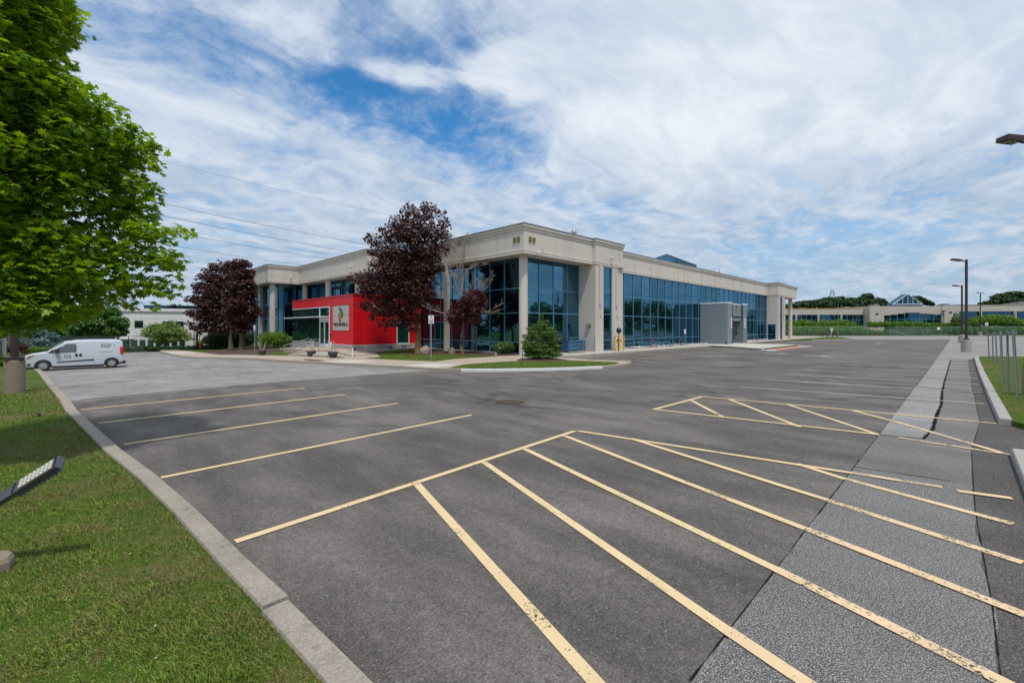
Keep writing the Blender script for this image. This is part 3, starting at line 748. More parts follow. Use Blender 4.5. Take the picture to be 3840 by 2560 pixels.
for path, m_, st in ((KB1, KERB_TAN, 2.4), (KB2, KERB_TAN, 2.4), (KB3, KERB_WHITE, 1.4), (KB4, KERB, 1.2), (KB5, KERB, 3.0), (KB6, KERB, 3.0)):
    kerb(kerbB, path, .20, .155, m_, st, 1, rnd=random.Random(len(path)))
# gutter drain in the kerb in front of the entrance
dp = ground(*u('e', 640, 945), .05)
b = MB(); b.box((-.55, -.9, -.02), (.35, .9, .035)); dr = b.build('kerb_inlet', mat('rust_plate', (.20, .065, .025), .8, .3, fine=.3), None, (dp.x + .25, dp.y, zg(dp.x, dp.y) + .14), (0, R(8), R(12)))
tag(dr, 'rusty iron inlet plate set in the kerb in front of the red entrance', 'drain')
# slabs that follow the kerb
def slab_strip(path, w0, w1, step, mats, z=.152):
    pts = resample(path, step)
    for i in range(len(pts) - 1):
        a, c = pts[i], pts[i + 1]; d = (c - a).normalized()
        def nn(j):
            q = pts[min(j + 1, len(pts) - 1)] - pts[max(j - 1, 0)]; return Vector((-q.y, q.x, 0)).normalized()
        na, nb = nn(i), nn(i + 1); a2, c2 = a + d * .008, c - d * .008
        quad = [a2 + na * w0, c2 + nb * w0, c2 + nb * w1, a2 + na * w1]
        B = MB(); zs = [zg(p.x, p.y) + z for p in quad]
        vs = [(p.x, p.y, q) for p, q in zip(quad, zs)] + [(p.x, p.y, q - .03) for p, q in zip(quad, zs)]
        B.add(vs, [(0, 1, 2, 3), (0, 4, 5, 1), (1, 5, 6, 2), (2, 6, 7, 3), (3, 7, 4, 0)])
        B.build('slab', mats(i, a), walk)
slab_strip(KB1[1:] + KB2[1:], .21, 2.35, 1.7, lambda i, a: WALK_LIGHT if (29.8 < a.y < 32.2 or a.y > 60) else (WALK_LIGHT if 21 < a.y < 24.5 else WALK))
for i in range(35):
    x = 28.6 + 1.82 * i
    if x > 92: break
    block('slab', RAMPC, (x + .008, 22.17 if not 57.4 < x + 1 < 69 else 22.17, .12), (x + 1.812, 24.6, .152), walk)
for i in range(5):
    for k in range(3): block('slab', WALK_LIGHT, (56.0 + 2.0 * i + .01 - (.6 * k if i == 0 else 0), 20.4 - 1.72 * k, .12), (58.0 + 2.0 * i - .01, 22.1 - 1.72 * k, .152), walk)
for i in range(6): block('slab', RAMPC, (52.6 + 2.3 * i, 15.3, .10), (54.88 + 2.3 * i, 16.9, .150), walk)
struct(sheet('kerb_ramp', RAMPC, [(50.6, 13.5), (67.6, 13.5), (66.4, 14.95), (51.9, 14.95)], .016))
sheet('painted_mat', REDP, [(52.6, 13.62), (64.2, 13.62), (64.6, 14.5), (52.9, 14.5)], .022, parent=walk)
stripe((50.7, 13.7), (52.0, 15.2), .5, WHITEP, walk, .024); stripe((65.2, 13.6), (67.4, 15.4), .4, WHITEP, walk, .024)

# lawns and beds beside the building
def bed(name, m, pts, dz, kind='structure'): return struct(sheet(name, m, [(p[0], p[1]) for p in pts], dz))
A1 = [gp('w', *q, .155) for q in ((0, 820), (400, 835), (740, 850), (1100, 805), (1400, 785), (1750, 765))]
A1 = [gp('e', 1640, 868, .155)] + [p for p in A1]
bed('lawn', LAWN_G, [gp('e', 2020, 835, .155), (17.9, 33.2), (20.4, 39.0), (26.9, 39.4), (26.9, 26.5)] + A1[:0:-1] + [A1[0]], .158)
bed('lawn', LAWN_G, [(14.95, 20.1), (17.2, 21.5), (20.3, 21.25), (22.4, 20.6), (24.3, 18.6), (25.2, 15.6), (23.8, 15.05), (22.2, 15.1), (20.3, 15.8), (18.7, 16.7), (16.7, 18.1), (15.5, 19.2)], .160)
bed('mulch_bed', MULCH, [(21.9, 35.2), (25.5, 35.6), (26.9, 35.5), (26.9, 26.3), (25.9, 25.5), (24.6, 25.7), (23.2, 26.6), (22.6, 28.6), (22.0, 31)], .172)
b = MB(); b.lathe((23.3, 20.6, .16), [(1.75, -.02), (1.2, .06), (.5, .16), (.02, .2)], 24); struct(b.build('mulch_mound', MULCH))
bed('mulch_bed', MULCH, [(20.8, 35.2), (21.9, 35.4), (22.0, 31.2), (21.0, 31.0), (20.2, 32.5)], .166)
# rising lawn at the far left end, with a mulch bed under the maples
def mound(name, m, pts, top):
    o = sheet(name, m, pts, .158); o['kind'] = 'structure'
    return o
bed('lawn', LAWN_G, [gp('t', 60, 1435, .15), gp('t', 400, 1475, .15), gp('t', 750, 1485, .15), gp('t', 1200, 1493, .15), gp('t', 1490, 1500, .15), (15.5, 44.8), (16.0, 50), (21, 60), (21, 78), (10, 78)], .158)
bed('mulch_bed', MULCH, [(10.6, 57), (10.8, 52.5), (12.6, 49.5), (15, 50), (19, 56), (19, 70), (12, 66)], .170)
bed('mulch_bed', MULCH_RED, [(43, 24.7), (56, 24.7), (56, 25.9), (43, 25.9)], .162)
bed('gravel_bed', MULCH_RED, [(80, 24.7), (92, 24.7), (92, 25.9), (80, 25.9)], .162)

# stone scatter: many small lumps, each bed one mass
def rocks(name, n, fn, r0, r1, m, seed, dz=.16):
    r_ = random.Random(seed); b = MB()
    for _ in range(n):
        x, y = fn(r_); rr = r_.uniform(r0, r1); lump(b, (x, y, zg(x, y) + dz + rr * .25), rr, r_, .65, 6)
    o = b.build(name, m); o['kind'] = 'stuff'; return o
def in_tri(r_, A, B_, C_):
    a, c = r_.random(), r_.random()
    if a + c > 1: a, c = 1 - a, 1 - c
    return (A[0] + a * (B_[0] - A[0]) + c * (C_[0] - A[0]), A[1] + a * (B_[1] - A[1]) + c * (C_[1] - A[1]))
rocks('river_rocks', 620, lambda r_: in_tri(r_, (14.7, 42.0), (15.7, 35.0), (17.0, 42.0)), .10, .22, ROCK, 1, .20)
rocks('river_rocks', 420, lambda r_: (r_.uniform(19.6, 27), r_.uniform(39.6, 40.95)), .08, .17, ROCK, 2, .17)
rocks('river_rocks', 120, lambda r_: (r_.uniform(19.0, 19.2) - r_.random() * 1.6, r_.uniform(50.5, 57)), .06, .14, ROCK, 3)
rocks('white_rocks', 150, lambda r_: (r_.uniform(43.5, 45.5) if r_.random() < .3 else r_.uniform(46, 66), r_.uniform(24.75, 25.7)), .06, .15, ROCK_W, 4)
rocks('white_rocks', 110, lambda r_: (r_.uniform(71.5, 90), r_.uniform(24.7, 25.7)), .06, .15, ROCK_W, 5)

# green island with the picnic table
ISL = [(90, 22.4), (96, 19.6), (103, 15.6), (108, 14.9), (110.8, 15.3), (114, 17), (122, 18.5), (129, 21.6), (129, 22.4)]
isl = struct(sheet('grass_island', LAWN_G, ISL, .14, skirt=.2)); kerb(kerbB, [(96, 19.45), (103, 15.4), (108, 14.7), (111, 15.1), (114, 16.8), (122, 18.3)], .2, .15, PLAINC, 3, 1)
struct(sheet('far_verge', LAWN_G, [(108, 60), (142.6, 27.2), (161, 9.2), (190, -18), (230, -18), (230, 60)], .05))
b = MB()
kerb(kerbB, [(120, 48), (142.6, 27), (160.9, 9), (188, -17)], .2, .14, PLAINC, 6, 1)

# near lawn: real blades, thick beside the camera and thinning out with distance
def blades():
    rng = np.random.default_rng(11); kx = np.array([p[0] for p in KL]); ky = np.array([p[1] for p in KL])
    P_ = []
    for y0, y1, x0, dens in ((1.5, 5, -2.2, 8500), (5, 9, -4.2, 4000), (9, 15, -4.5, 1300), (15, 26, -4.0, 450)):
        n = int((y1 - y0) * (1.6 - x0) * dens); q = np.stack([rng.uniform(x0, 1.6, n), rng.uniform(y0, y1, n)], 1)
        lim = np.interp(q[:, 1], ky, kx) - .225 + rng.normal(size=n) * .014 + .018 * np.sin(q[:, 1] * 7.3) * np.sin(q[:, 1] * 3.1 + 1)
        q = q[q[:, 0] < lim]; P_.append(np.concatenate([q, np.full((len(q), 1), 1.0 + (y0 > 5) * .25 + (y0 > 9) * .5)], 1))
    for x0, x1, dens in ((16.6, 30, 260), (30, 50, 90)):
        n = int((x1 - x0) * 3.2 * dens); q = np.stack([rng.uniform(x0, x1, n), rng.uniform(-4, -.82, n), np.full(n, 1.6)], 1); P_.append(q)
    # island and beds in front of the building
    from mathutils.geometry import intersect_point_line
    for poly, dens in (([(15.2, 19.9), (17.2, 21.3), (20.3, 21.1), (22.0, 20.3), (21.8, 19.2), (24.8, 17), (25.0, 15.7), (23.6, 15.15), (22.2, 15.2), (20.3, 15.9), (18.7, 16.8), (16.7, 18.2)], 120),
                       ([(17.5, 30), (18.1, 26.2), (20.6, 27.1), (23.0, 27.0), (22.4, 29), (21.9, 31), (20.2, 32.4), (18.2, 33)], 90)):
        pp = np.array(poly); n = int(np.ptp(pp[:, 0]) * np.ptp(pp[:, 1]) * dens)
        q = np.stack([rng.uniform(pp[:, 0].min(), pp[:, 0].max(), n), rng.uniform(pp[:, 1].min(), pp[:, 1].max(), n)], 1)
        ins = np.zeros(n, bool); j = len(pp) - 1
        for i in range(len(pp)):
            c_ = ((pp[i, 1] > q[:, 1]) != (pp[j, 1] > q[:, 1])) & (q[:, 0] < (pp[j, 0] - pp[i, 0]) * (q[:, 1] - pp[i, 1]) / (pp[j, 1] - pp[i, 1] + 1e-9) + pp[i, 0]); ins ^= c_; j = i
        q = q[ins]; P_.append(np.concatenate([q, np.full((len(q), 1), 2.2)], 1))
    q = np.concatenate(P_); n = len(q)
    # tuft hollows: blades vary in height with a slow noise
    hgt = (.018 + .026 * rng.random(n) ** 2) * (1 + .5 * np.sin(q[:, 0] * 5.1 + 1.7 * np.sin(q[:, 1] * 3.3)) * np.sin(q[:, 1] * 4.3)) * q[:, 2] ** .5
    wid = .0021 * q[:, 2] ** 1.5 * (1 + rng.random(n)); a = rng.uniform(0, 2 * np.pi, n); lean = rng.uniform(.2, 1.5, n) * hgt
    z0 = np.array([zg(x, y) for x, y in q[:, :2]]) + .118 + np.where(q[:, 0] > 14, np.where(q[:, 1] > 0, .045, 0), 0)
    base = np.stack([q[:, 0], q[:, 1], z0], 1); side = np.stack([np.cos(a), np.sin(a), np.zeros(n)], 1) * wid[:, None]
    la = a + np.pi / 2 + rng.normal(size=n) * .4; dr_ = np.stack([np.cos(la) * lean, np.sin(la) * lean, hgt], 1)
    V = np.stack([base - side, base + side, base + dr_ * .6 + side * .6 + np.array([0, 0, .004]), base + dr_], 1)
    o = bulk('grass', V, [(0, 1, 2), (0, 2, 3)], 4, BLADE); o['kind'] = 'stuff'
blades()
def cover(name, n, m, xr, yr, size, seed, dz=.14):
    rng = np.random.default_rng(seed); P_ = []
    for _ in range(n):
        y = rng.uniform(*yr); xk = np.interp(y, [p[1] for p in KL], [p[0] for p in KL]) - .3
        x = rng.uniform(max(xr[0], -3), xk); P_.append((x, y, .145 + zg(x, y), size, size, .01))
    return P_
leaf_cloud('clover_leaves', cover('c', 240, None, (-3, 1), (2, 9), .02, 4), 1500, .022, LEAF_GREEN, None, 5, KITE, .9, 0)
leaf_cloud('daisy_heads', cover('d', 38, None, (-3, 1), (3.5, 11), .002, 6), 60, .020, mat('daisy_white', (.75, .74, .66), .7), None, 6, KITE, .95, 0)
leaf_cloud('fallen_leaves', cover('e', 16, None, (-3, 1), (2, 9), .01, 8), 20, .05, mat('dead_leaf', (.10, .035, .015), .8), None, 8, KITE, .9, 0)

def grit(name, n, m, seed, s0, s1):
    r_ = random.Random(seed); b = MB()
    for _ in range(n):
        y = r_.uniform(-.5, 9) if r_.random() < .6 else r_.uniform(.9, 1.7); x = r_.uniform(1.7, 14)
        lump(b, (x, y, .004), r_.uniform(s0, s1), r_, .5, 5)
    o = b.build(name, m); o['kind'] = 'stuff'
grit('grit', 90, TAR, 31, .004, .009); grit('grit', 160, ROCK, 32, .004, .010)
# ------------------------------------------------------------------ the office building
OB = thing('office_building', 'beige two storey office building with blue glass walls and number 80 on its corner', 'office building', (0, 0, 0))
ZB, ZT = 8.26, 10.67
PROF = [(0, 8.62), (0, 10.12), (.07, 10.15), (.07, 10.30), (.045, 10.31), (.045, 10.34), (.15, 10.37), (.15, 10.51), (.12, 10.52), (.12, 10.56), (.19, 10.58), (.19, 10.66)]
BAND = [(-.30, ZB), (.05, ZB), (.05, 8.40), (.02, 8.41), (.02, 8.45), (.05, 8.46), (.05, 8.60), (0, 8.62)]
def sweep(name, path, prof, m, parent, dz=0.0, maxlen=9.6, gap=.012, closed_ends=(0, 0)):
    """outer wall pieces along path (outside lies to the right of travel), mitred at the corners and split into panels"""
    pts = [Vector((p[0], p[1], 0)) for p in path]
    nrm = []
    for a, b_ in zip(pts, pts[1:]):
        d = (b_ - a).normalized(); nrm.append(Vector((d.y, -d.x, 0)))
    def miter(i):
        if i == 0: return nrm[0]
        if i == len(pts) - 1: return nrm[-1]
        m_ = nrm[i - 1] + nrm[i]; return m_ / m_.dot(nrm[i])
    for i in range(len(pts) - 1):
        a, b_ = pts[i], pts[i + 1]; Ls = (b_ - a).length; n = max(1, math.ceil(Ls / maxlen)); d = (b_ - a).normalized()
        for k in range(n):
            ends = []
            for j in (k, k + 1):
                if j == 0: ends.append((a, miter(i)))
                elif j == n: ends.append((b_, miter(i + 1)))
                else: ends.append((a + (b_ - a) * j / n + d * (gap if j == k else -gap) * .5, nrm[i]))
            B = MB(); vs = []
            for p, mm in ends:
                for off, z in prof: q = p + mm * off; vs.append((q.x, q.y, z + dz))
            kk = len(prof)
            B.add(vs, [(j, j + 1, kk + j + 1, kk + j) for j in range(kk - 1)])
            B.build(name, m, parent)
MAIN = [(18.5, 78), (18.5, 64.0), (22.3, 64.0), (22.3, 44.4), (26.4, 44.4), (26.4, 35.5), (25.49, 35.5), (25.49, 24.44), (34.70, 24.44), (34.70, 24.05), (39.42, 24.05), (39.42, 25.8)]
# travel keeps the outside to the right
def both(path, top=True, dz=0.0, mx=9.6):
    sweep('fascia_panel', path, PROF[:2], PRECAST, OB, dz, mx)
    sweep('cornice', path, PROF[1:10], PRECAST, OB, dz, 40)
    sweep('roof_flashing', path, PROF[9:] + [(-.35, 10.67)], FLASH, OB, dz, 40)
    sweep('fascia_band', path, BAND, PRECAST, OB, 0, mx)
both(MAIN)
LONG = [(39.42, 25.8), (92.2, 25.8)]
sweep('fascia_panel', LONG, [(0, 8.62), (0, 10.0)], PRECAST, OB, 0, 9.6)
sweep('cornice', LONG, PROF[1:10], PRECAST, OB, -.12, 60); sweep('roof_flashing', LONG, PROF[9:] + [(-.35, 10.67)], FLASH, OB, -.12, 60)
sweep('fascia_band', LONG, BAND, PRECAST, OB, 0, 9.6)
ENDB = [(92.2, 25.8), (92.6, 25.8), (92.6, 24.05), (97.3, 24.05), (97.3, 24.44), (107.4, 24.44), (107.4, 40)]
both(ENDB)
# soffits, roof and the dark core behind the panels
block('soffit', PRECAST, (25.6, 24.6, 8.28), (34.9, 26.1, 8.42), OB); block('soffit', PRECAST, (25.6, 26.1, 8.285), (27.2, 35.4, 8.425), OB)
block('soffit', PRECAST, (26.4, 35.4, 8.28), (28, 44.5, 8.42), OB); block('soffit', PRECAST, (22.4, 44.5, 8.285), (28, 64, 8.425), OB)
block('soffit', PRECAST, (18.6, 64.0, 8.28), (24, 78, 8.42), OB); block('soffit', PRECAST, (97.2, 24.6, 8.28), (107.3, 40, 8.42), OB)
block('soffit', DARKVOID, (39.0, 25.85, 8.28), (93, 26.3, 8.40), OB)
for lo, hi in (((25.75, 24.7, 9.9), (39.2, 60, 10.15)), ((22.6, 44.7, 9.86), (39.2, 78, 10.11)), ((18.8, 64.3, 9.82), (30, 78, 10.07)), ((39.2, 26.1, 9.84), (107.1, 60, 10.09))):
    block('roof', MATS['roof_flashing'], lo, hi, OB)
block('interior', DARKVOID, (27.4, 26.3, .1), (92.4, 60, 9.8), OB); block('interior', DARKVOID, (24.6, 45, .1), (27.3, 78, 9.8), OB)
block('interior', DARKVOID, (20.5, 66, -.5), (24.5, 78, 9.8), OB)
# piers of the projecting bay beside the corner
def bay(x0, mirror=False):
    x1 = x0 + 4.72; f = 24.05
    block('pier', PRECAST, (x0, f, .10), (x0 + 1.30, f + .30, 8.27), OB)
    block('pier', PRECAST, (x0 + .0, f + .30, .10), (x0 + .30, 25.97, 8.27), OB)
    block('pier', PRECAST, (x0 + 2.82, f, .10), (x1, f + .30, 8.27), OB)
    block('pier', PRECAST, (x1 - .3, f + .30, .10), (x1, 25.97, 8.27), OB)
    block('pier', PRECAST, (x0 + 1.30, f + .002, 8.12), (x0 + 2.82, f + .3, 8.27), OB)
    # stepped relief on both piers
    for s0, s1 in ((x0 + .55, x0 + .95), (x0 + 3.35, x0 + 3.75)):
        block('relief', PRECAST, (s0, f - .16, 4.5), (s0 + .16, f - .002, 8.52 if s0 > x0 + 2 else 8.25), OB)
        block('relief', PRECAST, (s0 + .16, f - .10, 3.5), (s0 + .36, f - .002, 8.50 if s0 > x0 + 2 else 8.24), OB)
    block('relief', PRECAST, (x0 + 3.35, f - .22, 8.26), (x1 + .12, f - .003, 8.56), OB)
    # slot window
    zs = [.22, 1.16, 3.64, 5.74, 8.12]
    for a, c in zip(zs, zs[1:]): pane(OB, (x0 + 1.35, f + .16, a + .03), (x0 + 2.77, f + .18, c - .03), '-y')
    for z in zs: block('transom', FRAME_B, (x0 + 1.30, f + .09, z - .035), (x0 + 2.82, f + .17, z + .035), OB)
    for x in (x0 + 1.30, x0 + 2.76): block('mullion', FRAME_B, (x, f + .08, .18), (x + .06, f + .171, 8.12), OB)
prnd = random.Random(99)
def pane(parent, lo, hi, face, m=None, name='pane', wob=.0035):
    o = block(name, m or GLASS, lo, hi, parent)
    if face == '-y': o.rotation_euler = (prnd.gauss(0, wob), 0, prnd.gauss(0, wob))
    else: o.rotation_euler = (0, prnd.gauss(0, wob), prnd.gauss(0, wob))
    return o
def curtain_y(xs, Y, zs, parent=OB, skip=None, frame=FRAME_B, m=None):
    """glass wall facing -Y"""
    for i, (a, c) in enumerate(zip(xs, xs[1:])):
        for j, (z0, z1) in enumerate(zip(zs, zs[1:])):
            if skip and skip((a + c) / 2, (z0 + z1) / 2): continue
            pane(parent, (a + .03, Y, z0 + .03), (c - .03, Y + .02, z1 - .03), '-y', m)
    for x in xs: block('mullion', frame, (x - .035, Y - .06, zs[0] - .04), (x + .035, Y + .03, zs[-1]), parent)
    for k, z in enumerate(zs):
        block('transom', FRAME_D if k == len(zs) - 1 else frame, (xs[0], Y - .052, z - .04), (xs[-1], Y + .028, z + .04), parent)
def curtain_x(ys, X, zs, parent=OB, skip=None, frame=FRAME_B, m=None):
    for i, (a, c) in enumerate(zip(ys, ys[1:])):
        for j, (z0, z1) in enumerate(zip(zs, zs[1:])):
            if skip and skip((a + c) / 2, (z0 + z1) / 2): continue
            pane(parent, (X, a + .03, z0 + .03), (X + .02, c - .03, z1 - .03), '-x', m)
    for y in ys: block('mullion', frame, (X - .06, y - .035, zs[0] - .04), (X + .03, y + .035, zs[-1]), parent)
    for k, z in enumerate(zs):
        block('transom', FRAME_D if k == len(zs) - 1 else frame, (X - .052, ys[0], z - .04), (X + .028, ys[-1], z + .04), parent)
bay(34.70); bay(92.6)
ZS = [.20, 1.13, 3.63, 5.72, 8.26]
XM = [39.5, 40.9, 42.77, 44.72, 46.63, 48.55, 50.48, 52.38, 54.30, 56.23, 58.17, 60.12, 62.17, 63.04, 64.98, 66.9, 68.8, 69.72, 71.7, 73.62, 75.57, 77.53, 79.47, 81.43, 83.36, 85.3, 87.2, 89.1, 90.95, 92.56]
VX0, VX1, VY = 62.72, 70.41, 22.30
curtain_y(XM, 26.0, ZS, skip=lambda x, z: 63.0 < x < 70.0 and z < 5)
curtain_y([27.08, 29.02, 30.95, 32.88, 34.68], 26.0, ZS)
curtain_x([26.02, 28.24, 30.15, 32.03, 33.92, 35.79, 37.68, 39.57, 41.45, 43.3, 45.2], 27.05, ZS, skip=lambda y, z: y > 41.5 and z < 5)
# rows along the middle part of the left front, above the red pavilion
ZM = [.2, 3.4, 5.65, 8.25]
curtain_x([44.6, 46.5, 48.4, 50.4, 52.35, 54.25, 56.2, 58.1, 60.0, 61.8, 63.7, 65.5], 24.0, [5.0, 8.25])
curtain_x([58.1, 60.0, 61.8, 63.7, 65.5], 24.0, [-.3, 1.07, 3.55, 5.0])
curtain_y([20.35, 20.9, 22.35, 24.0], 65.5, [-.3, 1.07, 3.57, 5.66, 8.25])
block('corner_post', FRAME_B, (20.2, 65.38, -.3), (20.72, 65.46, 8.26), OB)
curtain_x([65.5, 67.4, 69.1, 71.0, 73.1, 74.7, 76.2, 78.1], 20.1, [-.3, 1.07, 3.55, 5.6, 8.25])
block('pier', PRECAST, (19.6, 71.6, -.5), (20.05, 72.4, 8.28), OB)
# columns
def column(x, y, z0, z1, r=.36):
    b = MB(); b.cyl((x, y), r, z0, z1 - 1.35, 28); b.cyl((x, y), r - .02, z1 - 1.35, z1 - 1.32, 28); b.cyl((x, y), r, z1 - 1.32, z1, 28)
    b.build('column', PRECAST, OB)
column(26.40, 25.36, .1, 8.28); column(106.4, 25.4, .1, 8.28); column(19.25, 64.8, -.6, 8.28, .37); column(23.05, 64.1 - .4, -.3, 8.28); column(23.05, 55.9, .1, 8.28)
column(23.05, 47.8, .1, 8.28)
block('pier', PRECAST, (25.34, 34.42, .1), (25.74, 34.84, 8.27), OB)
block('plinth', PRECAST, (26.88, 26.2, .08), (27.05, 41, .20), OB); block('plinth', PRECAST, (39.5, 25.84, .08), (92.5, 25.98, .19), OB); block('plinth', PRECAST, (27, 25.84, .08), (34.6, 25.98, .19), OB)
# numerals, cameras, lamps
p = onx(*u(3, 228, 262), 25.46); text('numeral', '8', .66, GOLD, OB, (25.44, p.y + .22, p.z), '-x', .03); text('numeral', '0', .66, GOLD, OB, (25.44, p.y - .22, p.z), '-x', .03)
p = ony(*u(3, 379, 262), 24.41); text('numeral', '8', .66, GOLD, OB, (p.x - .22, 24.39, p.z), '-y', .03); text('numeral', '0', .66, GOLD, OB, (p.x + .22, 24.39, p.z), '-y', .03)
def camera_dome(c, face):
    b = MB(); dx, dy = (-1, 0) if face == 'x' else (0, -1)
    b.tube([c, (c[0] + dx * .22, c[1] + dy * .22, c[2])], .05, 8); b.lathe((c[0] + dx * .26, c[1] + dy * .26, c[2]), [(.0, .10), (.08, .09), (.12, .0), (.09, -.09), (.0, -.12)], 12)
    o = b.build('security_camera', CAMW, OB)
    B = MB(); B.lathe((c[0] + dx * .29, c[1] + dy * .29, c[2] - .03), [(.0, .05), (.085, 0), (.0, -.1)], 10); B.build('dome', DARKM, o)
for q, f_ in ((ony(*u(3, 425, 388), 24.38), 'y'), (ony(*u(3, 1145, 436), 24.03), 'y'), (ony(*u('g', 1808, 55), 24.4), 'y')): camera_dome(q, f_)
for q, f_ in ((onx(*u(1, 1217, 402), 22.28), 'x'), (ony(*u(1, 548, 524), 63.97), 'y')): camera_dome(q, f_)
lp = (34.68, 24.75, 2.55)
b = MB(); b.box((34.50, 24.58, 2.40), (34.70, 24.98, 2.66)); o = b.build('wall_lamp', DARKM, OB)
block('lens', LENS_C, (34.485, 24.63, 2.43), (34.502, 24.93, 2.61), o)
# rooftop skylight and vent
def pyramid(parent, cx, cy, wx, wy, z0, zh, m, fm, n=5):
    b = MB(); b.box((cx - wx / 2, cy - wy / 2, z0 - .35), (cx + wx / 2, cy + wy / 2, z0)); b.build('curb', FRAME_D, parent)
    ap = Vector((cx, cy, z0 + zh)); cs = [Vector((cx + a * wx / 2, cy + c_ * wy / 2, z0 + .003)) for a, c_ in ((-1, -1), (1, -1), (1, 1), (-1, 1))]
    for i in range(4):
        a, c_ = cs[i], cs[(i + 1) % 4]; bb = MB()
        bb.add([a, c_, ap, a * .999 + ap * .001 - Vector((0, 0, .05)), c_ - Vector((0, 0, .05)), ap - Vector((0, 0, .05))], [(0, 1, 2), (5, 4, 3)]); bb.build('sloped_pane', m, parent)
        fr = MB(); fr.tube([a, ap], .06, 5)
        for k in range(1, n):
            q = a.lerp(c_, k / n); s = 1 - abs(2 * k / n - 1); fr.tube([q, q + (ap - (a + c_) / 2) * s], .035, 4)
        fr.build('glazing_bar', fm, parent)
q = ony(*u(4, 690, 147), 33.5)
pyramid(OB, q.x, 33.5, 6.8, 6.8, 12.3, q.z - 12.3, glass('skylight_glass', (.01, .03, .05), (.10, .26, .38), .3), FRAME_D)
block('skylight_base', FRAME_D, (q.x - 3.3, 30.2, 10.0), (q.x + 3.3, 36.8, 11.96), OB)
q = ony(*u(3, 790, 165), 27.5)
b = MB(); b.cyl((q.x, 27.5), .16, 10.0, q.z - .25, 12); b.cyl((q.x, 27.5), .30, q.z - .30, q.z - .18, 14); b.cyl((q.x, 27.5), .26, q.z - .18, q.z, 14, .2); b.build('roof_vent', MATS['galvanised_steel'], OB)
q = ony(*u(4, 1237, 330), 30)
b = MB(); b.cyl((q.x, 30), .03, 10, q.z + .9, 6); b.tube([(q.x - .3, 30, q.z - .6), (q.x, 30, q.z + .5), (q.x + .3, 30, q.z - .6)], .03, 5); b.build('roof_antenna', STEEL, OB)
def gable_light(parent, x0, x1, y0, y1, z0, z1, m, fm, n=6):
    xc = (x0 + x1) / 2; b = MB(); b.box((x0 - .3, y0 - .1, z0 - .4), (x1 + .3, y1, z0)); b.build('curb', FRAME_D, parent)
    for k in range(n):
        a = x0 + (x1 - x0) * k / n; c_ = x0 + (x1 - x0) * (k + 1) / n; ha = (z1 - z0) * (1 - abs(a - xc) / (xc - x0)) + z0; hc = (z1 - z0) * (1 - abs(c_ - xc) / (xc - x0)) + z0
        B = MB(); q = [(a + .05, y0, z0 + .05), (c_ - .05, y0, z0 + .05), (c_ - .05, y0, max(hc, z0 + .1)), (a + .05, y0, max(ha, z0 + .1))]
        B.add(q + [(x, y + .06, z) for x, y, z in q], [(0, 1, 2, 3), (7, 6, 5, 4)]); B.build('gable_pane', m, parent)
        if k:
            B = MB(); B.tube([(a, y0 - .05, z0), (a, y0 - .05, ha)], .09, 4); B.build('mullion', fm, parent)
    B = MB(); B.tube([(x0, y0 - .06, z0), (xc, y0 - .06, z1)], .10, 4); B.tube([(x1, y0 - .06, z0), (xc, y0 - .06, z1)], .10, 4); B.tube([(x0, y0 - .06, z0 + .05), (x1, y0 - .06, z0 + .05)], .12, 4); B.build('gable_frame', fm, parent)
    for xe in (x0, x1):
        B = MB(); B.add([(xe, y0 + .07, z0), (xe, y1, z0), (xc, y1, z1), (xc, y0 + .07, z1)], [(0, 1, 2, 3)]); B.build('sloped_pane', m, parent)
# blue door in the end bay
block('door_frame', FRAME_B, (92.55, 24.45, .15), (92.597, 25.70, 2.98), OB)
for a in (24.50, 25.10): o = block('door_leaf', GLASS, (92.52, a, .25), (92.548, a + .55, 2.90), OB); block('door_bar', FRAME_B, (92.50, a, 1.1), (92.518, a + .55, 1.2), OB)

# ---- red entrance pavilion (part of the building)
PX, PY0, PY1, PZ0, PZ1 = 19.3, 41.1, 57.5, .70, 5.60
pav2 = link('entrance_pavilion', None, None, OB)
block('pavilion_core', JOINT, (PX + .06, PY0 + .06, -.5), (26.9, PY1 - .06, PZ1 - .12), pav2)
def px_panel(y0, y1, z0, z1, m=REDPANEL, t=.05, name='red_panel', off=0.0): return block(name, m, (PX - off, y0 + .013, z0 + .013), (PX + t, y1 - .013, z1 - .013), pav2)
for y0, y1 in ((PY0, 42.03), (42.03, 45.71), (45.71, 51.14), (51.14, PY1)): px_panel(y0, y1, 4.60, 5.45)
for z0, z1 in ((PZ0, 2.12), (2.12, 3.58), (3.58, 4.60)): px_panel(PY0, 42.03, z0, z1)
px_panel(42.03, 45.71, PZ0, 2.10); px_panel(42.03, 46.52, PZ0 - .002, PZ0 + .001) if False else None
for z0, z1 in ((PZ0, 2.12), (2.12, 3.58), (3.58, 4.60)): px_panel(45.71, 46.50, z0, z1)
XS = [PX, 21.2, 23.96]
for x0, x1 in ((PX, 20.0), (20.0, 22.0), (22.0, 23.96), (23.96, 25.45), (25.45, 26.95)):
    for z0, z1 in ((PZ0, 2.12), (2.12, 3.58), (3.58, 4.60), (4.60, 5.45)):
        if 23.9 < x0 < 25.0 and z1 < 4: continue
        block('red_panel', REDPANEL, (x0 + (.0 if x0 == PX else .013), PY0, z0 + .013), (x1 - .013, PY0 + .05, z1 - .013), pav2)
block('red_panel', REDPANEL, (23.97, PY0, 3.02), (25.44, PY0 + .05, 3.57), pav2)
block('side_window', GLASS_GREEN, (24.03, PY0 + .03, .76), (25.38, PY0 + .05, 2.95), pav2)
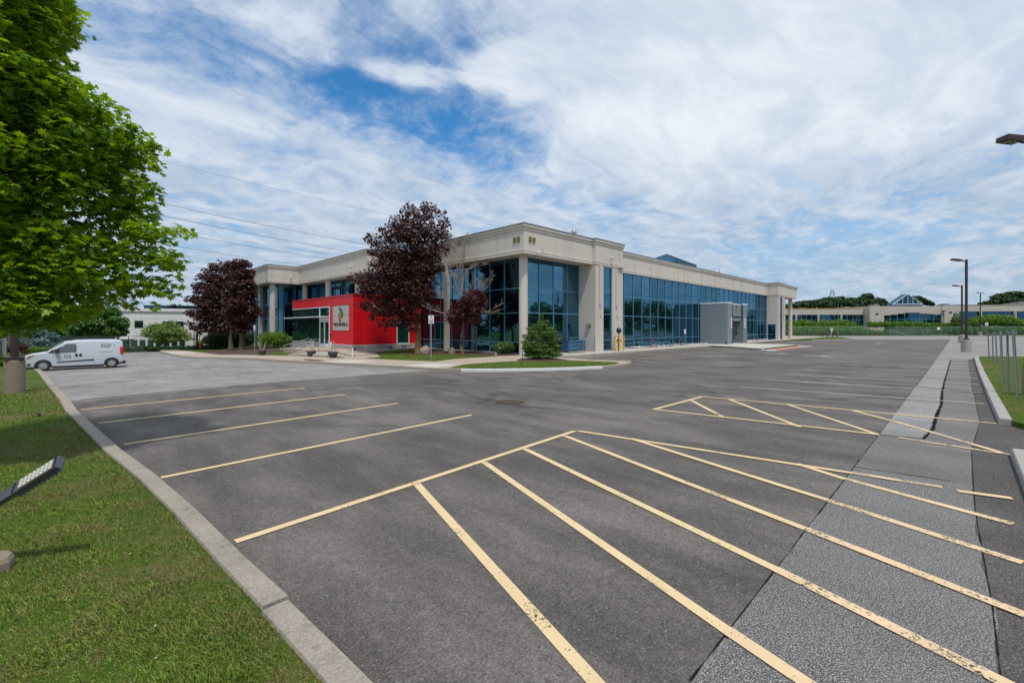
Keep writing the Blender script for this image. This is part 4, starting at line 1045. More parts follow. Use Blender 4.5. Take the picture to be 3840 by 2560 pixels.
for lo, hi in (((23.97, PY0 - .03, .70), (24.05, PY0 + .04, 3.01)), ((25.37, PY0 - .03, .70), (25.45, PY0 + .04, 3.01)), ((24.05, PY0 - .028, .70), (25.37, PY0 + .038, .78)), ((24.05, PY0 - .028, 2.93), (25.37, PY0 + .038, 3.01))):
    block('window_frame', WHITE_M, lo, hi, pav2)
block('coping', REDTRIM, (PX - .05, PY0 - .05, 5.45), (PX + .3, PY1, 5.62), pav2); block('coping', REDTRIM, (PX + .3, PY0 - .05, 5.452), (26.95, PY0 + .3, 5.618), pav2)
block('pavilion_roof', FLASH, (PX + .3, PY0 + .3, 5.40), (26.9, PY1, 5.50), pav2)
# stone base, every block laid
r_ = random.Random(21)
for row in range(3):
    z0 = -.05 + .235 * row; z1 = z0 + .228
    y = PY0 - .02 + (.2 if row % 2 else 0)
    while y < 46.4:
        w = r_.uniform(.34, .5); e = min(y + w, 46.45); block('stone_block', STONE, (PX - .03 - r_.uniform(0, .025), y, z0), (PX + .1, e - .010, z1), pav2); y = e
    y = 49.2
    while y < PY1:
        w = r_.uniform(.34, .5); block('stone_block', STONE, (PX - .03 - r_.uniform(0, .025), y, z0), (PX + .1, min(y + w, PY1) - .010, z1), pav2); y += w
    x = PX + .08 + (.2 if row % 2 else 0)
    while x < 26.9:
        w = r_.uniform(.34, .5); block('stone_block', STONE, (x, PY0 - .03 - r_.uniform(0, .025), z0), (min(x + w, 26.95) - .010, PY0 + .1, z1), pav2); x += w
block('stone_cap', WHITE_M, (PX - .045, PY0 - .045, .655), (PX + .02, 46.5, .70), pav2); block('stone_cap', WHITE_M, (PX + .02, PY0 - .044, .657), (26.9, PY0 + .01, .701), pav2)
# glazed front: green glass with fins, doors
FZ0, FZT, FZ1 = .78, 3.45, 4.55
for i in range(8):
    y0 = 49.16 + i * (PY1 - 49.16) / 8; y1 = y0 + (PY1 - 49.16) / 8
    for z0, z1 in ((FZ0, FZT), (FZT, FZ1)): pane(pav2, (PX + .03, y0 + .01, z0 + .02), (PX + .05, y1 - .01, z1 - .02), '-x', GLASS_GREEN, 'front_pane', .001)
    if i: block('glass_fin', MATS['dark_metal'], (PX + .0, y0 - .02, FZ0), (PX + .06, y0 + .02, FZ1), pav2)
block('front_pane', GLASS_GREEN, (PX + .03, 46.6, 3.62), (PX + .05, 49.1, 4.5), pav2)
for lo, hi in (((PX - .04, 46.50, .28), (PX + .08, 46.58, 4.58)), ((PX - .04, 49.09, .28), (PX + .08, 49.17, 4.58)), ((PX - .038, 46.58, 4.48), (PX + .078, 49.09, 4.58)), ((PX - .038, 49.17, 4.50), (PX + .078, PY1, 4.58)),
               ((PX - .038, 49.17, .70), (PX + .078, PY1, .79)), ((PX - .036, 46.58, 3.10), (PX + .076, 49.09, 3.40))):
    block('door_surround', WHITE_M, lo, hi, pav2)
block('sun_canopy', WHITE_M, (PX - .75, 46.50, 3.46), (PX - .04, 58.3, 3.56), pav2)
for y0 in (46.60, 47.86):
    y1 = y0 + 1.2
    for lo, hi in (((PX - .02, y0, .30), (PX + .04, y0 + .13, 3.08)), ((PX - .02, y1 - .13, .30), (PX + .04, y1, 3.08)), ((PX - .018, y0 + .13, .30), (PX + .038, y1 - .13, .68)), ((PX - .018, y0 + .13, 2.96), (PX + .038, y1 - .13, 3.08))):
        block('door_rail', WHITE_M, lo, hi, pav2)
    block('door_pane', GLASS_GREEN, (PX + .0, y0 + .13, .68), (PX + .02, y1 - .13, 2.96), pav2)
for y in (47.70, 47.98):
    b = MB(); b.tube([(PX - .02, y, 1.30), (PX - .10, y, 1.34), (PX - .10, y, 1.72), (PX - .02, y, 1.76)], .018, 6); b.build('door_handle', STEEL, pav2)
# sign board with fruit emblem and the company name
block('sign_board', SIGNBOARD, (PX - .03, 42.05, 2.10), (PX + .03, 45.68, 3.575), pav2); block('sign_board', SIGNBOARD, (PX - .03, 42.05, 3.59), (PX + .03, 45.68, 4.56), pav2)
def emblem(parent, c, s, face):
    """stylised fruit emblem: leafy crown over red, yellow and green fruit; c its middle, s its height"""
    def put(pts, m, lift, name='emblem_piece'):
        B = MB(); n = len(pts); q = []
        for d in (lift, lift - .02):
            for x, y in pts:
                q.append((c[0] - d, c[1] - x * s, c[2] + y * s) if face == '-x' else (c[0] + x * s, c[1] - d, c[2] + y * s))
        B.add(q, [tuple(range(n)), tuple(range(n, 2 * n))[::-1]] + [(i, (i + 1) % n, n + (i + 1) % n, n + i) for i in range(n)]); B.build(name, m, parent)
    def ell(cx, cy, rx, ry, rot=0, n=16, a0=0, a1=360):
        return [(cx + rx * math.cos(R(a)) * math.cos(R(rot)) - ry * math.sin(R(a)) * math.sin(R(rot)), cy + rx * math.cos(R(a)) * math.sin(R(rot)) + ry * math.sin(R(a)) * math.cos(R(rot))) for a in [a0 + (a1 - a0) * i / n for i in range(n)]]
    cols = EMB
    put(ell(-.13, -.18, .17, .30, 8), cols['red'], .030); put(ell(.02, -.12, .15, .27, -12), cols['yellow'], .036); put(ell(.14, -.06, .19, .16, 20), cols['green'], .042)
    put(ell(.24, .05, .10, .16, -40), cols['green'], .048); put(ell(.06, .14, .07, .20, -5), cols['teal'], .046); put(ell(.14, .24, .05, .17, -25), cols['green'], .050)
    put(ell(-.02, .30, .05, .17, 12), cols['slate'], .052); put(ell(-.12, .34, .05, .13, 20), cols['slate'], .044)
    put(ell(-.06, -.26, .06, .14, 15), cols['orange'], .054)
EMB = {k: mat('emblem_' + k, v, .5, 0, var=.03) for k, v in dict(red=(.32, .02, .02), yellow=(.62, .50, .03), green=(.07, .19, .03), teal=(.05, .24, .18), slate=(.04, .05, .06), orange=(.5, .15, .02)).items()}
emblem(pav2, (PX - .03, 43.75, 3.66), 1.55, '-x')
text('lettering', 'THE J.M. SMUCKER Co', .42, BLACK, pav2, (PX - .045, 43.82, 2.68), '-x', .012, .80)
b = MB(); b.tube([(23.2, PY0 - .02, .30), (23.2, PY0 - .3, .30)], .12, 10); b.build('drain_pipe', DARKM, pav2)
block('gas_meter', STEEL, (24.4, PY0 - .45, .18), (24.8, PY0 - .1, .62), pav2); b = MB(); b.tube([(24.85, PY0 - .3, .1), (24.9, PY0 - .3, .5), (25.3, PY0 - .3, .5), (25.3, PY0 - .3, .1)], .04, 6); b.build('meter_pipe', DARKM, pav2)
block('wall_box', BLACK, (PX - .08, 46.12, 1.5), (PX, 46.3, 1.75), pav2)

# ---- grey entrance porch on the right front
por = link('grey_porch', None, None, OB); pc = block('porch_core', JOINT, (VX0 + .05, VY + .06, .1), (64.9, 25.95, 5.55), por); block('porch_core', JOINT, (64.9, VY + .36, 3.40), (VX1 - .35, 25.95, 5.55), por); block('porch_core', JOINT, (68.74, VY + .06, .1), (VX1 - .05, 25.95, 5.55), por)
ZR = [.12, .98, 1.72, 2.50, 3.28, 3.88, 4.5, 5.15, 5.62]
ys_ = [VY, 23.04, 23.85, 24.55, 25.25, 25.96]
for i, (z0, z1) in enumerate(zip(ZR, ZR[1:])):
    for y0, y1 in zip(ys_, ys_[1:]): block('stone_panel', GREYPANEL, (VX0, y0 + (.0 if y0 == VY else .006), z0 + .006), (VX0 + .05, y1 - .006, z1 - .006), por)
    block('stone_panel', GREYPANEL, (VX0 + .05, VY, z0 + .006), (64.35, VY + .06, z1 - .006), por)
    block('stone_panel', GREYPANEL, (68.74, VY, z0 + .006), (VX1, VY + .06, z1 - .006), por)
    if z0 > 3.2: block('stone_panel', GREYPANEL, (64.356, VY + .28, z0 + .006), (68.744, VY + .34, z1 - .006), por)
    if z0 < 3.2: block('stone_panel', GREYPANEL, (68.74, VY + .07, z0 + .006), (68.749, 25.9, z1 - .006), por)
for lo, hi in (((VX0 - .03, VY - .03, 5.62), (64.38, VY + .12, 5.80)), ((VX0 - .03, VY + .12, 5.622), (VX0 + .12, 25.98, 5.798)), ((64.38, VY + .25, 5.56), (68.74, VY + .4, 5.70)), ((68.74, VY - .03, 5.62), (VX1 + .03, VY + .12, 5.80))):
    block('coping', WHITE_M, lo, hi, por)
block('porch_door', DARKM, (65.0, 24.2, .15), (68.7, 24.28, 3.32), por); block('porch_side', DARKVOID, (64.9, VY + .4, .15), (64.95, 24.2, 3.32), por)
for x in (63.95, 69.25): block('light_strip', WHITE_M, (x - .11, VY - .10, 2.25), (x + .11, VY - .002, 3.75), por)
block('keypad', DARKM, (68.70, 23.1, 1.4), (68.738, 23.3, 1.7), por)
emblem(por, (66.9, VY + .28, 4.95), 1.25, '-y')
text('lettering', 'THE J.M. SMUCKER Co', .34, BLACK, por, (66.9, VY + .25, 3.84), '-y', .012, .95)

# entrance steps, landing and ramp
en = thing('entrance_steps', 'pale concrete steps with a landing and ramp in front of the red entrance pavilion', 'steps', (0, 0, 0))
zb = zg(14.5, 43) + .13
for i in range(4):
    z1 = zb + (i + 1) * (.28 - zb) / 4.0
    block('step', WALK, (14.35 + .36 * i, 42.05, zb - .1), (14.35 + .36 * (i + 1) + (.02 if i < 3 else 0), 43.95, z1), en)
block('landing', WALK, (15.79, 42.0, -.45), (19.26, 49.6, .279), en)
b = MB(); b.add([(17.1, 42.0, .279), (19.24, 42.0, .279), (19.24, 36.6, .07), (17.1, 36.2, -.02), (17.1, 42.0, -.3), (17.1, 36.2, -.3), (16.9, 42.0, .33), (16.9, 36.0, .05), (16.9, 42, -.4), (16.9, 36.0, -.4), (17.1, 42, .33), (17.1, 36.0, .05)],
                [(0, 1, 2, 3), (6, 10, 11, 7), (6, 7, 9, 8), (10, 0, 3, 11), (7, 11, 5, 9)]); b.build('ramp', WALK, en)
for nm, y in (('a', 42.1), ('b', 43.9)):
    hr = thing('handrail', 'grey pipe handrail on the %s side of the entrance steps' % ('near' if y < 43 else 'far'), 'handrail', (0, 0, 0), 0, 'handrails of the entrance steps')
    b = MB(); b.tube([(14.0, y, .30), (14.0, y, .78), (14.25, y, .80), (16.2, y, 1.32), (16.45, y, 1.32), (16.45, y, .28)], .028, 7); b.build('top_rail', STEEL, hr)
    b = MB(); b.tube([(14.0, y, .30), (14.3, y, .30), (15.9, y, .78)], .022, 6); b.build('lower_rail', STEEL, hr)
    for x, z in ((14.9, .98), (15.9, 1.24)):
        b = MB(); b.cyl((x, y), .022, zb - .05, z, 7); b.build('post', STEEL, hr)
# ------------------------------------------------------------------ trees, shrubs
RV = Vector((RT[0], RT[1], 0)); FV = Vector((FW[0], FW[1], 0))
def sculpt(base, D, k, spots, seed, depth=.9, flat=.62, dmul=1.0):
    """clumps for a crown measured as (x, y, r) on zoom k; each measured lobe gets a nearer and a farther partner so that the crown is round"""
    r_ = random.Random(seed); out = []; sc = ZO[k][2] / F
    for s in spots:
        x, y, r = s[:3]; off = s[3] if len(s) > 3 else 0
        for sg in (-1, 1):
            dd = D + off + sg * r * sc * D * depth * r_.uniform(.5, 1.1); px_, py_ = u(k, x, y)
            p = at(px_, py_, D + off) ; p = p + FV * (dd - D - off); p.z = at(px_, py_, D + off).z
            rr = r * sc * D
            q = p - Vector(base); out.append((q.x, q.y, q.z, rr, rr, rr * flat))
    return out
def dist(p): return p.x * FW[0] + p.y * FW[1]

# the big green maple whose boughs hang into the picture from the left
sp = [(330, 600, 110), (450, 790, 115), (520, 700, 105), (600, 940, 80), (300, 850, 125), (480, 1060, 95), (60, 40, 120), (-60, 60, 150), (210, 120, 80), (130, 190, 110), (0, 180, 150), (215, 260, 75), (60, 330, 140), (290, 360, 80), (170, 400, 120), (370, 440, 90), (495, 480, 55), (270, 500, 130), (120, 560, 150), (-40, 480, 160),
      (450, 560, 100), (580, 600, 90), (690, 665, 55), (590, 700, 100), (430, 690, 120), (690, 750, 45), (-60, 720, 180), (60, 690, 120), (650, 850, 70), (560, 830, 100), (680, 920, 45), (420, 830, 120), (330, 700, 110), (40, 880, 130), (560, 950, 110),
      (440, 950, 90), (120, 1000, 140), (-60, 1050, 180), (700, 1060, 85), (820, 1050, 50), (600, 1060, 90), (640, 1160, 110), (770, 1180, 75), (810, 1250, 50), (500, 1150, 90), (300, 1100, 130), (350, 1230, 130), (650, 1290, 85), (740, 1310, 65), (540, 1280, 100),
      (180, 1200, 140), (30, 1240, 150), (420, 1350, 90), (570, 1370, 55), (700, 1385, 35), (250, 1340, 120), (100, 1370, 120), (-60, 1380, 150), (320, 1420, 70), (190, 1440, 80), (60, 1460, 80),
      (-300, 300, 260), (-350, 700, 280), (-320, 1100, 260), (-150, -120, 240), (40, -120, 150), (-500, 500, 260), (-520, 950, 260), (-250, -350, 260), (-450, 0, 260)]
mb = Vector((-4.2, 11.8, .1))
sp = [(x, y, r * .86) + ((-.9,) if x < 120 else (-.3,) if x < 400 else (.8,)) for x, y, r in sp]
mc = sculpt(mb, 8.0, 'A', sp, 3, .9, .78)
make_tree('maple_tree', 'large bright green maple with boughs hanging over the lawn at the left edge', 'tree', mb, mc, 50000, .160, LEAF_MAPLE, .24, 5, None, BARK, MAPLE, 2.0, .80, .45, 16, .35)

# the big purple maple in front of the entrance pavilion
pb = gp('w', 430, 700, .18); D_ = dist(pb)
sp = [(560, 130, 75), (570, 70, 35), (740, 110, 80), (850, 130, 45), (660, 200, 110), (860, 220, 60), (480, 230, 90), (310, 290, 45), (420, 330, 110), (250, 380, 75), (180, 380, 35), (600, 340, 140), (790, 330, 110), (880, 260, 50), (900, 350, 45),
      (230, 500, 45), (350, 490, 120), (540, 500, 140), (720, 480, 130), (850, 470, 70), (300, 620, 90), (450, 650, 150), (640, 640, 140), (780, 620, 90), (180, 680, 60), (90, 720, 70), (230, 760, 110), (400, 800, 140), (580, 800, 130), (720, 760, 90),
      (150, 970, 60), (240, 950, 100), (340, 980, 120), (480, 960, 130), (620, 930, 100), (230, 1060, 50), (330, 1120, 60), (330, 1180, 30), (450, 1090, 100), (580, 1080, 90), (600, 1160, 70), (680, 1060, 60), (180, 850, 80), (690, 880, 80)]
make_tree('purple_maple', 'tallest dark purple maple growing in front of the red entrance pavilion', 'tree', pb, sculpt(pb, D_, 2, sp, 5, 1.0, .72), 22000, .25, LEAF_PURPLE, .26, 6, None, BARK_ORANGE, MAPLE, 1.9, .70, .40, 12, .2)

# the half dead maple beside it
db = gp('w', 1250, 705, .18); D2 = dist(db)
sp = [(1130, 900, 110), (1060, 960, 90), (1180, 860, 60), (1210, 930, 60), (1150, 1000, 90), (1040, 1050, 80), (960, 1040, 80), (1130, 1090, 80), (1180, 1080, 50), (930, 1090, 50), (980, 1120, 45), (740, 830, 60), (680, 860, 60), (640, 890, 35), (760, 870, 45), (1220, 850, 30)]
dt = make_tree('dying_maple', 'half dead maple with bare pale branches above a low clump of red brown leaves', 'tree', db, sculpt(db, D2, 2, sp, 9, 1.0, .7), 5200, .20, LEAF_RED, .15, 8, None, BARK_ORANGE, MAPLE, 1.6, .6, .35, 4, .2)
def bare(root, p0, dirv, L, r, seed, name='bare_branch', depth=4):
    r_ = random.Random(seed); b = MB()
    def grow(p, d, L, r, lv):
        n = 4; pts = [p]; q = p.copy(); dd = d.copy()
        for i in range(n):
            dd = (dd + Vector((r_.uniform(-.2, .2), r_.uniform(-.2, .2), r_.uniform(-.12, .16)))).normalized(); q = q + dd * L / n; pts.append(q.copy())
        b.tube(pts, [r * (1 - .62 * i / n) for i in range(n + 1)], 4 if lv < 3 else 5)
        if lv <= 0: return
        for i in range(r_.choice((3, 4, 4))):
            k = r_.randint(1, n); nd = (dd + Vector((r_.uniform(-1, 1), r_.uniform(-1, 1), r_.uniform(-.35, .7))) * .75).normalized()
            grow(pts[k], nd, L * r_.uniform(.45, .68), max(.009, r * .45), lv - 1)
    grow(Vector(p0), Vector(dirv).normalized(), L, r, depth)
    b.build(name, DEADWOOD, root)
c0 = db
def rel(x, y, off=0): return at(*u(2, x, y), D2 + off) - c0
for i, (a, c_, r0, off) in enumerate((((1015, 870), (1030, 620), .11, 0), ((1030, 700), (1050, 420), .06, .3), ((1000, 860), (930, 640), .06, -.4), ((940, 690), (850, 560), .04, -.8), ((960, 620), (960, 360), .04, .4), ((1010, 620), (1110, 400), .04, -.3),
                                      ((930, 950), (800, 860), .05, -.6), ((900, 1040), (680, 1010), .045, .3), ((1010, 960), (1250, 850), .04, -.5), ((1060, 1030), (1330, 1010), .045, .2), ((1040, 640), (1180, 620), .03, -.4), ((1010, 820), (860, 780), .045, .7), ((1040, 850), (1240, 780), .03, .9), ((880, 900), (650, 870), .04, .5))):
    p0 = rel(*a); p1 = rel(*c_, off); bare(dt, p0, p1 - p0, (p1 - p0).length * .78, r0 * .95, 30 + i, depth=4)

# dark purple maples on the mulch bed at the far left end
for nm, bx, spx, sd, lab, lf in ((0, (810, 1415), [(800, 150, 100), (880, 170, 60), (940, 260, 40), (700, 180, 90), (620, 160, 60), (860, 300, 110), (740, 320, 130), (960, 420, 50), (900, 450, 100), (780, 480, 140), (880, 600, 110), (960, 560, 60), (1000, 700, 50), (830, 740, 150), (960, 830, 100), (1080, 890, 55), (850, 940, 130), (940, 1020, 60), (800, 1090, 110), (900, 1110, 60), (730, 640, 130), (720, 860, 120), (700, 1040, 110)], 21, 'dark purple maple nearest the round column at the left end of the building', 10000),
                             (1, (655, 1400), [(480, 110, 30), (380, 170, 55), (440, 210, 80), (560, 230, 110), (330, 260, 70), (260, 240, 25), (250, 340, 70), (420, 370, 130), (150, 390, 30), (580, 400, 130), (180, 470, 70), (120, 500, 40), (320, 520, 130), (500, 560, 150), (170, 570, 50), (100, 680, 90), (250, 680, 130), (420, 740, 150), (600, 720, 130), (50, 690, 40), (60, 870, 70), (180, 880, 120), (350, 920, 150), (540, 930, 140), (40, 1020, 50), (110, 1090, 60), (240, 1080, 110), (400, 1090, 120), (560, 1110, 100), (210, 1160, 50)], 22, 'dark purple maple spreading towards the white van behind the lawn slope', 12000)):
    tb = gp('t', *bx, .18); tb.z = zg(tb.x, tb.y) + .17; Dt = dist(tb)
    make_tree('purple_maple', lab, 'tree', tb, sculpt(tb, Dt, 't', [(x, y, r * .92) for x, y, r in spx], sd, 1.0, .75), lf, .33, LEAF_PURPLE, .28, sd, 'dark purple maples on the mulch bed', BARK, MAPLE, 2.2, .65, .40, 8, .2)

# small spruce on its mulch mound, tied to two stakes
def conifer(name, label, base, h, rb, n, size, m, seed, group=None, tiers=14):
    t = thing(name, label, 'tree', base, 0, group); b = MB(); b.tube([(0, 0, -.1), (0, 0, h * .5), (.02, 0, h * .97)], [h * .03, h * .02, .01], 7); b.build('trunk', BARK, t)
    rng = np.random.default_rng(seed); cl = []
    for i in range(tiers):
        v = i / (tiers - 1.); z = h * (.10 + .84 * v); rr = rb * (((1 - v) ** .62) if seed != 31 else (max(0, 1 - (v / .90) ** 2.6) ** .60 if v < .87 else .06)) * (1.0 if v > .12 else .92) + .03; k = max(3, int(12 * (1 - v) + 2))
        for j in range(k):
            a = 2 * math.pi * (j + rng.random()) / k; q = rr * rng.uniform(.55, .85); w = rr * rng.uniform(.22, .36) + .02
            cl.append((q * math.cos(a), q * math.sin(a), z - .10 * q + rng.normal() * .03 * h / tiers, w, w, .40 * h / tiers * (1 + .3 * rng.random()), w))
    leaf_cloud('crown', cl, n, size, m, t, seed, NEEDLES, .5, .3, droop=-.1)
    return t
pq = gp('3', 0, 0) if False else None
conifer('spruce', 'young bushy green spruce tied between two stakes on the grass island', (23.45, 20.75, .25), 3.25, 1.42, 15000, .17, NEEDLE, 31, None, 13)
for x, y, s_ in ((285, 1418, 'left'), (618, 1430, 'right')):
    q = gp(3, x, y, .2); b = MB(); b.tube([(q.x, q.y, 0), (q.x + .03, q.y, 1.15)], .022, 6); tag(b.build('tree_stake', DARKM), 'dark stake standing on the %s side of the young spruce' % s_, 'stake', 'stakes beside the young spruce')

def shrub(name, label, base, clumps, n, size, m, seed, group=None, cat='shrub', bloom=0, shape=KITE):
    t = thing(name, label, cat, base, 0, group)
    b = MB(); r_ = random.Random(seed)
    for i in range(5): b.tube([(0, 0, -.05), (r_.uniform(-.3, .3), r_.uniform(-.3, .3), max(c[2] for c in clumps) * .9)], .02, 5)
    b.build('stem', BARK, t); leaf_cloud('foliage', clumps, n, size, m, t, seed, shape, .5, .5)
    if bloom: leaf_cloud('flowers', clumps, bloom, size * .9, BLOOM, t, seed + 1, shape, .3, .85)
    return t
def dome(rx, ry, h, n, seed, s=.45):
    r_ = random.Random(seed); out = [(0, 0, h * .45, rx * .8, ry * .8, h * .45)]
    for i in range(n):
        a = 2.4 * i; q = r_.uniform(.35, .72); z = h * (.30 + .5 * (1 - q) * r_.uniform(.7, 1.2)); out.append((rx * q * math.cos(a), ry * q * math.sin(a), z, rx * s, ry * s, h * s * .7))
    return out
shrub('flowering_shrub', 'rounded green shrub with cream flowers beside the corner column', (26.25, 27.4, .15), dome(1.0, .95, 1.15, 10, 4), 5200, .10, LEAF_GREEN, 4, None, 'shrub', 260)
q = gp('t', 1120, 1420, .15); q.z = zg(q.x, q.y) + .15
shrub('round_shrub', 'clipped round bright green shrub left of the round column', (18.3, 61.2, q.z + .15), dome(1.75, 1.6, 2.2, 12, 5, .5), 7000, .14, LEAF_LIME, 5, 'shrubs at the left end of the building')
shrub('variegated_shrub', 'low pale variegated shrub right of the round column', (19.9, 60.4, .0), dome(1.25, 1.0, 1.35, 10, 6), 2600, .15, LEAF_PALE, 6, 'shrubs at the left end of the building')
shrub('dark_shrub', 'dark green shrub under the left purple maple', gp('a', 1260, 1080, .1), dome(2.6, 2.0, 2.6, 12, 7), 7000, .18, LEAF_DARK, 7, 'shrubs at the left end of the building')
shrub('dark_shrub', 'dark shrub right of the pale maple trunk', gp('a', 1650, 1050, .1), dome(1.8, 1.6, 2.4, 10, 8), 4200, .18, LEAF_DARK, 8, 'shrubs at the left end of the building')
shrub('dark_shrub', 'darkest low shrub between the two purple maple trunks', gp('a', 1470, 1040, .1), dome(1.5, 1.6, 2.6, 10, 9), 3600, .18, LEAF_PURPLE, 9, 'shrubs at the left end of the building')

# boulder, stump, sign posts
q = gp('w', 560, 712, .15); b = MB(); r_ = random.Random(3)
n = 14; vs = []; BS = .60
for i in range(8):
    ph = -.5 + 2.05 * i / 7
    for k in range(n):
        a = 2 * math.pi * k / n; rr = BS * .80 * (1 + .10 * math.sin(3 * a + 1) + r_.uniform(-.05, .05)); vs.append((rr * math.cos(ph) * math.cos(a) * 1.0, rr * math.cos(ph) * math.sin(a) * .9, .20 + BS * .90 * math.sin(ph) * (1 + .08 * math.cos(a))))
b.add(vs, [(i * n + k, i * n + (k + 1) % n, (i + 1) * n + (k + 1) % n, (i + 1) * n + k) for i in range(7) for k in range(n)] + [tuple(range(7 * n, 8 * n))])
tag(b.build('boulder', BOULDER, None, (q.x, q.y, .05)), 'pinkish granite boulder lying at the foot of the tallest purple maple', 'boulder')
q = gp('w', 1048, 712, .17); b = MB(); b.cyl((0, 0), .30, -.1, .42, 14, .28); b.cyl((0, 0), .22, .42, .50, 14, .20); tag(b.build('stump', AGED, None, (q.x, q.y, .15)), 'squat round stone block on the mulch between the maple trunks', 'block')
q = gp('w', 1857, 745, .17); b = MB(); lump(b, (0, 0, .08), .12, random.Random(8)); tag(b.build('pale_rock', ROCK_W, None, (q.x, q.y, .17)), 'small pale rock on the mulch near the flowering shrub', 'rock')

def post_sign(name, label, base, h, wx, hx, facing, prints, group=None, zoff=0, postm=None):
    """flat sign on a steel post; facing is the yaw of the face normal; prints are (kind, x, z, size, material, text)"""
    t = thing(name, label, 'sign', base, facing, group)
    b = MB(); b.box((-.03, .006, -.1), (.03, .05, h)); b.build('post', postm or STEEL, t)
    b = MB(); b.box((-wx / 2, -.012, h - hx), (wx / 2, .004, h)); pl_ = b.build('sign_plate', SIGNW, t)
    for pr in prints:
        if pr[0] == 'bar': block('print_line', pr[4], (pr[1] - pr[3] / 2, -.0145, h - hx + pr[2] - .012), (pr[1] + pr[3] / 2, -.0125, h - hx + pr[2] + .012), pl_)
        elif pr[0] == 'ring':
            B = MB(); n = 20; vs = []
            for r1 in (pr[3], pr[3] * .78):
                for k in range(n): vs.append((pr[1] + r1 * math.cos(2 * math.pi * k / n), -.0145, h - hx + pr[2] + r1 * math.sin(2 * math.pi * k / n)))
            B.add(vs, [(k, (k + 1) % n, n + (k + 1) % n, n + k) for k in range(n)]); B.build('print_ring', pr[4], pl_)
        else:
            me = text_mesh(pr[5], pr[3], .001); me.materials.append(pr[4]) if not me.materials else None
            o = link('lettering', me, None, pl_, (pr[1], -.014, h - hx + pr[2]), (R(90), 0, 0))
    return t
q = gp('w', 670, 828, .15); face = math.atan2(-q.x, q.y)  # turned roughly to the lot
hs = 3.15
post_sign('parking_sign', 'white accessible parking sign on a thin steel post in the grass before the maples', q, hs, .37, .58, R(-38),
          [('ring', 0, .46, .085, SIGNK), ('text', 0, .46, .13, SIGNK, 'P'), ('text', 0, .31, .062, SIGNK, 'BY PERMIT')] + [('bar', 0, .23 - .045 * i, .29 - .03 * (i % 3), SIGNK) for i in range(5)])
q = gp('t', 997, 1478, .15)
post_sign('parking_sign', 'narrow white and red sign on a post by the planter at the left end', q, 2.9, .30, .50, R(-78), [('text', 0, .36, .18, SIGNR, 'P'), ('bar', 0, .18, .2, SIGNR), ('bar', 0, .10, .2, SIGNK)])
q = ony(*u(4, 882, 1068), 24.4)
post_sign('parking_sign', 'small white sign on a blue post beside the grey porch', (q.x, 24.4, .15), 2.0, .26, .54, R(-30), [('text', 0, .40, .16, SIGNK, 'P'), ('bar', 0, .24, .18, SIGNK), ('bar', 0, .14, .18, SIGNK)], None, 0, FRAME_B)

# planters with birch sticks
def planter(label, base, sticks, s=1.0, tw=()):
    t = thing('planter', label, 'planter', base, 0, 'bowl planters with white sticks in front of the entrance'); t.scale = (.66, .66, .70)
    b = MB(); b.lathe((0, 0, 0), [(.26 * s, 0), (.30 * s, .02), (.50 * s, .30 * s), (.585 * s, .60 * s), (.60 * s, .66 * s), (.55 * s, .66 * s), (.53 * s, .58 * s)], 26); b.build('bowl', PLANTER, t)
    b = MB(); b.cyl((0, 0), .53 * s, .5 * s, .58 * s, 18); b.build('soil', MULCH, t)
    for x, dx, h in sticks:
        b = MB(); v0 = RV * x; v1 = RV * (x + dx); b.tube([(v0.x, v0.y, .5), (v1.x, v1.y, .5 + h)], .028, 6); b.build('birch_stick', BIRCH, t)
    r_ = random.Random(len(label)); b = MB()
    for i in range(16):
        a, c_ = r_.uniform(-.4, .4), r_.uniform(-.4, .4); b.tube([(a, c_, .55), (a * 1.3, c_ * 1.3, .55 + r_.uniform(.3, .75)), (a * 1.6 + r_.uniform(-.1, .1), c_ * 1.6, .55 + r_.uniform(.4, 1.0))], .008, 4)
    b.build('dry_twigs', DEADWOOD, t)
    leaf_cloud('yellow_blooms', [(RV.x * a, RV.y * a, .75 + z, .12, .12, .15) for a, z in tw] or [(0, 0, .8, .3, .3, .15)], 60, .07, mat('yellow_bloom', (.6, .42, .10), .7), t, 3, KITE, .5, 0)
def gp0(k, x, y, dz=.15): q = gp(k, x, y, dz); q.z = zg(q.x, q.y) + dz; return q
planter('dark bowl planter with four white sticks leaning left, on the rocks before the steps', gp0('e', 575, 830), [(-.10, -.60, 1.15), (-.02, -.18, 1.35), (.05, -.15, 1.3), (.12, .05, .9)], 1.0)
planter('dark bowl planter with three white sticks and an orange flower, right of the entrance door', gp0('e', 1005, 858), [(-.2, -.35, 1.4), (-.08, -.02, 1.45), (.1, .02, 1.4)], 1.03, [(.35, .35), (.45, .6), (.3, .2)])
planter('grey bowl planter with two crossed white sticks at the foot of the left lawn', gp0('t', 1110, 1493), [(-.15, -.42, 1.35), (.15, .38, 1.3)], .98, [(-.1, .1), (.1, .0)])
# white bollards
for x, y, dz, h, lab in ((1400, 843, .13, 1.02, 'short white bollard at the foot of the ramp by the pavilion corner'), (605, 690, .29, 1.25, 'white bollard on the landing behind the left planter'), (965, 712, .22, 1.2, 'white bollard on the ramp behind the right planter')):
    q = gp('e', x, y, dz); b = MB(); h *= .70; b.cyl((0, 0), .065, -.1, h - .03, 12); b.cyl((0, 0), .055, h - .03, h, 12, .04); tag(b.build('bollard', WHITE_M, None, (q.x, q.y, q.z)), lab, 'bollard', 'white bollards at the entrance')
# bicycle-style dark rail by the left pier
q = gp0('t', 1000, 1330); b = MB(); b.tube([(0, 0, 0), (0, 0, 1.1), (-.35, .3, 1.55)], .05, 6); tag(b.build('ground_floodlight', DARKM, None, (18.6, 66.5, -.1)), 'dark floodlight leaning against the left end pier behind the sign post', 'floodlight')

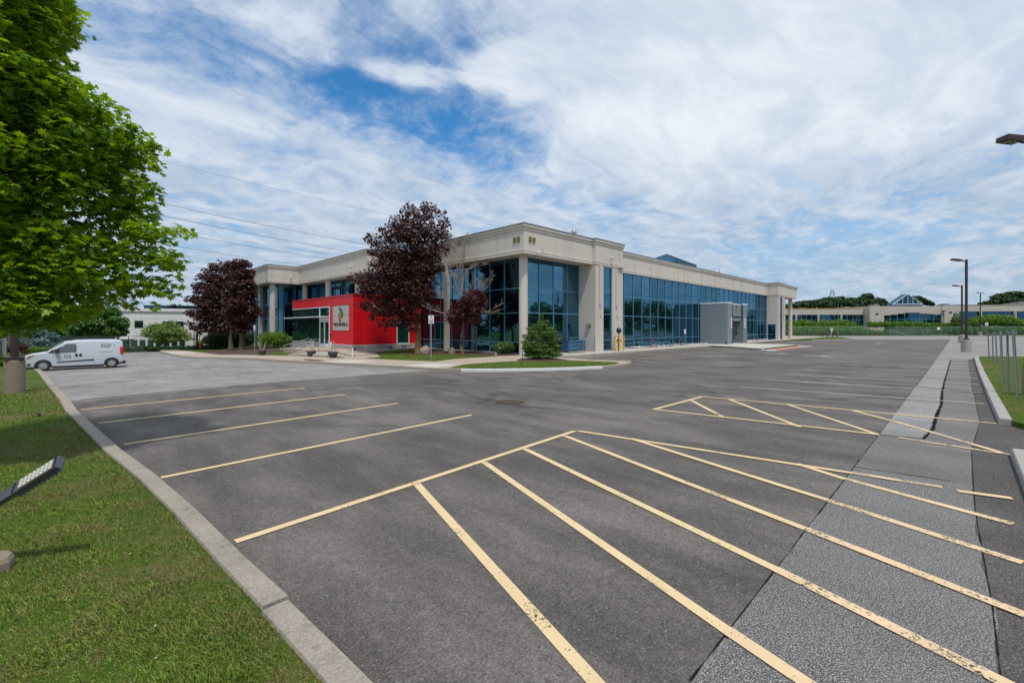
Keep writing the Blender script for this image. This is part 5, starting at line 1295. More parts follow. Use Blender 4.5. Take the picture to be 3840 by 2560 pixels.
# ------------------------------------------------------------------ lamps on the lot
def lamp(label, x, y, top, heads, rb=.45, hb=1.05, m_base=None, z0=0.0, group='lamp posts on the lot', headlen=.8, pw=.13):
    t = thing('lamp_post', label, 'lamp post', (x, y, z0), 0, group)
    b = MB(); b.cyl((0, 0), rb, -.2, hb - .03, 26); b.cyl((0, 0), rb, hb - .03, hb, 26, rb - .03); b.build('base', m_base or PLAINC, t)
    b = MB(); b.box((-.24, -.24, hb), (.24, .24, hb + .12)); b.build('base_cover', BROWNPOLE, t)
    b = MB(); M_ = Matrix.Rotation(AZ - R(90), 4, 'Z'); b.box((-pw * .75, -pw * .75, hb + .1), (pw * .75, pw * .75, top), M_); b.build('pole', BROWNPOLE, t)
    for ang, z, L in heads:
        d = Vector((math.cos(ang), math.sin(ang), 0)); n_ = Vector((-d.y, d.x, 0))
        b = MB(); b.tube([(0, 0, z - .12), d * .62 + Vector((0, 0, z))], .045, 6); b.build('arm', BROWNPOLE, t)
        MM = Matrix.Translation(d * (.55 + L / 2) + Vector((0, 0, z + .02))) @ Matrix.Rotation(ang, 4, 'Z') @ Matrix.Rotation(R(-7), 4, 'Y')
        b = MB(); b.box((-L / 2, -.20, -.05), (L / 2, .20, .11), MM); hd = b.build('lamp_head', BROWNPOLE, t)
        b = MB()
        for i in (-.27, .05):
            for j in (-.10, .02): b.box((L * i, j, -.058), (L * (i + .20), j + .08, -.050), MM)
        b.build('led_panel', LENS_C, hd)
    return t
LEFT = AZ + R(90)
lamp('tallest looking brown lamp post on a pale round base at the new asphalt edge', 62.6, -.15, 9.05, [(LEFT, 8.95, .85)], .40, 1.18, PLAINC, pw=.10)
lamp('second brown lamp post right behind the one on the big white base', 100.9, .25, 9.1, [(LEFT, 8.95, .9)], .42, 1.25, PLAINC, pw=.11)
lamp('far lamp post with a T shaped head standing before the rubble pile', 182, -3.2, 12.1, [(LEFT, 12, .35), (LEFT + math.pi, 12, .35)], .42, 1.2, FARWALL, pw=.12)
lamp('near lamp post on an aged concrete base at the right edge of the lawn', 22.75, -1.66, 8.75, [(LEFT - R(2), 8.58, .52)], .30, 1.22, AGED)
ql = gp('v', 270, 1158, .13)
lamp('brown lamp post on an aged speckled concrete base in the left lawn', ql.x * 1.022, ql.y * 1.022, 9.0, [(R(0), 8.9, .8)], .27, 1.15, AGED, ql.z, pw=.10)
# sign on the far pole
q = at(*u('c', 1350, 720), 128); b = MB(); b.box((-.4 * 1, -.02, -.45), (.4, .02, .45)); so = b.build('pole_sign', SIGNW, None, (181.2, -4.4, 3.3), (0, 0, AZ - R(90))); tag(so, 'small square white sign fixed to the far lamp post', 'sign')
me = text_mesh('P', .6, .004); me.materials.append(EMB['slate']); link('lettering', me, None, so, (0, -.025, 0), (R(90), 0, 0))

# steel posts on the right lawn
for i, (x0, y0, x1, y1, w) in enumerate(((1035, 440, 1020, 165, .03), (1070, 445, 1065, 165, .032), (1108, 470, 1092, 160, .036), (1160, 640, 1140, 155, .048), (1215, 720, 1203, 145, .036), (1300, 800, 1258, 138, .045))):
    q = gp('p', x0, y0, .14); dd = dist(q); tp = at(*u('p', x1, y1), dd)
    t = thing('steel_post', ['farthest thin galvanised post on the right lawn', 'second thin post from the far end of the right lawn row', 'third galvanised post from the far end on the right lawn', 'broad doubled galvanised post in the middle of the right lawn row', 'galvanised post carrying a sign seen edge on', 'nearest leaning galvanised post on the right lawn'][i], 'post', q, 0, 'galvanised posts on the right lawn')
    b = MB(); v = tp - q; M_ = Matrix.Rotation(AZ - R(90) + R(12), 4, 'Z'); sk = Matrix(((1, 0, v.x / v.z, 0), (0, 1, v.y / v.z, 0), (0, 0, 1, 0), (0, 0, 0, 1)))
    for lo, hi in (((-w, -.004, -.1), (w, .004, v.z)), ((-w, -.03, -.1), (-w + .006, .0, v.z)), ((w - .006, -.03, -.1), (w, .0, v.z))): b.box(lo, hi, sk @ M_)
    b.build('channel', STEEL_G, t)
    b = MB()
    for z in (v.z * .95, v.z * .72): b.tube([v * (z / v.z) + RV * (w - .02), v * (z / v.z) + RV * (w + .10)], .010, 5)
    b.build('bolt', STEEL, t)
    if i == 4: o = block('edge_sign', STEEL, (v.x * .82 - .15, v.y * .82 - .045, v.z * .62), (v.x * .82 + .15, v.y * .82 - .030, v.z * .97), t, (0, 0, R(-3)))

# ground floodlight at the lower left, tilted up towards the building
fb = ground(-60, 2150, .10); t = thing('floodlight', 'grey tilted LED floodlight on a stub in the lawn at the lower left edge', 'floodlight', (fb.x, fb.y, .10)); dF = dist(fb)
b = MB(); n = 9; vs = []
r_ = random.Random(4); rr = [.21 * r_.uniform(.88, 1.08) for _ in range(n)]
for z, s in ((-.1, 1.0), (.10, 1.0), (.14, .90)):
    for k in range(n): vs.append((rr[k] * s * math.cos(2 * math.pi * k / n), rr[k] * s * math.sin(2 * math.pi * k / n), z))
b.add(vs, [(i * n + k, i * n + (k + 1) % n, (i + 1) * n + (k + 1) % n, (i + 1) * n + k) for i in range(2) for k in range(n)] + [tuple(range(2 * n, 3 * n))]); b.build('footing', AGED, t)
pA = at(-70, 1905, dF); pB = at(214, 1728, dF); ax = (pB - pA); Lf = ax.length; ax.normalize()
up_ = FV * -.80 + Vector((0, 0, .50)) + RV * -.45; up_ = (up_ - ax * up_.dot(ax)).normalized(); side = up_.cross(ax)
org = pA - Vector(t.location)
MM = Matrix.Translation(org) @ Matrix((ax, side, up_)).transposed().to_4x4()
b = MB(); b.tube([(0, 0, .1), (org.x * .6, org.y * .6, org.z * .6), tuple(org)], .035, 8); b.build('stub', DARKM, t)
FH = mat('floodlight_housing', (.10, .105, .115), .5, .4, var=.1)
b = MB(); b.box((-.02, -.062, -.050), (Lf, .062, .0), MM); hs_ = b.build('housing', FH, t)
b = MB()
for i in range(11): b.box((Lf * (.42 + .052 * i), -.064, -.085), (Lf * (.42 + .052 * i) + .012, .064, -.050), MM)
b.build('cooling_fin', FH, t)
b = MB(); b.box((Lf * .50, -.050, .001), (Lf * .95, .050, .008), MM); ln = b.build('led_window', LENS_C, t)
b = MB()
for i in range(8):
    for j in range(3): b.lathe((0, 0, 0), [(.015, 0), (.010, .006), (0, .008)], 8)
for idx in range(len(b.v)):
    g_ = idx // 24; i, j = g_ // 3, g_ % 3; v = Vector(b.v[idx]); b.v[idx] = tuple(MM @ (v + Vector((Lf * (.53 + .055 * i), -.032 + .032 * j, .008))))
b.build('led_lens', mat('led_dome', (.60, .58, .50), .2, 0), ln)
for x in (.43, .97):
    b = MB()
    for j in range(6): b.box((Lf * x - .012, -.050 + j * .019, .001), (Lf * x + .008, -.040 + j * .019, .006), MM)
    b.build('vent_slot', DARKM, t)

# ------------------------------------------------------------------ things along the right front
q = ony(*u(3, 1235, 1340), 23.2); t = thing('pipe_guard', 'yellow steel guard frame around a grey pipe valve at the bay pier', 'guard frame', (q.x, 23.2, .15))
for x, y in ((-.38, -.25), (.38, -.25), (-.38, .3), (.38, .3)): block('guard_post', YELLOWM, (x - .045, y - .045, 0), (x + .045, y + .045, 1.45), t)
for z in (.30, .85, 1.38):
    for y in (-.25, .3): block('guard_rail', YELLOWM, (-.335, y - .04, z - .04), (.335, y + .04, z + .04), t)
    for x in (-.38, .38): block('guard_rail', YELLOWM, (x - .04, -.205, z - .039), (x + .04, .255, z + .041), t)
q = (q.x, 23.25, .15); b = MB(); b.cyl((0, 0), .10, 0, 1.0, 10); b.cyl((0, 0), .2, .9, 1.05, 10); b.tube([(-.2, 0, 1.0), (0, 0, 1.25), (0, 0, 1.7)], .07, 7); b.lathe((0, 0, 1.95), [(0, -.28), (.18, -.22), (.27, 0), (.18, .22), (0, .27)], 12)
tag(b.build('pipe_valve', DARKM, None, q), 'dark round topped pipe valve inside the yellow guard frame', 'valve')
rl = thing('ramp_railing', 'blue steel railing beside the blue box left of the bay pier', 'railing', (0, 0, .15))
for x in (31.2, 33.0, 34.5):
    b = MB(); b.cyl((x, 24.2 if x < 34 else 24.0), .03, 0, 1.35, 7); b.build('post', FRAME_B, rl)
for z in (.45, .75, 1.05, 1.33):
    b = MB(); b.tube([(30.9, 24.2, z), (33.0, 24.2, z), (34.5, 24.0, z)], .022, 6); b.build('rail', FRAME_B, rl)
b = MB(); b.tube([(31.2, 24.2, .5), (32.6, 23.9, .05)], .022, 6); b.build('rail', FRAME_B, rl)
b = MB(); b.box((-1.3, -.35, .1), (1.3, .35, 1.0)); b.box((-1.33, -.38, 1.0), (1.33, .38, 1.06)); tag(b.build('utility_box', BLUEBOX, None, (32.9, 25.2, .15)), 'dark blue low utility box behind the blue railing', 'utility box')
tag(block('wheel_stop', KERB_TAN, (30.3, 23.6, .15), (32.4, 23.85, .30), None), 'low concrete wheel stop at the foot of the blue railing', 'wheel stop')
def ground_flood(label, x, y, ang=-.5, foot=True):
    t = thing('ground_floodlight', label, 'floodlight', (x, y, .15), ang, 'small floodlights in the bed along the glass wall')
    b = MB(); b.cyl((0, 0), .20, 0, .30, 14); b.build('footing', WALK, t)
    b = MB(); b.tube([(0, 0, .3), (0, .05, .55)], .04, 6); b.box((-.20, -.26, -.04), (.20, .26, .04), Matrix.Translation((0, .12, .72)) @ Matrix.Rotation(R(48), 4, 'X')); b.build('lamp_head', DARKM, t)
q = ony(*u(4, 553, 1110), 24.9); ground_flood('small black floodlight on a tan footing, nearest to the yellow guard', q.x, 24.9)
q = ony(*u(4, 853, 1088), 24.9); ground_flood('small black floodlight on a tan footing, nearest to the grey porch', q.x, 24.9)
q = ony(*u('g', 1375, 920), 24.9); ground_flood('small floodlight on a footing beyond the grey porch', q.x, 24.9)
b = MB(); b.box((-.12, -.1, 0), (.12, .1, .3)); tag(b.build('junction_box', DARKM, None, (62.9 - .9, 22.2, .15)), 'small black box on the stones at the grey porch corner', 'electrical box')

# picnic table on the island
q = gp('b', 755, 862, .14)
t = thing('picnic_table', 'brown wooden picnic table on the grass island', 'picnic table', (q.x, q.y, .14), AZ - R(90))
for i in range(5): block('table_plank', WOOD, (-1.75, -.50 + .205 * i, 1.02), (1.75, -.31 + .205 * i, 1.08), t)
for s in (-1, 1):
    for i in range(2): block('bench_plank', WOOD, (-1.75, s * 1.0 - .2 + .205 * i, .60), (1.75, s * 1.0 - .01 + .205 * i, .66), t)
for x in (-1.2, 1.2):
    block('cross_beam', WOOD, (x - .05, -1.15, .48), (x + .05, 1.15, .598), t); block('cross_beam', WOOD, (x - .049, -.5, .92), (x + .049, .5, 1.018), t)
    for s in (-1, 1):
        b = MB(); b.box((-.05, -.07, -.57), (.05, .07, .57), Matrix.Translation((x + .10, s * .62, .5)) @ Matrix.Rotation(R(s * 28), 4, 'X')); b.build('leg', WOOD, t)

# crow on the lawn
q = ground(147, 1562, .13); t = thing('crow', 'small black bird standing on the left lawn in the shade of the maple', 'bird', (q.x, q.y, .13), AZ + R(75)); t.scale = (.5, .5, .5)
b = MB(); n = 10; prof = [(-.20, .012, .10), (-.13, .035, .105), (-.05, .062, .12), (.03, .068, .135), (.09, .052, .155), (.13, .040, .185), (.165, .038, .205), (.195, .026, .21), (.21, .006, .208)]
vs = [(x, r * .85 * math.cos(2 * math.pi * k / n), z + r * math.sin(2 * math.pi * k / n)) for x, r, z in prof for k in range(n)]
b.add(vs, [(i * n + k, i * n + (k + 1) % n, (i + 1) * n + (k + 1) % n, (i + 1) * n + k) for i in range(len(prof) - 1) for k in range(n)], True); b.build('body', BLACK, t)
b = MB(); b.add([(-.12, -.03, .11), (-.12, .03, .11), (-.29, .035, .07), (-.29, -.035, .07), (-.12, 0, .125), (-.29, 0, .082)], [(0, 1, 2, 3), (0, 4, 5, 3), (4, 1, 2, 5)]); b.build('tail', BLACK, t)
b = MB(); b.tube([(.20, 0, .207), (.245, 0, .198), (.262, 0, .190)], [.014, .008, .002], 6); b.build('beak', DARKM, t)
for y in (-.025, .025):
    b = MB(); b.tube([(.01, y, .08), (.015, y, .0), (.04, y, -.002)], .006, 5); b.build('leg', DARKM, t)
# ------------------------------------------------------------------ the white van
def build_van(x, y, z):
    t = thing('van', 'white delivery van with dark lettering parked nose to the kerb under the green maple', 'van', (x, y, z), 0)
    HW = .915
    st = [(0.0, .34, .62, .58), (.05, .24, .80, .70), (.20, .20, .93, .82), (.55, .19, 1.07, .89), (1.12, .19, 1.17, .912), (1.50, .19, 1.50, .915), (1.95, .19, 1.80, .915), (2.5, .19, 1.885, .915), (3.2, .19, 1.905, .915),
          (4.3, .20, 1.895, .915), (4.62, .22, 1.86, .905), (4.74, .30, 1.74, .88), (4.80, .36, .95, .86)]
    b = MB(); K = None; vs = []
    for (sx, zb, zt, hw) in st:
        belt = min(1.08, zt - .06); tz = max(zt - .10, belt + .01); tw = hw - max(0, (tz - 1.08)) * .22; rw_ = tw - (.14 if zt > 1.3 else .18)
        half = [(0, zb), (hw * .86, zb), (hw * .985, zb + .10), (hw, (zb + belt) / 2), (hw * .99, belt), (tw, tz), (rw_, zt - .012), (rw_ * .5, zt + .006)]
        ring = [(-a, c) for a, c in half] + [(0, zt + .012)] + [(a, c) for a, c in half[:0:-1]]
        K = len(ring); vs += [(sx, a, c) for a, c in ring]
    fs = [(i * K + k, i * K + (k + 1) % K, (i + 1) * K + (k + 1) % K, (i + 1) * K + k) for i in range(len(st) - 1) for k in range(K)]
    b.add(vs, fs, True); b.add(vs[:K], [tuple(range(K))]); b.add(vs[-K:], [tuple(range(K))[::-1]])
    me = b.mesh('body'); bm = bmesh.new(); bm.from_mesh(me); bmesh.ops.remove_doubles(bm, verts=bm.verts, dist=.0005); bmesh.ops.recalc_face_normals(bm, faces=bm.faces); bm.to_mesh(me); bm.free()
    body = link('body', me, VANW, t)
    me.set_sharp_from_angle(angle=R(38))
    def yside(zz): return -(HW * .992 - max(0, zz - 1.08) * .22)
    def plate(name, pts, m, off=.008, parent=t, smooth=False):
        B = MB(); n = len(pts); q = []
        for o in (off, -.03):
            q += [(px_, yside(pz) - o, pz) for px_, pz in pts]
        B.add(q, [tuple(range(n)), tuple(range(n, 2 * n))[::-1]] + [(i, n + i, n + (i + 1) % n, (i + 1) % n) for i in range(n)]); return B.build(name, m, parent)
    for wx in (1.01, 4.18):
        B = MB(); B_n = 26
        for s in (-1,):
            q = [(wx + .385 * math.cos(R(a_)), s * (HW + .004), max(.20, .33 + .385 * math.sin(R(a_)))) for a_ in [-20 + 220 * i / B_n for i in range(B_n + 1)]]
            B.add(q, [tuple(range(len(q)))])
        B.build('wheel_arch', VANK, t)
    plate('door_window', [(1.58, 1.14), (1.96, 1.60), (2.06, 1.655), (2.44, 1.665), (2.475, 1.62), (2.45, 1.16), (2.38, 1.13)], GLASS_CAR, .010)
    plate('window_surround', [(1.22, 1.10), (1.42, 1.34), (1.90, 1.68), (2.10, 1.705), (2.47, 1.705), (2.51, 1.66), (2.485, 1.12), (1.62, 1.09)], VANK, .004)
    # windscreen over the sloped front
    B = MB(); q = []
    for sx, zt, w in ((1.15, 1.205, .76), (1.50, 1.515, .74), (1.93, 1.80, .68)):
        q += [(sx - .012, -w, zt + .012 - .035), (sx - .012, -w * .5, zt + .022), (sx - .012, w * .5, zt + .022), (sx - .012, w, zt + .012 - .035)]
    B.add(q, [(i * 4 + k, i * 4 + k + 1, i * 4 + k + 5, i * 4 + k + 4) for i in range(2) for k in range(3)], True); B.build('windscreen', GLASS_CAR, t)
    plate('side_seam', [(2.575, .30), (2.585, .30), (2.60, 1.76), (2.59, 1.76)], VANK, .003); plate('side_seam', [(3.52, .30), (3.53, .30), (3.53, 1.78), (3.52, 1.78)], VANK, .003); plate('side_seam', [(1.40, .55), (1.41, .55), (1.46, 1.08), (1.45, 1.08)], VANK, .003)
    plate('side_seam', [(3.53, 1.70), (4.5, 1.72), (4.56, 1.66), (4.56, 1.64), (4.49, 1.705), (3.53, 1.685)], JOINT, .003)
    plate('side_moulding', [(1.60, .50), (3.30, .56), (3.34, .60), (3.30, .645), (1.62, .555)], VANK, .022)
    plate('sliding_rail', [(3.56, 1.085), (4.24, 1.10), (4.24, 1.12), (3.56, 1.105)], VANK, .006)
    for hx in (2.49, 2.68): plate('door_handle', [(hx - .06, .84), (hx + .06, .84), (hx + .065, .9), (hx + .06, 1.02), (hx - .05, 1.03), (hx - .065, .95)], VANK, .02)
    plate('badge', [(1.50, .86), (1.70, .86), (1.70, .90), (1.50, .90)], LENS_R, .006)
    plate('sill', [(1.42, .17), (3.75, .17), (3.75, .25), (1.42, .25)], VANK, .010)
    plate('rear_bumper', [(4.5, .26), (4.80, .30), (4.86, .40), (4.74, .42), (4.56, .36)], VANK, .012)
    B = MB(); B.box((4.72, -.86, .26), (4.90, .86, .44)); B.build('rear_bumper', VANK, t)
    plate('tail_lamp', [(4.64, .92), (4.74, .88), (4.76, 1.0), (4.74, 1.36), (4.66, 1.44), (4.60, 1.30), (4.60, 1.02)], LENS_R, .012)
    B = MB(); B.box((4.70, -.90, .92), (4.792, -.74, 1.40)); B.build('tail_lamp', LENS_R, t)
    B = MB(); B.add([(4.755, -.62, 1.12), (4.755, .62, 1.12), (4.70, .58, 1.62), (4.70, -.58, 1.62)], [(0, 1, 2, 3)]); B.build('rear_window', GLASS_CAR, t)
    # headlamp, indicator, grille
    def front_y(sx): return -np.interp(sx, [s[0] for s in st], [s[3] for s in st]) * .99
    def fplate(name, pts, m, off=.012):
        B = MB(); n = len(pts); q = [(px_ - .004, float(front_y(px_)) - off, pz) for px_, pz in pts] + [(px_ + .03, float(front_y(px_)) + .04, pz) for px_, pz in pts]
        B.add(q, [tuple(range(n)), tuple(range(n, 2 * n))[::-1]] + [(i, n + i, n + (i + 1) % n, (i + 1) % n) for i in range(n)]); return B.build(name, m, t)
    fplate('headlamp', [(.06, .72), (.30, .74), (.50, .86), (.55, .95), (.35, .94), (.12, .84)], GLASS_CAR); fplate('indicator', [(.46, .86), (.60, .92), (.66, .99), (.54, .99), (.48, .94)], LENS_O, .016)
    fplate('fog_lamp_recess', [(.14, .36), (.46, .36), (.50, .42), (.42, .49), (.16, .48)], VANK, .010)
    B = MB(); B.box((-.03, -.5, .55), (.03, .5, .72)); B.box((.02, -.70, .22), (.10, .70, .40)); B.build('grille', VANK, t)
    B = MB(); B.box((.15, -.84, .17), (.7, .84, .22)); B.box((1.4, -.84, .14), (3.8, .84, .20)); B.build('underbody', VANK, t)
    B = MB(); B.box((1.52, -1.12, 1.12), (1.70, -.93, 1.34)); o = B.build('mirror', VANK, t); block('mirror_cap', VANW, (1.50, -1.115, 1.12), (1.52, -.935, 1.22), o)
    for wx in (1.01, 4.18):
        for s in (-1, 1):
            w = link('wheel', None, None, t, (wx, s * .845, .33)); y0 = -.11 if s < 0 else .11
            B = MB(); n = 30
            prof = [(.20, -.09), (.27, -.11), (.315, -.10), (.33, -.06), (.33, .06), (.315, .10), (.27, .11), (.20, .09)]
            vv = [(r * math.cos(2 * math.pi * k / n), yy, r * math.sin(2 * math.pi * k / n)) for r, yy in prof for k in range(n)]
            B.add(vv, [(i * n + k, i * n + (k + 1) % n, (i + 1) * n + (k + 1) % n, (i + 1) * n + k) for i in range(len(prof) - 1) for k in range(n)], True); B.build('tyre', TYRE, w)
            B = MB(); vv = []
            for r, yy in ((.215, -.085), (.20, -.095), (.15, -.075), (.08, -.09), (.03, -.10), (0.001, -.10)): vv += [(r * math.cos(2 * math.pi * k / n), yy * (1 if s < 0 else -1), r * math.sin(2 * math.pi * k / n)) for k in range(n)]
            B.add(vv, [(i * n + k, i * n + (k + 1) % n, (i + 1) * n + (k + 1) % n, (i + 1) * n + k) for i in range(5) for k in range(n)], True); B.build('hubcap', RIM, w)
            B = MB()
            for k in range(16):
                a = 2 * math.pi * k / 16; B.box((.150, (-.0955 if s < 0 else .0815), -.011), (.190, (-.0815 if s < 0 else .0955), .011), Matrix.Rotation(a, 4, 'Y'))
            B.build('hub_slot', DARKM, w)
    for s_, zz in (('The Urban', 1.60), ('Beekeeping', 1.51), ('Company', 1.42)):
        me = text_mesh(s_, .115, .002); xs0 = min(v.co.x for v in me.vertices); me.materials.append(SIGNK)
        link('lettering', me, None, t, (3.66 - xs0, yside(zz) - .008, zz), (R(90 - 12), 0, 0))
    plate('bee_mark', [(4.28, 1.48), (4.36, 1.50), (4.38, 1.54), (4.30, 1.53)], SIGNK, .006)
    B = MB(); n = 6; vv = []
    for r in (.165, .150): vv += [(2.08 + r * math.sin(2 * math.pi * k / n), -HW - .005, .87 + r * math.cos(2 * math.pi * k / n) * .95) for k in range(n)]
    B.add(vv, [(k, (k + 1) % n, n + (k + 1) % n, n + k) for k in range(n)]); B.build('hexagon_mark', SIGNK, t)
    me = text_mesh('alvéole', .125, .002); me.materials.append(SIGNK); link('lettering', me, None, t, (2.08, -HW - .006, .87), (R(90), 0, 0))
    return t
build_van(-2.16, 40.15 + .915, zg(0, 41) - .012)

# ------------------------------------------------------------------ fences
def fence(name, label, a, c_, h, n, z0, z1, wires=True, mid=False, m=STEEL_G, group=None, mesh=True):
    t = thing(name, label, 'fence', (0, 0, 0), 0, group); a = Vector((a[0], a[1], 0)); c_ = Vector((c_[0], c_[1], 0))
    for i in range(n + 1):
        p = a.lerp(c_, i / n); z = z0 + (z1 - z0) * i / n; b = MB(); b.cyl((p.x, p.y), .045 if n < 60 else .07, z - .1, z + h, 6); b.build('post', m, t)
    for q in ([h - .02] + ([h * .5] if mid else [])):
        b = MB(); b.tube([(a.x, a.y, z0 + q), (c_.x, c_.y, z1 + q)], .04 if h < 3 else .06, 5); b.build('rail', m, t)
    if mesh:
        b = MB(); b.add([(a.x, a.y, z0 + .03), (c_.x, c_.y, z1 + .03), (c_.x, c_.y, z1 + h), (a.x, a.y, z0 + h)], [(0, 1, 2, 3)]); b.build('wire_mesh', CHAIN, t)
    return t
fa, fb_ = at(3000, 1259, 127), at(3990, 1257, 127)
fence('chain_link_fence', 'long pale green chain link fence across the far end of the lot before the bushes', (138, 43), (179, 1.5), 2.35, 14, .1, .1)
fence('chain_link_fence', 'chain link fence continuing to the right edge behind the rubble pile', (179, 1.5), (214, -34), 2.5, 12, .1, .1)
ga, gb = gp('b', 1820, 845), gp('c', 2352, 935)
fence('low_fence', 'lower chain link fence in front of the taller one at the right', (ga.x, ga.y), (gb.x, gb.y), 1.85, 9, 0, 0)
q = at(*u('b', 2010, 790), 119); b = MB(); b.tube([at(*u('b', 1830, 742), 119.5), at(*u('b', 2190, 838), 119.5)], .05, 5); tag(b.build('fence_brace', STEEL), 'long diagonal white brace pipe on the lower fence', 'pipe')
so = at(*u('c', 640, 812), 126); b = MB(); b.box((-.40, -.02, -.42), (.40, .02, .42)); tag(b.build('fence_sign', SIGNW, None, so, (0, 0, AZ - R(90))), 'square white notice on the far chain link fence', 'sign')
so = at(*u('b', 793, 727), 124); b = MB(); b.box((-.32, -.02, -.4), (.32, .02, .4)); b.box((-.05, .02, -3.2), (.05, .1, -.4)); o = b.build('lot_sign', SIGNW, None, so, (0, 0, AZ - R(90))); tag(o, 'white sign on a post behind the picnic table', 'sign')
me = text_mesh('P', .5, .004); me.materials.append(SIGNK); link('lettering', me, None, o, (0, -.03, .1), (R(90), 0, 0))
q = gp('b', 908, 865, .1); b = MB(); b.cyl((0, 0), .05, 0, 8.4, 6, .03); tag(b.build('thin_pole', STEEL_G, None, (q.x, q.y, .1)), 'thin pale pole standing right of the picnic table', 'pole')
fl = [gp(6, 1345, 792), gp(6, 2145, 780)]
fence('chain_link_fence', 'dark chain link fence along the far left end of the lot behind the van', (-6, 78.5), (21, 76.5), 2.1, 7, -.85, -.85, m=DARKM)
fence('chain_link_fence', 'chain link fence at the left edge behind the lamp base', (-5.2, 30), (-4.3, 62), 1.9, 9, -.2, -.6)
q = gp('v', 100, 640, .1); b = MB(); b.cyl((0, 0), .05, 0, 2.3, 8); tag(b.build('fence_post', STEEL_G, None, (q.x, q.y, zg(q.x, q.y) + .1)), 'stout grey green steel post left of the brown lamp post', 'post')
b = MB(); q = gp('a', 668, 1108, .1); b.cyl((0, 0), .05, 0, 4.2, 6); tag(b.build('thin_pole', DARKM, None, (q.x, q.y, -.8)), 'thin dark pole at the end of the far left fence beside the hydrant', 'pole')
# hydrant
q = gp('a', 800, 1102, .15); t = thing('fire_hydrant', 'red fire hydrant on the far lawn before the dark hedge', 'hydrant', (q.x, q.y, zg(q.x, q.y) + .12))
b = MB(); b.lathe((0, 0, 0), [(.22, 0), (.22, .06), (.15, .07), (.15, .75), (.19, .78), (.19, .84), (.15, .92), (.05, 1.0), (.04, 1.08), (.0, 1.09)], 14); b.build('barrel', HYDR, t)
for d in ((1, 0), (-1, 0), (0, -1)):
    b = MB(); b.tube([(0, 0, .62), (d[0] * .24, d[1] * .24, .62)], .075, 8); b.build('nozzle_cap', HYDR, t)

# ------------------------------------------------------------------ the low building beyond the lot
FBx = Matrix.Translation(at(3000, 1227, 150) * 1.0) if False else None
fo = at(3250, 1227, 150); fo.z = 0
FBB = thing('far_building', 'long low beige office with a glass pyramid on its roof beyond the far fence', 'office building', fo, AZ - R(90) - R(4.5))
def fx(px_): return (px_ - 3250) / F * 150
def fz(py_): return H - (py_ - HY) / F * 150
def fb5(y): return fz(850 + .4145 * y)
x0, xa, xb, x1 = fx(2900), fx(2900 + .4145 * 825), fx(2900 + .4145 * 1565), fx(4150)
zt1, zt2 = fb5(741), fb5(722)
block('wall', FARWALL, (x0, .3, fb5(795)), (xa, 14, zt1), FBB); block('wall', FARWALL, (xb, .3, fb5(768)), (x1, 14, fb5(713)), FBB)
block('roof_edge', YELLOWM, (x0, .2, zt1 + .002), (xa - .01, .6, zt1 + .16), FBB); block('roof_edge', MATS['tan_kerb_concrete'], (xb + .01, .2, fb5(713)), (x1, .6, fb5(713) + .2), FBB)
block('wall', FARWALL, (xa, -2.5, 0), (fx(2900 + .4145 * 945), 14, zt2), FBB); block('wall', FARWALL, (fx(2900 + .4145 * 1425), -2.5, 0), (xb, 14, zt2), FBB)
xm0, xm1 = fx(2900 + .4145 * 945), fx(2900 + .4145 * 1425); block('wall', FARWALL, (xm0, -2.3, fb5(778)), (xm1, 14, zt2 - .02), FBB)
block('interior', DARKVOID, (x0, .9, 0), (x1, 13.8, fb5(795)), FBB)
# stepped window
nb = 8; steps_ = [803, 797, 788, 780, 780, 788, 792, 797]
for i in range(nb):
    a = xm0 + (xm1 - xm0) * i / nb; c_ = xm0 + (xm1 - xm0) * (i + 1) / nb; zt_ = fb5(steps_[i])
    for z0, z1 in ((1.0, fb5(838)), (fb5(838), zt_)): block('pane', GLASS_FAR, (a + .08, -1.9, z0 + .06), (c_ - .08, -1.85, z1 - .06), FBB)
    block('mullion', FRAME_B, (a - .07, -2.02, 1.0), (a + .07, -1.88, zt_), FBB)
    if fb5(778) - zt_ > .05: block('wall', FARWALL, (a, -2.3, zt_), (c_, -1.8, fb5(778) + .01), FBB)
block('transom', FRAME_B, (xm0, -2.0, fb5(838) - .07), (xm1, -1.87, fb5(838) + .07), FBB)
def ribbon_win(xl, xr, zt_, cols, per=4):
    n = len(cols) - 1
    for i in range(n):
        a, c_ = cols[i] + .15, cols[i + 1] - .15
        for k in range(per):
            p0 = a + (c_ - a) * k / per; p1 = a + (c_ - a) * (k + 1) / per
            for z0, z1 in ((1.0, fb5(842)), (fb5(842), zt_)): block('pane', GLASS_FAR, (p0 + .05, .5, z0 + .05), (p1 - .05, .55, z1 - .05), FBB)
            if k: block('mullion', FRAME_B, (p0 - .05, .42, 1.0), (p0 + .05, .52, zt_), FBB)
        block('transom', FRAME_B, (a, .43, fb5(842) - .05), (c_, .53, fb5(842) + .05), FBB)
    for x in cols[1:-1]:
        b = MB(); b.cyl((x, .1), .32, 0, zt_ + .02, 16); b.build('column', FARWALL, FBB)
c5 = lambda v: fx(2900 + .4145 * v)
ribbon_win(x0, xa, fb5(795), [c5(40), c5(235), c5(428), c5(628), c5(840)]); ribbon_win(xb, x1, fb5(768), [c5(1553), c5(1802), c5(2085), c5(2365), c5(2650), c5(2950)])
block('small_window', GLASS_FAR, (c5(875), -2.56, fb5(800)), (c5(897), -2.51, fb5(783)), FBB); block('small_window', GLASS_FAR, (c5(1483), -2.56, fb5(788)), (c5(1505), -2.51, fb5(772)), FBB)
b = MB(); b.cyl((c5(1428), -3.0), .1, 0, fb5(765), 6); b.box((c5(1428) - .6, -3.3, fb5(768)), (c5(1428) + .6, -2.7, fb5(762))); b.build('wall_lamp_post', DARKM, FBB)
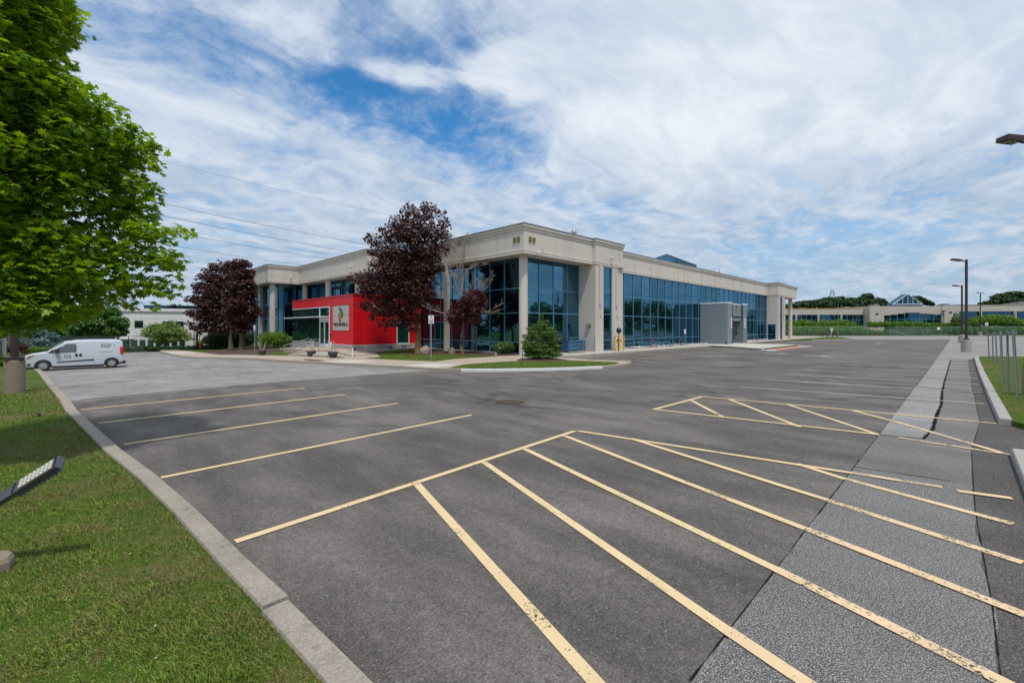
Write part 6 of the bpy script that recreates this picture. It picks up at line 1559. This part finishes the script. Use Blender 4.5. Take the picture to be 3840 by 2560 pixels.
# pyramid: ridge front seen straight on
cxp = c5(1172); wp = c5(1300) - c5(1045); gable_light(FBB, cxp - wp / 2, cxp + wp / 2, -1.0, 1.8, fb5(706), fb5(612), GLASS_FAR, WHITE_M, 6)
for v0, v1, h0 in ((325, 385, 12), (705, 775, 22), (960, 1012, 26), (1325, 1385, 12), (1565, 1622, 18), (2115, 2190, 22), (2190, 2268, 34), (180, 240, 6), (1470, 1530, 6)):
    zb_ = zt1 - .1 if v0 < 825 else (zt2 - .3 if v0 < 1565 else fb5(713) - .2)
    t_ = fb5((741 if v0 < 825 else 722 if v0 < 1565 else 713) - h0); b = MB(); b.box((c5(v0), 3, zb_), (c5(v1), 6, t_ - .25)); b.box((c5(v0) + .4, 3.3, t_ - .25), (c5(v1) - .3, 5.6, t_)); b.build('roof_unit', mat('roof_unit_metal', (.22, .21, .20), .6) if 'roof_unit_metal' not in MATS else MATS['roof_unit_metal'], FBB)
# rubble pile and parked cars behind the fence
t = thing('rubble_pile', 'layered pile of grey concrete slabs behind the fence under the green bushes', 'pile', at(*u('c', 1690, 900), 134)); t.location.z = .0; t.rotation_euler = (0, 0, AZ - R(90))
r_ = random.Random(17)
for lay in range(6):
    w = 5.6 - .35 * abs(lay - 3) - lay * .12
    for k in range(4):
        a = -w / 2 + w * k / 4; block('slab', MATS['kerb_concrete'], (a + r_.uniform(0, .2), r_.uniform(-1.2, -.8), .30 + .42 * lay), (a + w / 4 - .05, 1.0, .30 + .42 * lay + r_.uniform(.18, .30)), t, (r_.uniform(-.03, .03), r_.uniform(-.06, .06), r_.uniform(-.1, .1)))
def far_car(label, p, m):
    t = thing('parked_car', label, 'car', (p.x, p.y, .1), AZ - R(90) + R(8), 'cars parked behind the far fence')
    B = MB(); pr = [(-2.2, .35), (-2.25, .75), (-1.5, .95), (-.8, 1.42), (.7, 1.45), (1.4, 1.0), (2.15, .90), (2.25, .4)]
    B.add([(x, y, z) for y in (-.85, .85) for x, z in pr], [tuple(range(8)), tuple(range(8, 16))[::-1]] + [(i, 8 + i, 8 + (i + 1) % 8, (i + 1) % 8) for i in range(8)]); B.build('body', m, t)
    B = MB(); B.add([(x, -.86, z) for x, z in ((-1.3, .98), (-.75, 1.36), (.65, 1.38), (1.2, 1.0))], [(0, 1, 2, 3)]); B.build('side_window', GLASS_CAR, t)
    for x in (-1.4, 1.4):
        B = MB(); n = 14; vv = [(x + .33 * math.cos(2 * math.pi * k / n), y, .33 + .33 * math.sin(2 * math.pi * k / n)) for y in (-.9, -.7) for k in range(n)]
        B.add(vv, [tuple(range(n)), tuple(range(n, 2 * n))[::-1]] + [(k, (k + 1) % n, n + (k + 1) % n, n + k) for k in range(n)]); B.build('wheel', TYRE, t)
far_car('dark car half hidden behind the fence left of the rubble pile', at(*u('c', 1500, 900), 140), DARKM); far_car('pale silver car behind the fence right of the near lamp post', at(*u('c', 1265, 900), 138), RIM)

# bushes before the far building
def hedge_row(name, label, spots, D, n, size, m, seed, group=None, flat=.95):
    base = at(*spots[0][:2], D); base.z = 0; t = thing(name, label, 'bushes', base, 0, group); cl = []
    for s in spots:
        p = at(s[0], s[1], D + (s[3] if len(s) > 3 else 0)) - base; rr = s[2] / F * D; cl.append((p.x, p.y, p.z, rr, rr, rr * flat))
    leaf_cloud('foliage', cl, n, size, m, t, seed, KITE, .45, .45)
    b = MB(); b.cyl((0, 0), .15, -.2, 1.5, 6); b.build('stem', BARK, t)
bx = lambda x, y, r, o=0: (2950 + .21259 * x, 1080 + .21259 * y, .21259 * r, o)
hedge_row('green_bushes', 'bright green bushes before the left part of the far building', [bx(50 + 110 * i, 640 + 12 * math.sin(i * 2.1), 75 + 12 * math.sin(i)) for i in range(11)] + [bx(100 + 120 * i, 740, 80, -3) for i in range(11)] + [bx(300 + 180 * i, 600 + 18 * (i % 2), 45) for i in range(3)], 136, 12000, .42, LEAF_LIME, 41)
hedge_row('green_bushes', 'bright green bushes before the stepped window of the far building', [bx(1480 + 90 * i, 640 + 8 * math.sin(i * 1.7), 55 + 8 * math.sin(i * 3)) for i in range(11)], 137, 7000, .40, LEAF_LIME, 42)
cx_ = lambda x, y, r, o=0: (3400 + .18707 * x, 1080 + .18707 * y, .18707 * r, o)
hedge_row('green_bushes', 'large mound of bright green bushes right of the tall lamp posts', [cx_(1330, 680, 90), cx_(1450, 650, 100), cx_(1600, 640, 110), cx_(1760, 640, 120), cx_(1900, 650, 120), cx_(2050, 650, 110), cx_(2180, 690, 100), cx_(2320, 700, 80), cx_(2480, 700, 90), cx_(1250, 730, 60), cx_(1400, 740, 70), cx_(1700, 740, 80)], 138, 9000, .42, LEAF_LIME, 43)
hedge_row('green_bushes', 'low bushes between the spruce and the left end of the stepped window', [cx_(60 + 110 * i, 740, 50) for i in range(8)], 137, 3500, .4, LEAF_LIME, 44)
hedge_row('dark_undergrowth', 'dark green undergrowth right behind the far fence', [bx(40 + 115 * i, 790 + 8 * (i % 3), 75) for i in range(22)] + [cx_(600 + 130 * i, 850, 80) for i in range(15)] + [cx_(-200 + 110 * i, 800, 50) for i in range(14)], 131, 17000, .36, LEAF_GREEN, 45)
conifer('spruce', 'tall pointed green spruce before the far building beside the lamp post', (at(3586, 1227, 133).x, at(3586, 1227, 133).y, 0), 7.3, 2.3, 5000, .5, LEAF_GREEN, 46)
conifer('spruce', 'small dark pointed spruce behind the roof of the far building at the right', (at(3680, 1227, 190).x, at(3680, 1227, 190).y, 0), 13.5, 2.6, 2200, .7, LEAF_DARK, 47)

def far_tree(label, px_, D, spots, k, n, m, seed, size=.8, group='trees behind the far building'):
    base = at(px_, 1227, D); base.z = zg(base.x, base.y)
    return make_tree('broadleaf_tree', label, 'tree', base, sculpt(base, D, k, spots, seed, .8, .75), n, size, m, .35, seed, group, BARK, KITE, None, .5, .5, 5)
FT = [('wide dark green tree just right of the far round column', 2950 + .2126 * 260, [(130, 330, 90), (250, 300, 90), (340, 270, 70), (60, 340, 60), (420, 300, 80), (0, 330, 60)]),
      ('green tree with a rounded top under the distant pylon', 2950 + .2126 * 680, [(520, 270, 90), (640, 250, 80), (720, 220, 80), (820, 230, 80), (700, 310, 100), (930, 190, 60), (900, 280, 90)]),
      ('green tree left of the tallest crown behind the far building', 2950 + .2126 * 1110, [(1000, 260, 90), (1120, 230, 80), (1200, 240, 70), (1080, 320, 100), (1230, 300, 80)]),
      ('tallest tree crown behind the far building', 2950 + .2126 * 1400, [(1420, 140, 60), (1340, 190, 60), (1470, 160, 40), (1320, 260, 80), (1420, 270, 100), (1280, 300, 60)]),
      ('loose green tree left of the glass pyramid', 2950 + .2126 * 1600, [(1560, 230, 70), (1640, 230, 60), (1540, 300, 80), (1680, 270, 60), (1740, 250, 25)])]
for i, (lb, px_, sps) in enumerate(FT): far_tree(lb, px_, 185, sps, 'b', 5200, LEAF_FAR, 50 + i)
far_tree('round dark tree right of the glass pyramid', 3455, 190, [(90, 220, 70), (200, 210, 70), (290, 240, 60), (370, 280, 60), (450, 310, 50), (150, 290, 90), (520, 335, 30)], 'c', 5200, LEAF_FAR, 60)
far_tree('broad dark tree at the right edge behind the far building', 3760, 190, [(1780, 190, 60), (1860, 150, 60), (1960, 160, 80), (2080, 130, 80), (2180, 130, 80), (2300, 150, 90), (1900, 250, 100), (2050, 260, 110), (2250, 260, 110), (1720, 270, 60), (1620, 290, 50), (2450, 170, 110)], 'c', 9000, LEAF_FAR, 61)
far_tree('low dark tree at the foot of the broad right edge tree', 3670, 192, [(1500, 320, 40), (1580, 310, 40), (1660, 300, 40)], 'c', 1500, LEAF_FAR, 62)
# lattice pylon on the skyline
pp = at(*u('b', 803, 88), 420); t = thing('pylon', 'distant lattice electricity pylon rising above the trees', 'pylon', (pp.x, pp.y, 0))
hp = pp.z + 3; b = MB()
def wq(z): return 1.0 + 5.0 * (1 - z / hp)
for sx in (-1, 1):
    for sy in (-1, 1): b.tube([(sx * wq(0), sy * wq(0), 0), (sx * .9, sy * .9, hp)], .14, 4)
for i in range(9):
    z0, z1 = hp * i / 9, hp * (i + 1) / 9
    for d in (RV, FV):
        for s in (-1, 1): b.tube([d * s * wq(z0) + Vector((0, 0, z0)), d * -s * wq(z1) + Vector((0, 0, z1))], .09, 3)
b.build('lattice', DARKM, t)
for z, w in ((hp * .80, 5.5), (hp * .68, 6.5)):
    b = MB(); b.tube([RV * -w + Vector((0, 0, z)), RV * w + Vector((0, 0, z))], .25, 4); b.build('cross_arm', DARKM, t)

# ------------------------------------------------------------------ background on the far left
wa, wb_ = at(430, 1227, 66), at(1000, 1227, 72); wv = Vector((wb_.x - wa.x, wb_.y - wa.y, 0)); wl = wv.length; z00 = -.9
WB = thing('white_building', 'two storey white block building behind the trees at the left', 'building', (wa.x, wa.y, z00), math.atan2(wv.y, wv.x))
def wx(px_): return (px_ - 430) / 570 * wl
def wz(py_, px_=600): D = 66 + 6 * (px_ - 430) / 570; return H - (py_ - HY) / F * D - z00
rowz = [wz(1326), wz(1307), wz(1275), wz(1250), wz(1222), wz(1195), wz(1168)]
for i in range(len(rowz) - 1):
    nseg = 12
    for k in range(nseg):
        a, c_ = wl * k / nseg, wl * (k + 1) / nseg
        block('wall_panel', WHITEWALL, (a + .01, 0, rowz[i] + .01), (c_ - .01, .3, rowz[i + 1] - .01), WB)
block('core', MATS['lamp_base_concrete'], (0, .25, -1), (wl, 20, rowz[-1] - .05), WB)
block('wall_panel', WHITEWALL, (-.3, -.2, rowz[-1]), (wl, .3, rowz[-1] + .45), WB); block('upper_wall', WHITEWALL, (wl * .05, 4, rowz[-1]), (wl, 19, wz(1150)), WB); block('upper_window', GLASS_FAR, (wl * .1, 3.9, rowz[-1] + .5), (wl * .9, 4.0, rowz[-1] + 1.1), WB)
for p0, p1, y0, y1 in ((502, 527, 1205, 1226), (602, 633, 1207, 1224), (650, 674, 1207, 1224), (468, 474, 1205, 1226)):
    w_ = link('window', None, None, WB); block('pane', GLASS_GREEN, (wx(p0), -.06, wz(y1)), (wx(p1), -.03, wz(y0)), w_); block('frame', DARKM, (wx(p0) - .1, -.04, wz(y1) - .1), (wx(p1) + .1, -.005, wz(y0) + .1), w_)
for i in range(8):
    a = wx(460) + i * (wx(690) - wx(460)) / 8; c_ = a + (wx(690) - wx(460)) / 8 - .25
    w_ = link('window', None, None, WB); block('pane', GLASS_GREEN, (a, -.06, wz(1296)), (c_, -.03, wz(1273)), w_); block('frame', WHITE_M, (c_, -.10, wz(1298)), (c_ + .25, -.01, wz(1271)), w_)
block('canopy', WHITE_M, (wx(450), -1.0, wz(1271)), (wx(495), -.02, wz(1267)), WB)
def hedge6(name, label, spots, D, n, size, m, seed, k=6, flat=.6):
    s2 = [(ZO[k][0] + ZO[k][2] * s[0], ZO[k][1] + ZO[k][2] * s[1], ZO[k][2] * s[2], s[3] if len(s) > 3 else 0) for s in spots]; hedge_row(name, label, s2, D, n, size, m, seed, None, flat)
hedge6('dark_hedge', 'low dark green hedge along the far left fence', [(1300 + 55 * i, 752 + 3 * (i % 2), 34) for i in range(20)], 60.5, 7000, .22, LEAF_DARK, 71, flat=.9)
hedge6('dark_hedge', 'low dark green hedge right of the hydrant towards the mulch bed', [(2170 + 50 * i, 745, 36) for i in range(7)], 60.5, 2400, .22, LEAF_DARK, 72, flat=.9)
def tree6(name, label, px_, D, sps, n, m, seed, size=.4, k=6, fork=None, r0=.2, group=None, shell=.45):
    base = at(ZO[k][0] + ZO[k][2] * px_, 1227, D); base.z = zg(base.x, base.y)
    return make_tree(name, label, 'tree', base, sculpt(base, D, k, sps, seed, .9, .7), n, size, m, r0, seed, group, BARK, KITE, fork, .5, shell, 7)
tree6('broadleaf_tree', 'green tree behind the van roof at the left', 1060, 60, [(900, 420, 100), (1050, 350, 110), (1180, 360, 90), (1000, 500, 130), (1150, 480, 120), (1290, 440, 70), (1350, 480, 55), (1250, 560, 90), (1100, 590, 100), (920, 580, 90), (1320, 570, 50), (870, 330, 80)], 11000, LEAF_GREEN, 81, .42)
tree6('broadleaf_tree', 'feathery pale green tree before the white building', 1790, 62, [(1680, 520, 55), (1760, 510, 60), (1880, 500, 55), (1720, 580, 80), (1850, 570, 80), (1960, 560, 70), (1640, 600, 50), (1600, 560, 35), (2030, 600, 50), (2080, 640, 45), (1800, 640, 90), (1950, 640, 70), (1900, 460, 30)], 5200, LEAF_PALE, 82, .26, shell=.2)
tree6('broadleaf_tree', 'dark tree behind the lamp post at the left edge', 100, 62, [(40, 520, 130), (150, 560, 110), (300, 560, 120), (430, 580, 120), (560, 600, 110), (680, 600, 90), (-80, 560, 150), (760, 560, 80), (0, 400, 150), (250, 430, 140), (500, 480, 130), (700, 480, 120)], 12000, LEAF_GREEN, 83, .42, group='trees behind the left hedge')
tree6('broadleaf_tree', 'dark tree right of the blue spruce behind the hedge', 620, 66, [(540, 640, 70), (620, 660, 80), (700, 640, 60), (600, 700, 60), (760, 620, 50)], 4500, LEAF_DARK, 84, .4, group='trees behind the left hedge')
tree6('lime_tree', 'lime green hedge tree clipped high behind the maple trunks', 2330, 64, [(2200, 690, 30), (2260, 680, 30), (2330, 660, 60), (2400, 600, 60), (2420, 680, 60), (2480, 690, 50), (2540, 690, 50)], 4200, LEAF_LIME, 85, .36)
bq = at(360 * .34014, 1227, 52)
t = conifer('blue_spruce', 'blue green spruce behind the hedge left of the van', (bq.x, bq.y, -.4), 4.6, 3.3, 8000, .42, LEAF_BLUE, 86)
hedge6('clipped_hedge', 'long clipped bright green hedge behind the van bonnet', [(300 + 42 * i, 768, 34) for i in range(8)] + [(640 + 45 * i, 765, 34) for i in range(5)], 49, 9000, .12, LEAF_LIME, 87, flat=.9)
hedge6('dark_red_shrub', 'dark red shrub behind the lamp post at the left edge', [(110, 750, 38), (180, 745, 42), (250, 740, 40), (150, 790, 30), (270, 780, 30)], 47, 3600, .16, LEAF_PURPLE, 88, flat=.9)
hedge6('yellow_green_shrub', 'yellow green shrub at the left edge behind the lamp base', [(-10, 850, 36), (10, 900, 30), (-20, 950, 40)], 30, 1800, .10, LEAF_LIME, 89, flat=.9)
q = at(0 + .34014 * 802, 1270, 62); b = MB(); b.cyl((0, 0), .11, 0, q.z + 3.2, 8); tag(b.build('utility_pole', BARK, None, (q.x, q.y, -.7)), 'brown wooden pole behind the van windscreen', 'pole')
q = at(ZO[6][0] + .34014 * 780, 1262, 64); b = MB(); b.box((-1.5, -1, -3), (1.5, 1, 0)); b.add([(-1.7, -1.2, 0), (1.7, -1.2, 0), (0, -1.2, 1.1), (-1.7, 1.2, 0), (1.7, 1.2, 0), (0, 1.2, 1.1)], [(0, 1, 2), (5, 4, 3), (0, 2, 5, 3), (1, 4, 5, 2)]); tag(b.build('shed', FARWALL, None, q, (0, 0, AZ - R(90))), 'pale gabled shed just above the van windscreen', 'shed')
# thick greenery closing the horizon
def belt(name, label, seed, a, c_, n, h, m, leaves=9000):
    r_ = random.Random(seed); cl = []; a = Vector(a); c_ = Vector(c_)
    for i in range(n):
        p = a.lerp(c_, (i + r_.random()) / n); r = h * r_.uniform(.28, .5); cl.append((p.x - a.x + r_.uniform(-4, 4), p.y - a.y + r_.uniform(-4, 4), h * r_.uniform(.25, .75), r, r, r * .8))
    o = leaf_cloud(name, cl, leaves, h * .11, m, None, seed, KITE, .4, .5, loc=a); return o
belt('far_woods', '', 91, (-60, 120, -1), (30, 150, -1), 26, 9, LEAF_FAR, 9000); belt('far_woods', '', 92, (30, 150, -1), (150, 210, 0), 30, 8, LEAF_FAR, 8000)
belt('far_woods', '', 93, (230, 40, 0), (300, -60, 0), 24, 9, LEAF_FAR, 7000)

# ------------------------------------------------------------------ overhead wires
def wire(label, k1, k2, D1, D2, r=.022, sag=.5):
    a, c_ = at(*k1, D1), at(*k2, D2); a2 = a - (c_ - a) * .35; c2 = c_ + (c_ - a) * .25; pts = []
    for i in range(25):
        s = i / 24; p = a2.lerp(c2, s); p.z -= sag * 4 * s * (1 - s); pts.append(p)
    b = MB(); b.tube(pts, r, 4); tag(b.build('power_line', DARKM), label, 'power line', 'overhead power lines above the left wing')
A_ = lambda x, y: (x * .8287, y * .8287)
wire('highest thin power line crossing the sky left of the tallest maple', (620, 598), (1470, 805), 70, 100, .016)
wire('second power line from the top, running down to the left wing roof', (620, 757), (1390, 915), 66, 96, .028)
wire('third power line from the top above the left wing', (575, 793), (1340, 945), 66, 96, .028)
wire('faint power line between the third and the lowest bold line', (740, 865), (1280, 952), 70, 100, .014)
wire('fourth bold power line above the left purple maple', (730, 877), (1230, 965), 66, 92, .026)
wire('lowest bold power line running down behind the left purple maple', (665, 915), (1150, 990), 66, 92, .026)
wire('low thin line just above the left purple maple crown', (715, 995), (800, 1010), 70, 76, .02, .1)
wire('dark low cable in front of the white building', (470, 1195), (700, 1212), 92, 96, .04, .1)
wire('low thin line passing above the white building', (700, 1018), (790, 1032), 70, 76, .02, .1)

# ------------------------------------------------------------------ what the glass walls mirror: greenery and poles south of the lot
for i, (x, y, h, w) in enumerate(((62, -25, 8.5, 4.5), (76, -27, 8, 4.2), (88, -26, 9, 4.4), (100, -28, 9, 5), (116, -27, 8, 4.5), (130, -26, 11, 5), (142, -28, 12, 5.5), (155, -27, 11.5, 5.5), (168, -29, 10, 5), (184, -27, 9, 5))):
    make_tree('broadleaf_tree', 'green tree beyond the right lawn mirrored in the long glass wall', 'tree', (x, y, 0), crown_clumps(w, h * .8, h * .22, 14, 200 + i), 2600, .6, LEAF_GREEN, .22, 200 + i, 'trees mirrored in the glass wall', BARK, KITE, None, .5, .45, 5)
belt('hedge_band', '', 95, (40, -38, 0), (230, -46, 0), 60, 4.6, LEAF_GREEN, 12000)
for i, x in enumerate((58, 82)):
    lamp('lamp post beyond the right lawn mirrored in the long glass wall', x, -14.0 + i, 9.0, [(LEFT, 8.9, 1.0)], .5, 1.0, PLAINC)
for i, (x, y) in enumerate(((5, -30), (-22, 12), (-24, 34), (-20, 55))):
    make_tree('broadleaf_tree', 'green tree far off the left side of the lot', 'tree', (x, y, 0), crown_clumps(5, 8, 2, 14, 300 + i), 2600, .6, LEAF_GREEN, .25, 300 + i, 'trees left of the lot', BARK, KITE, None, .5, .45, 5)
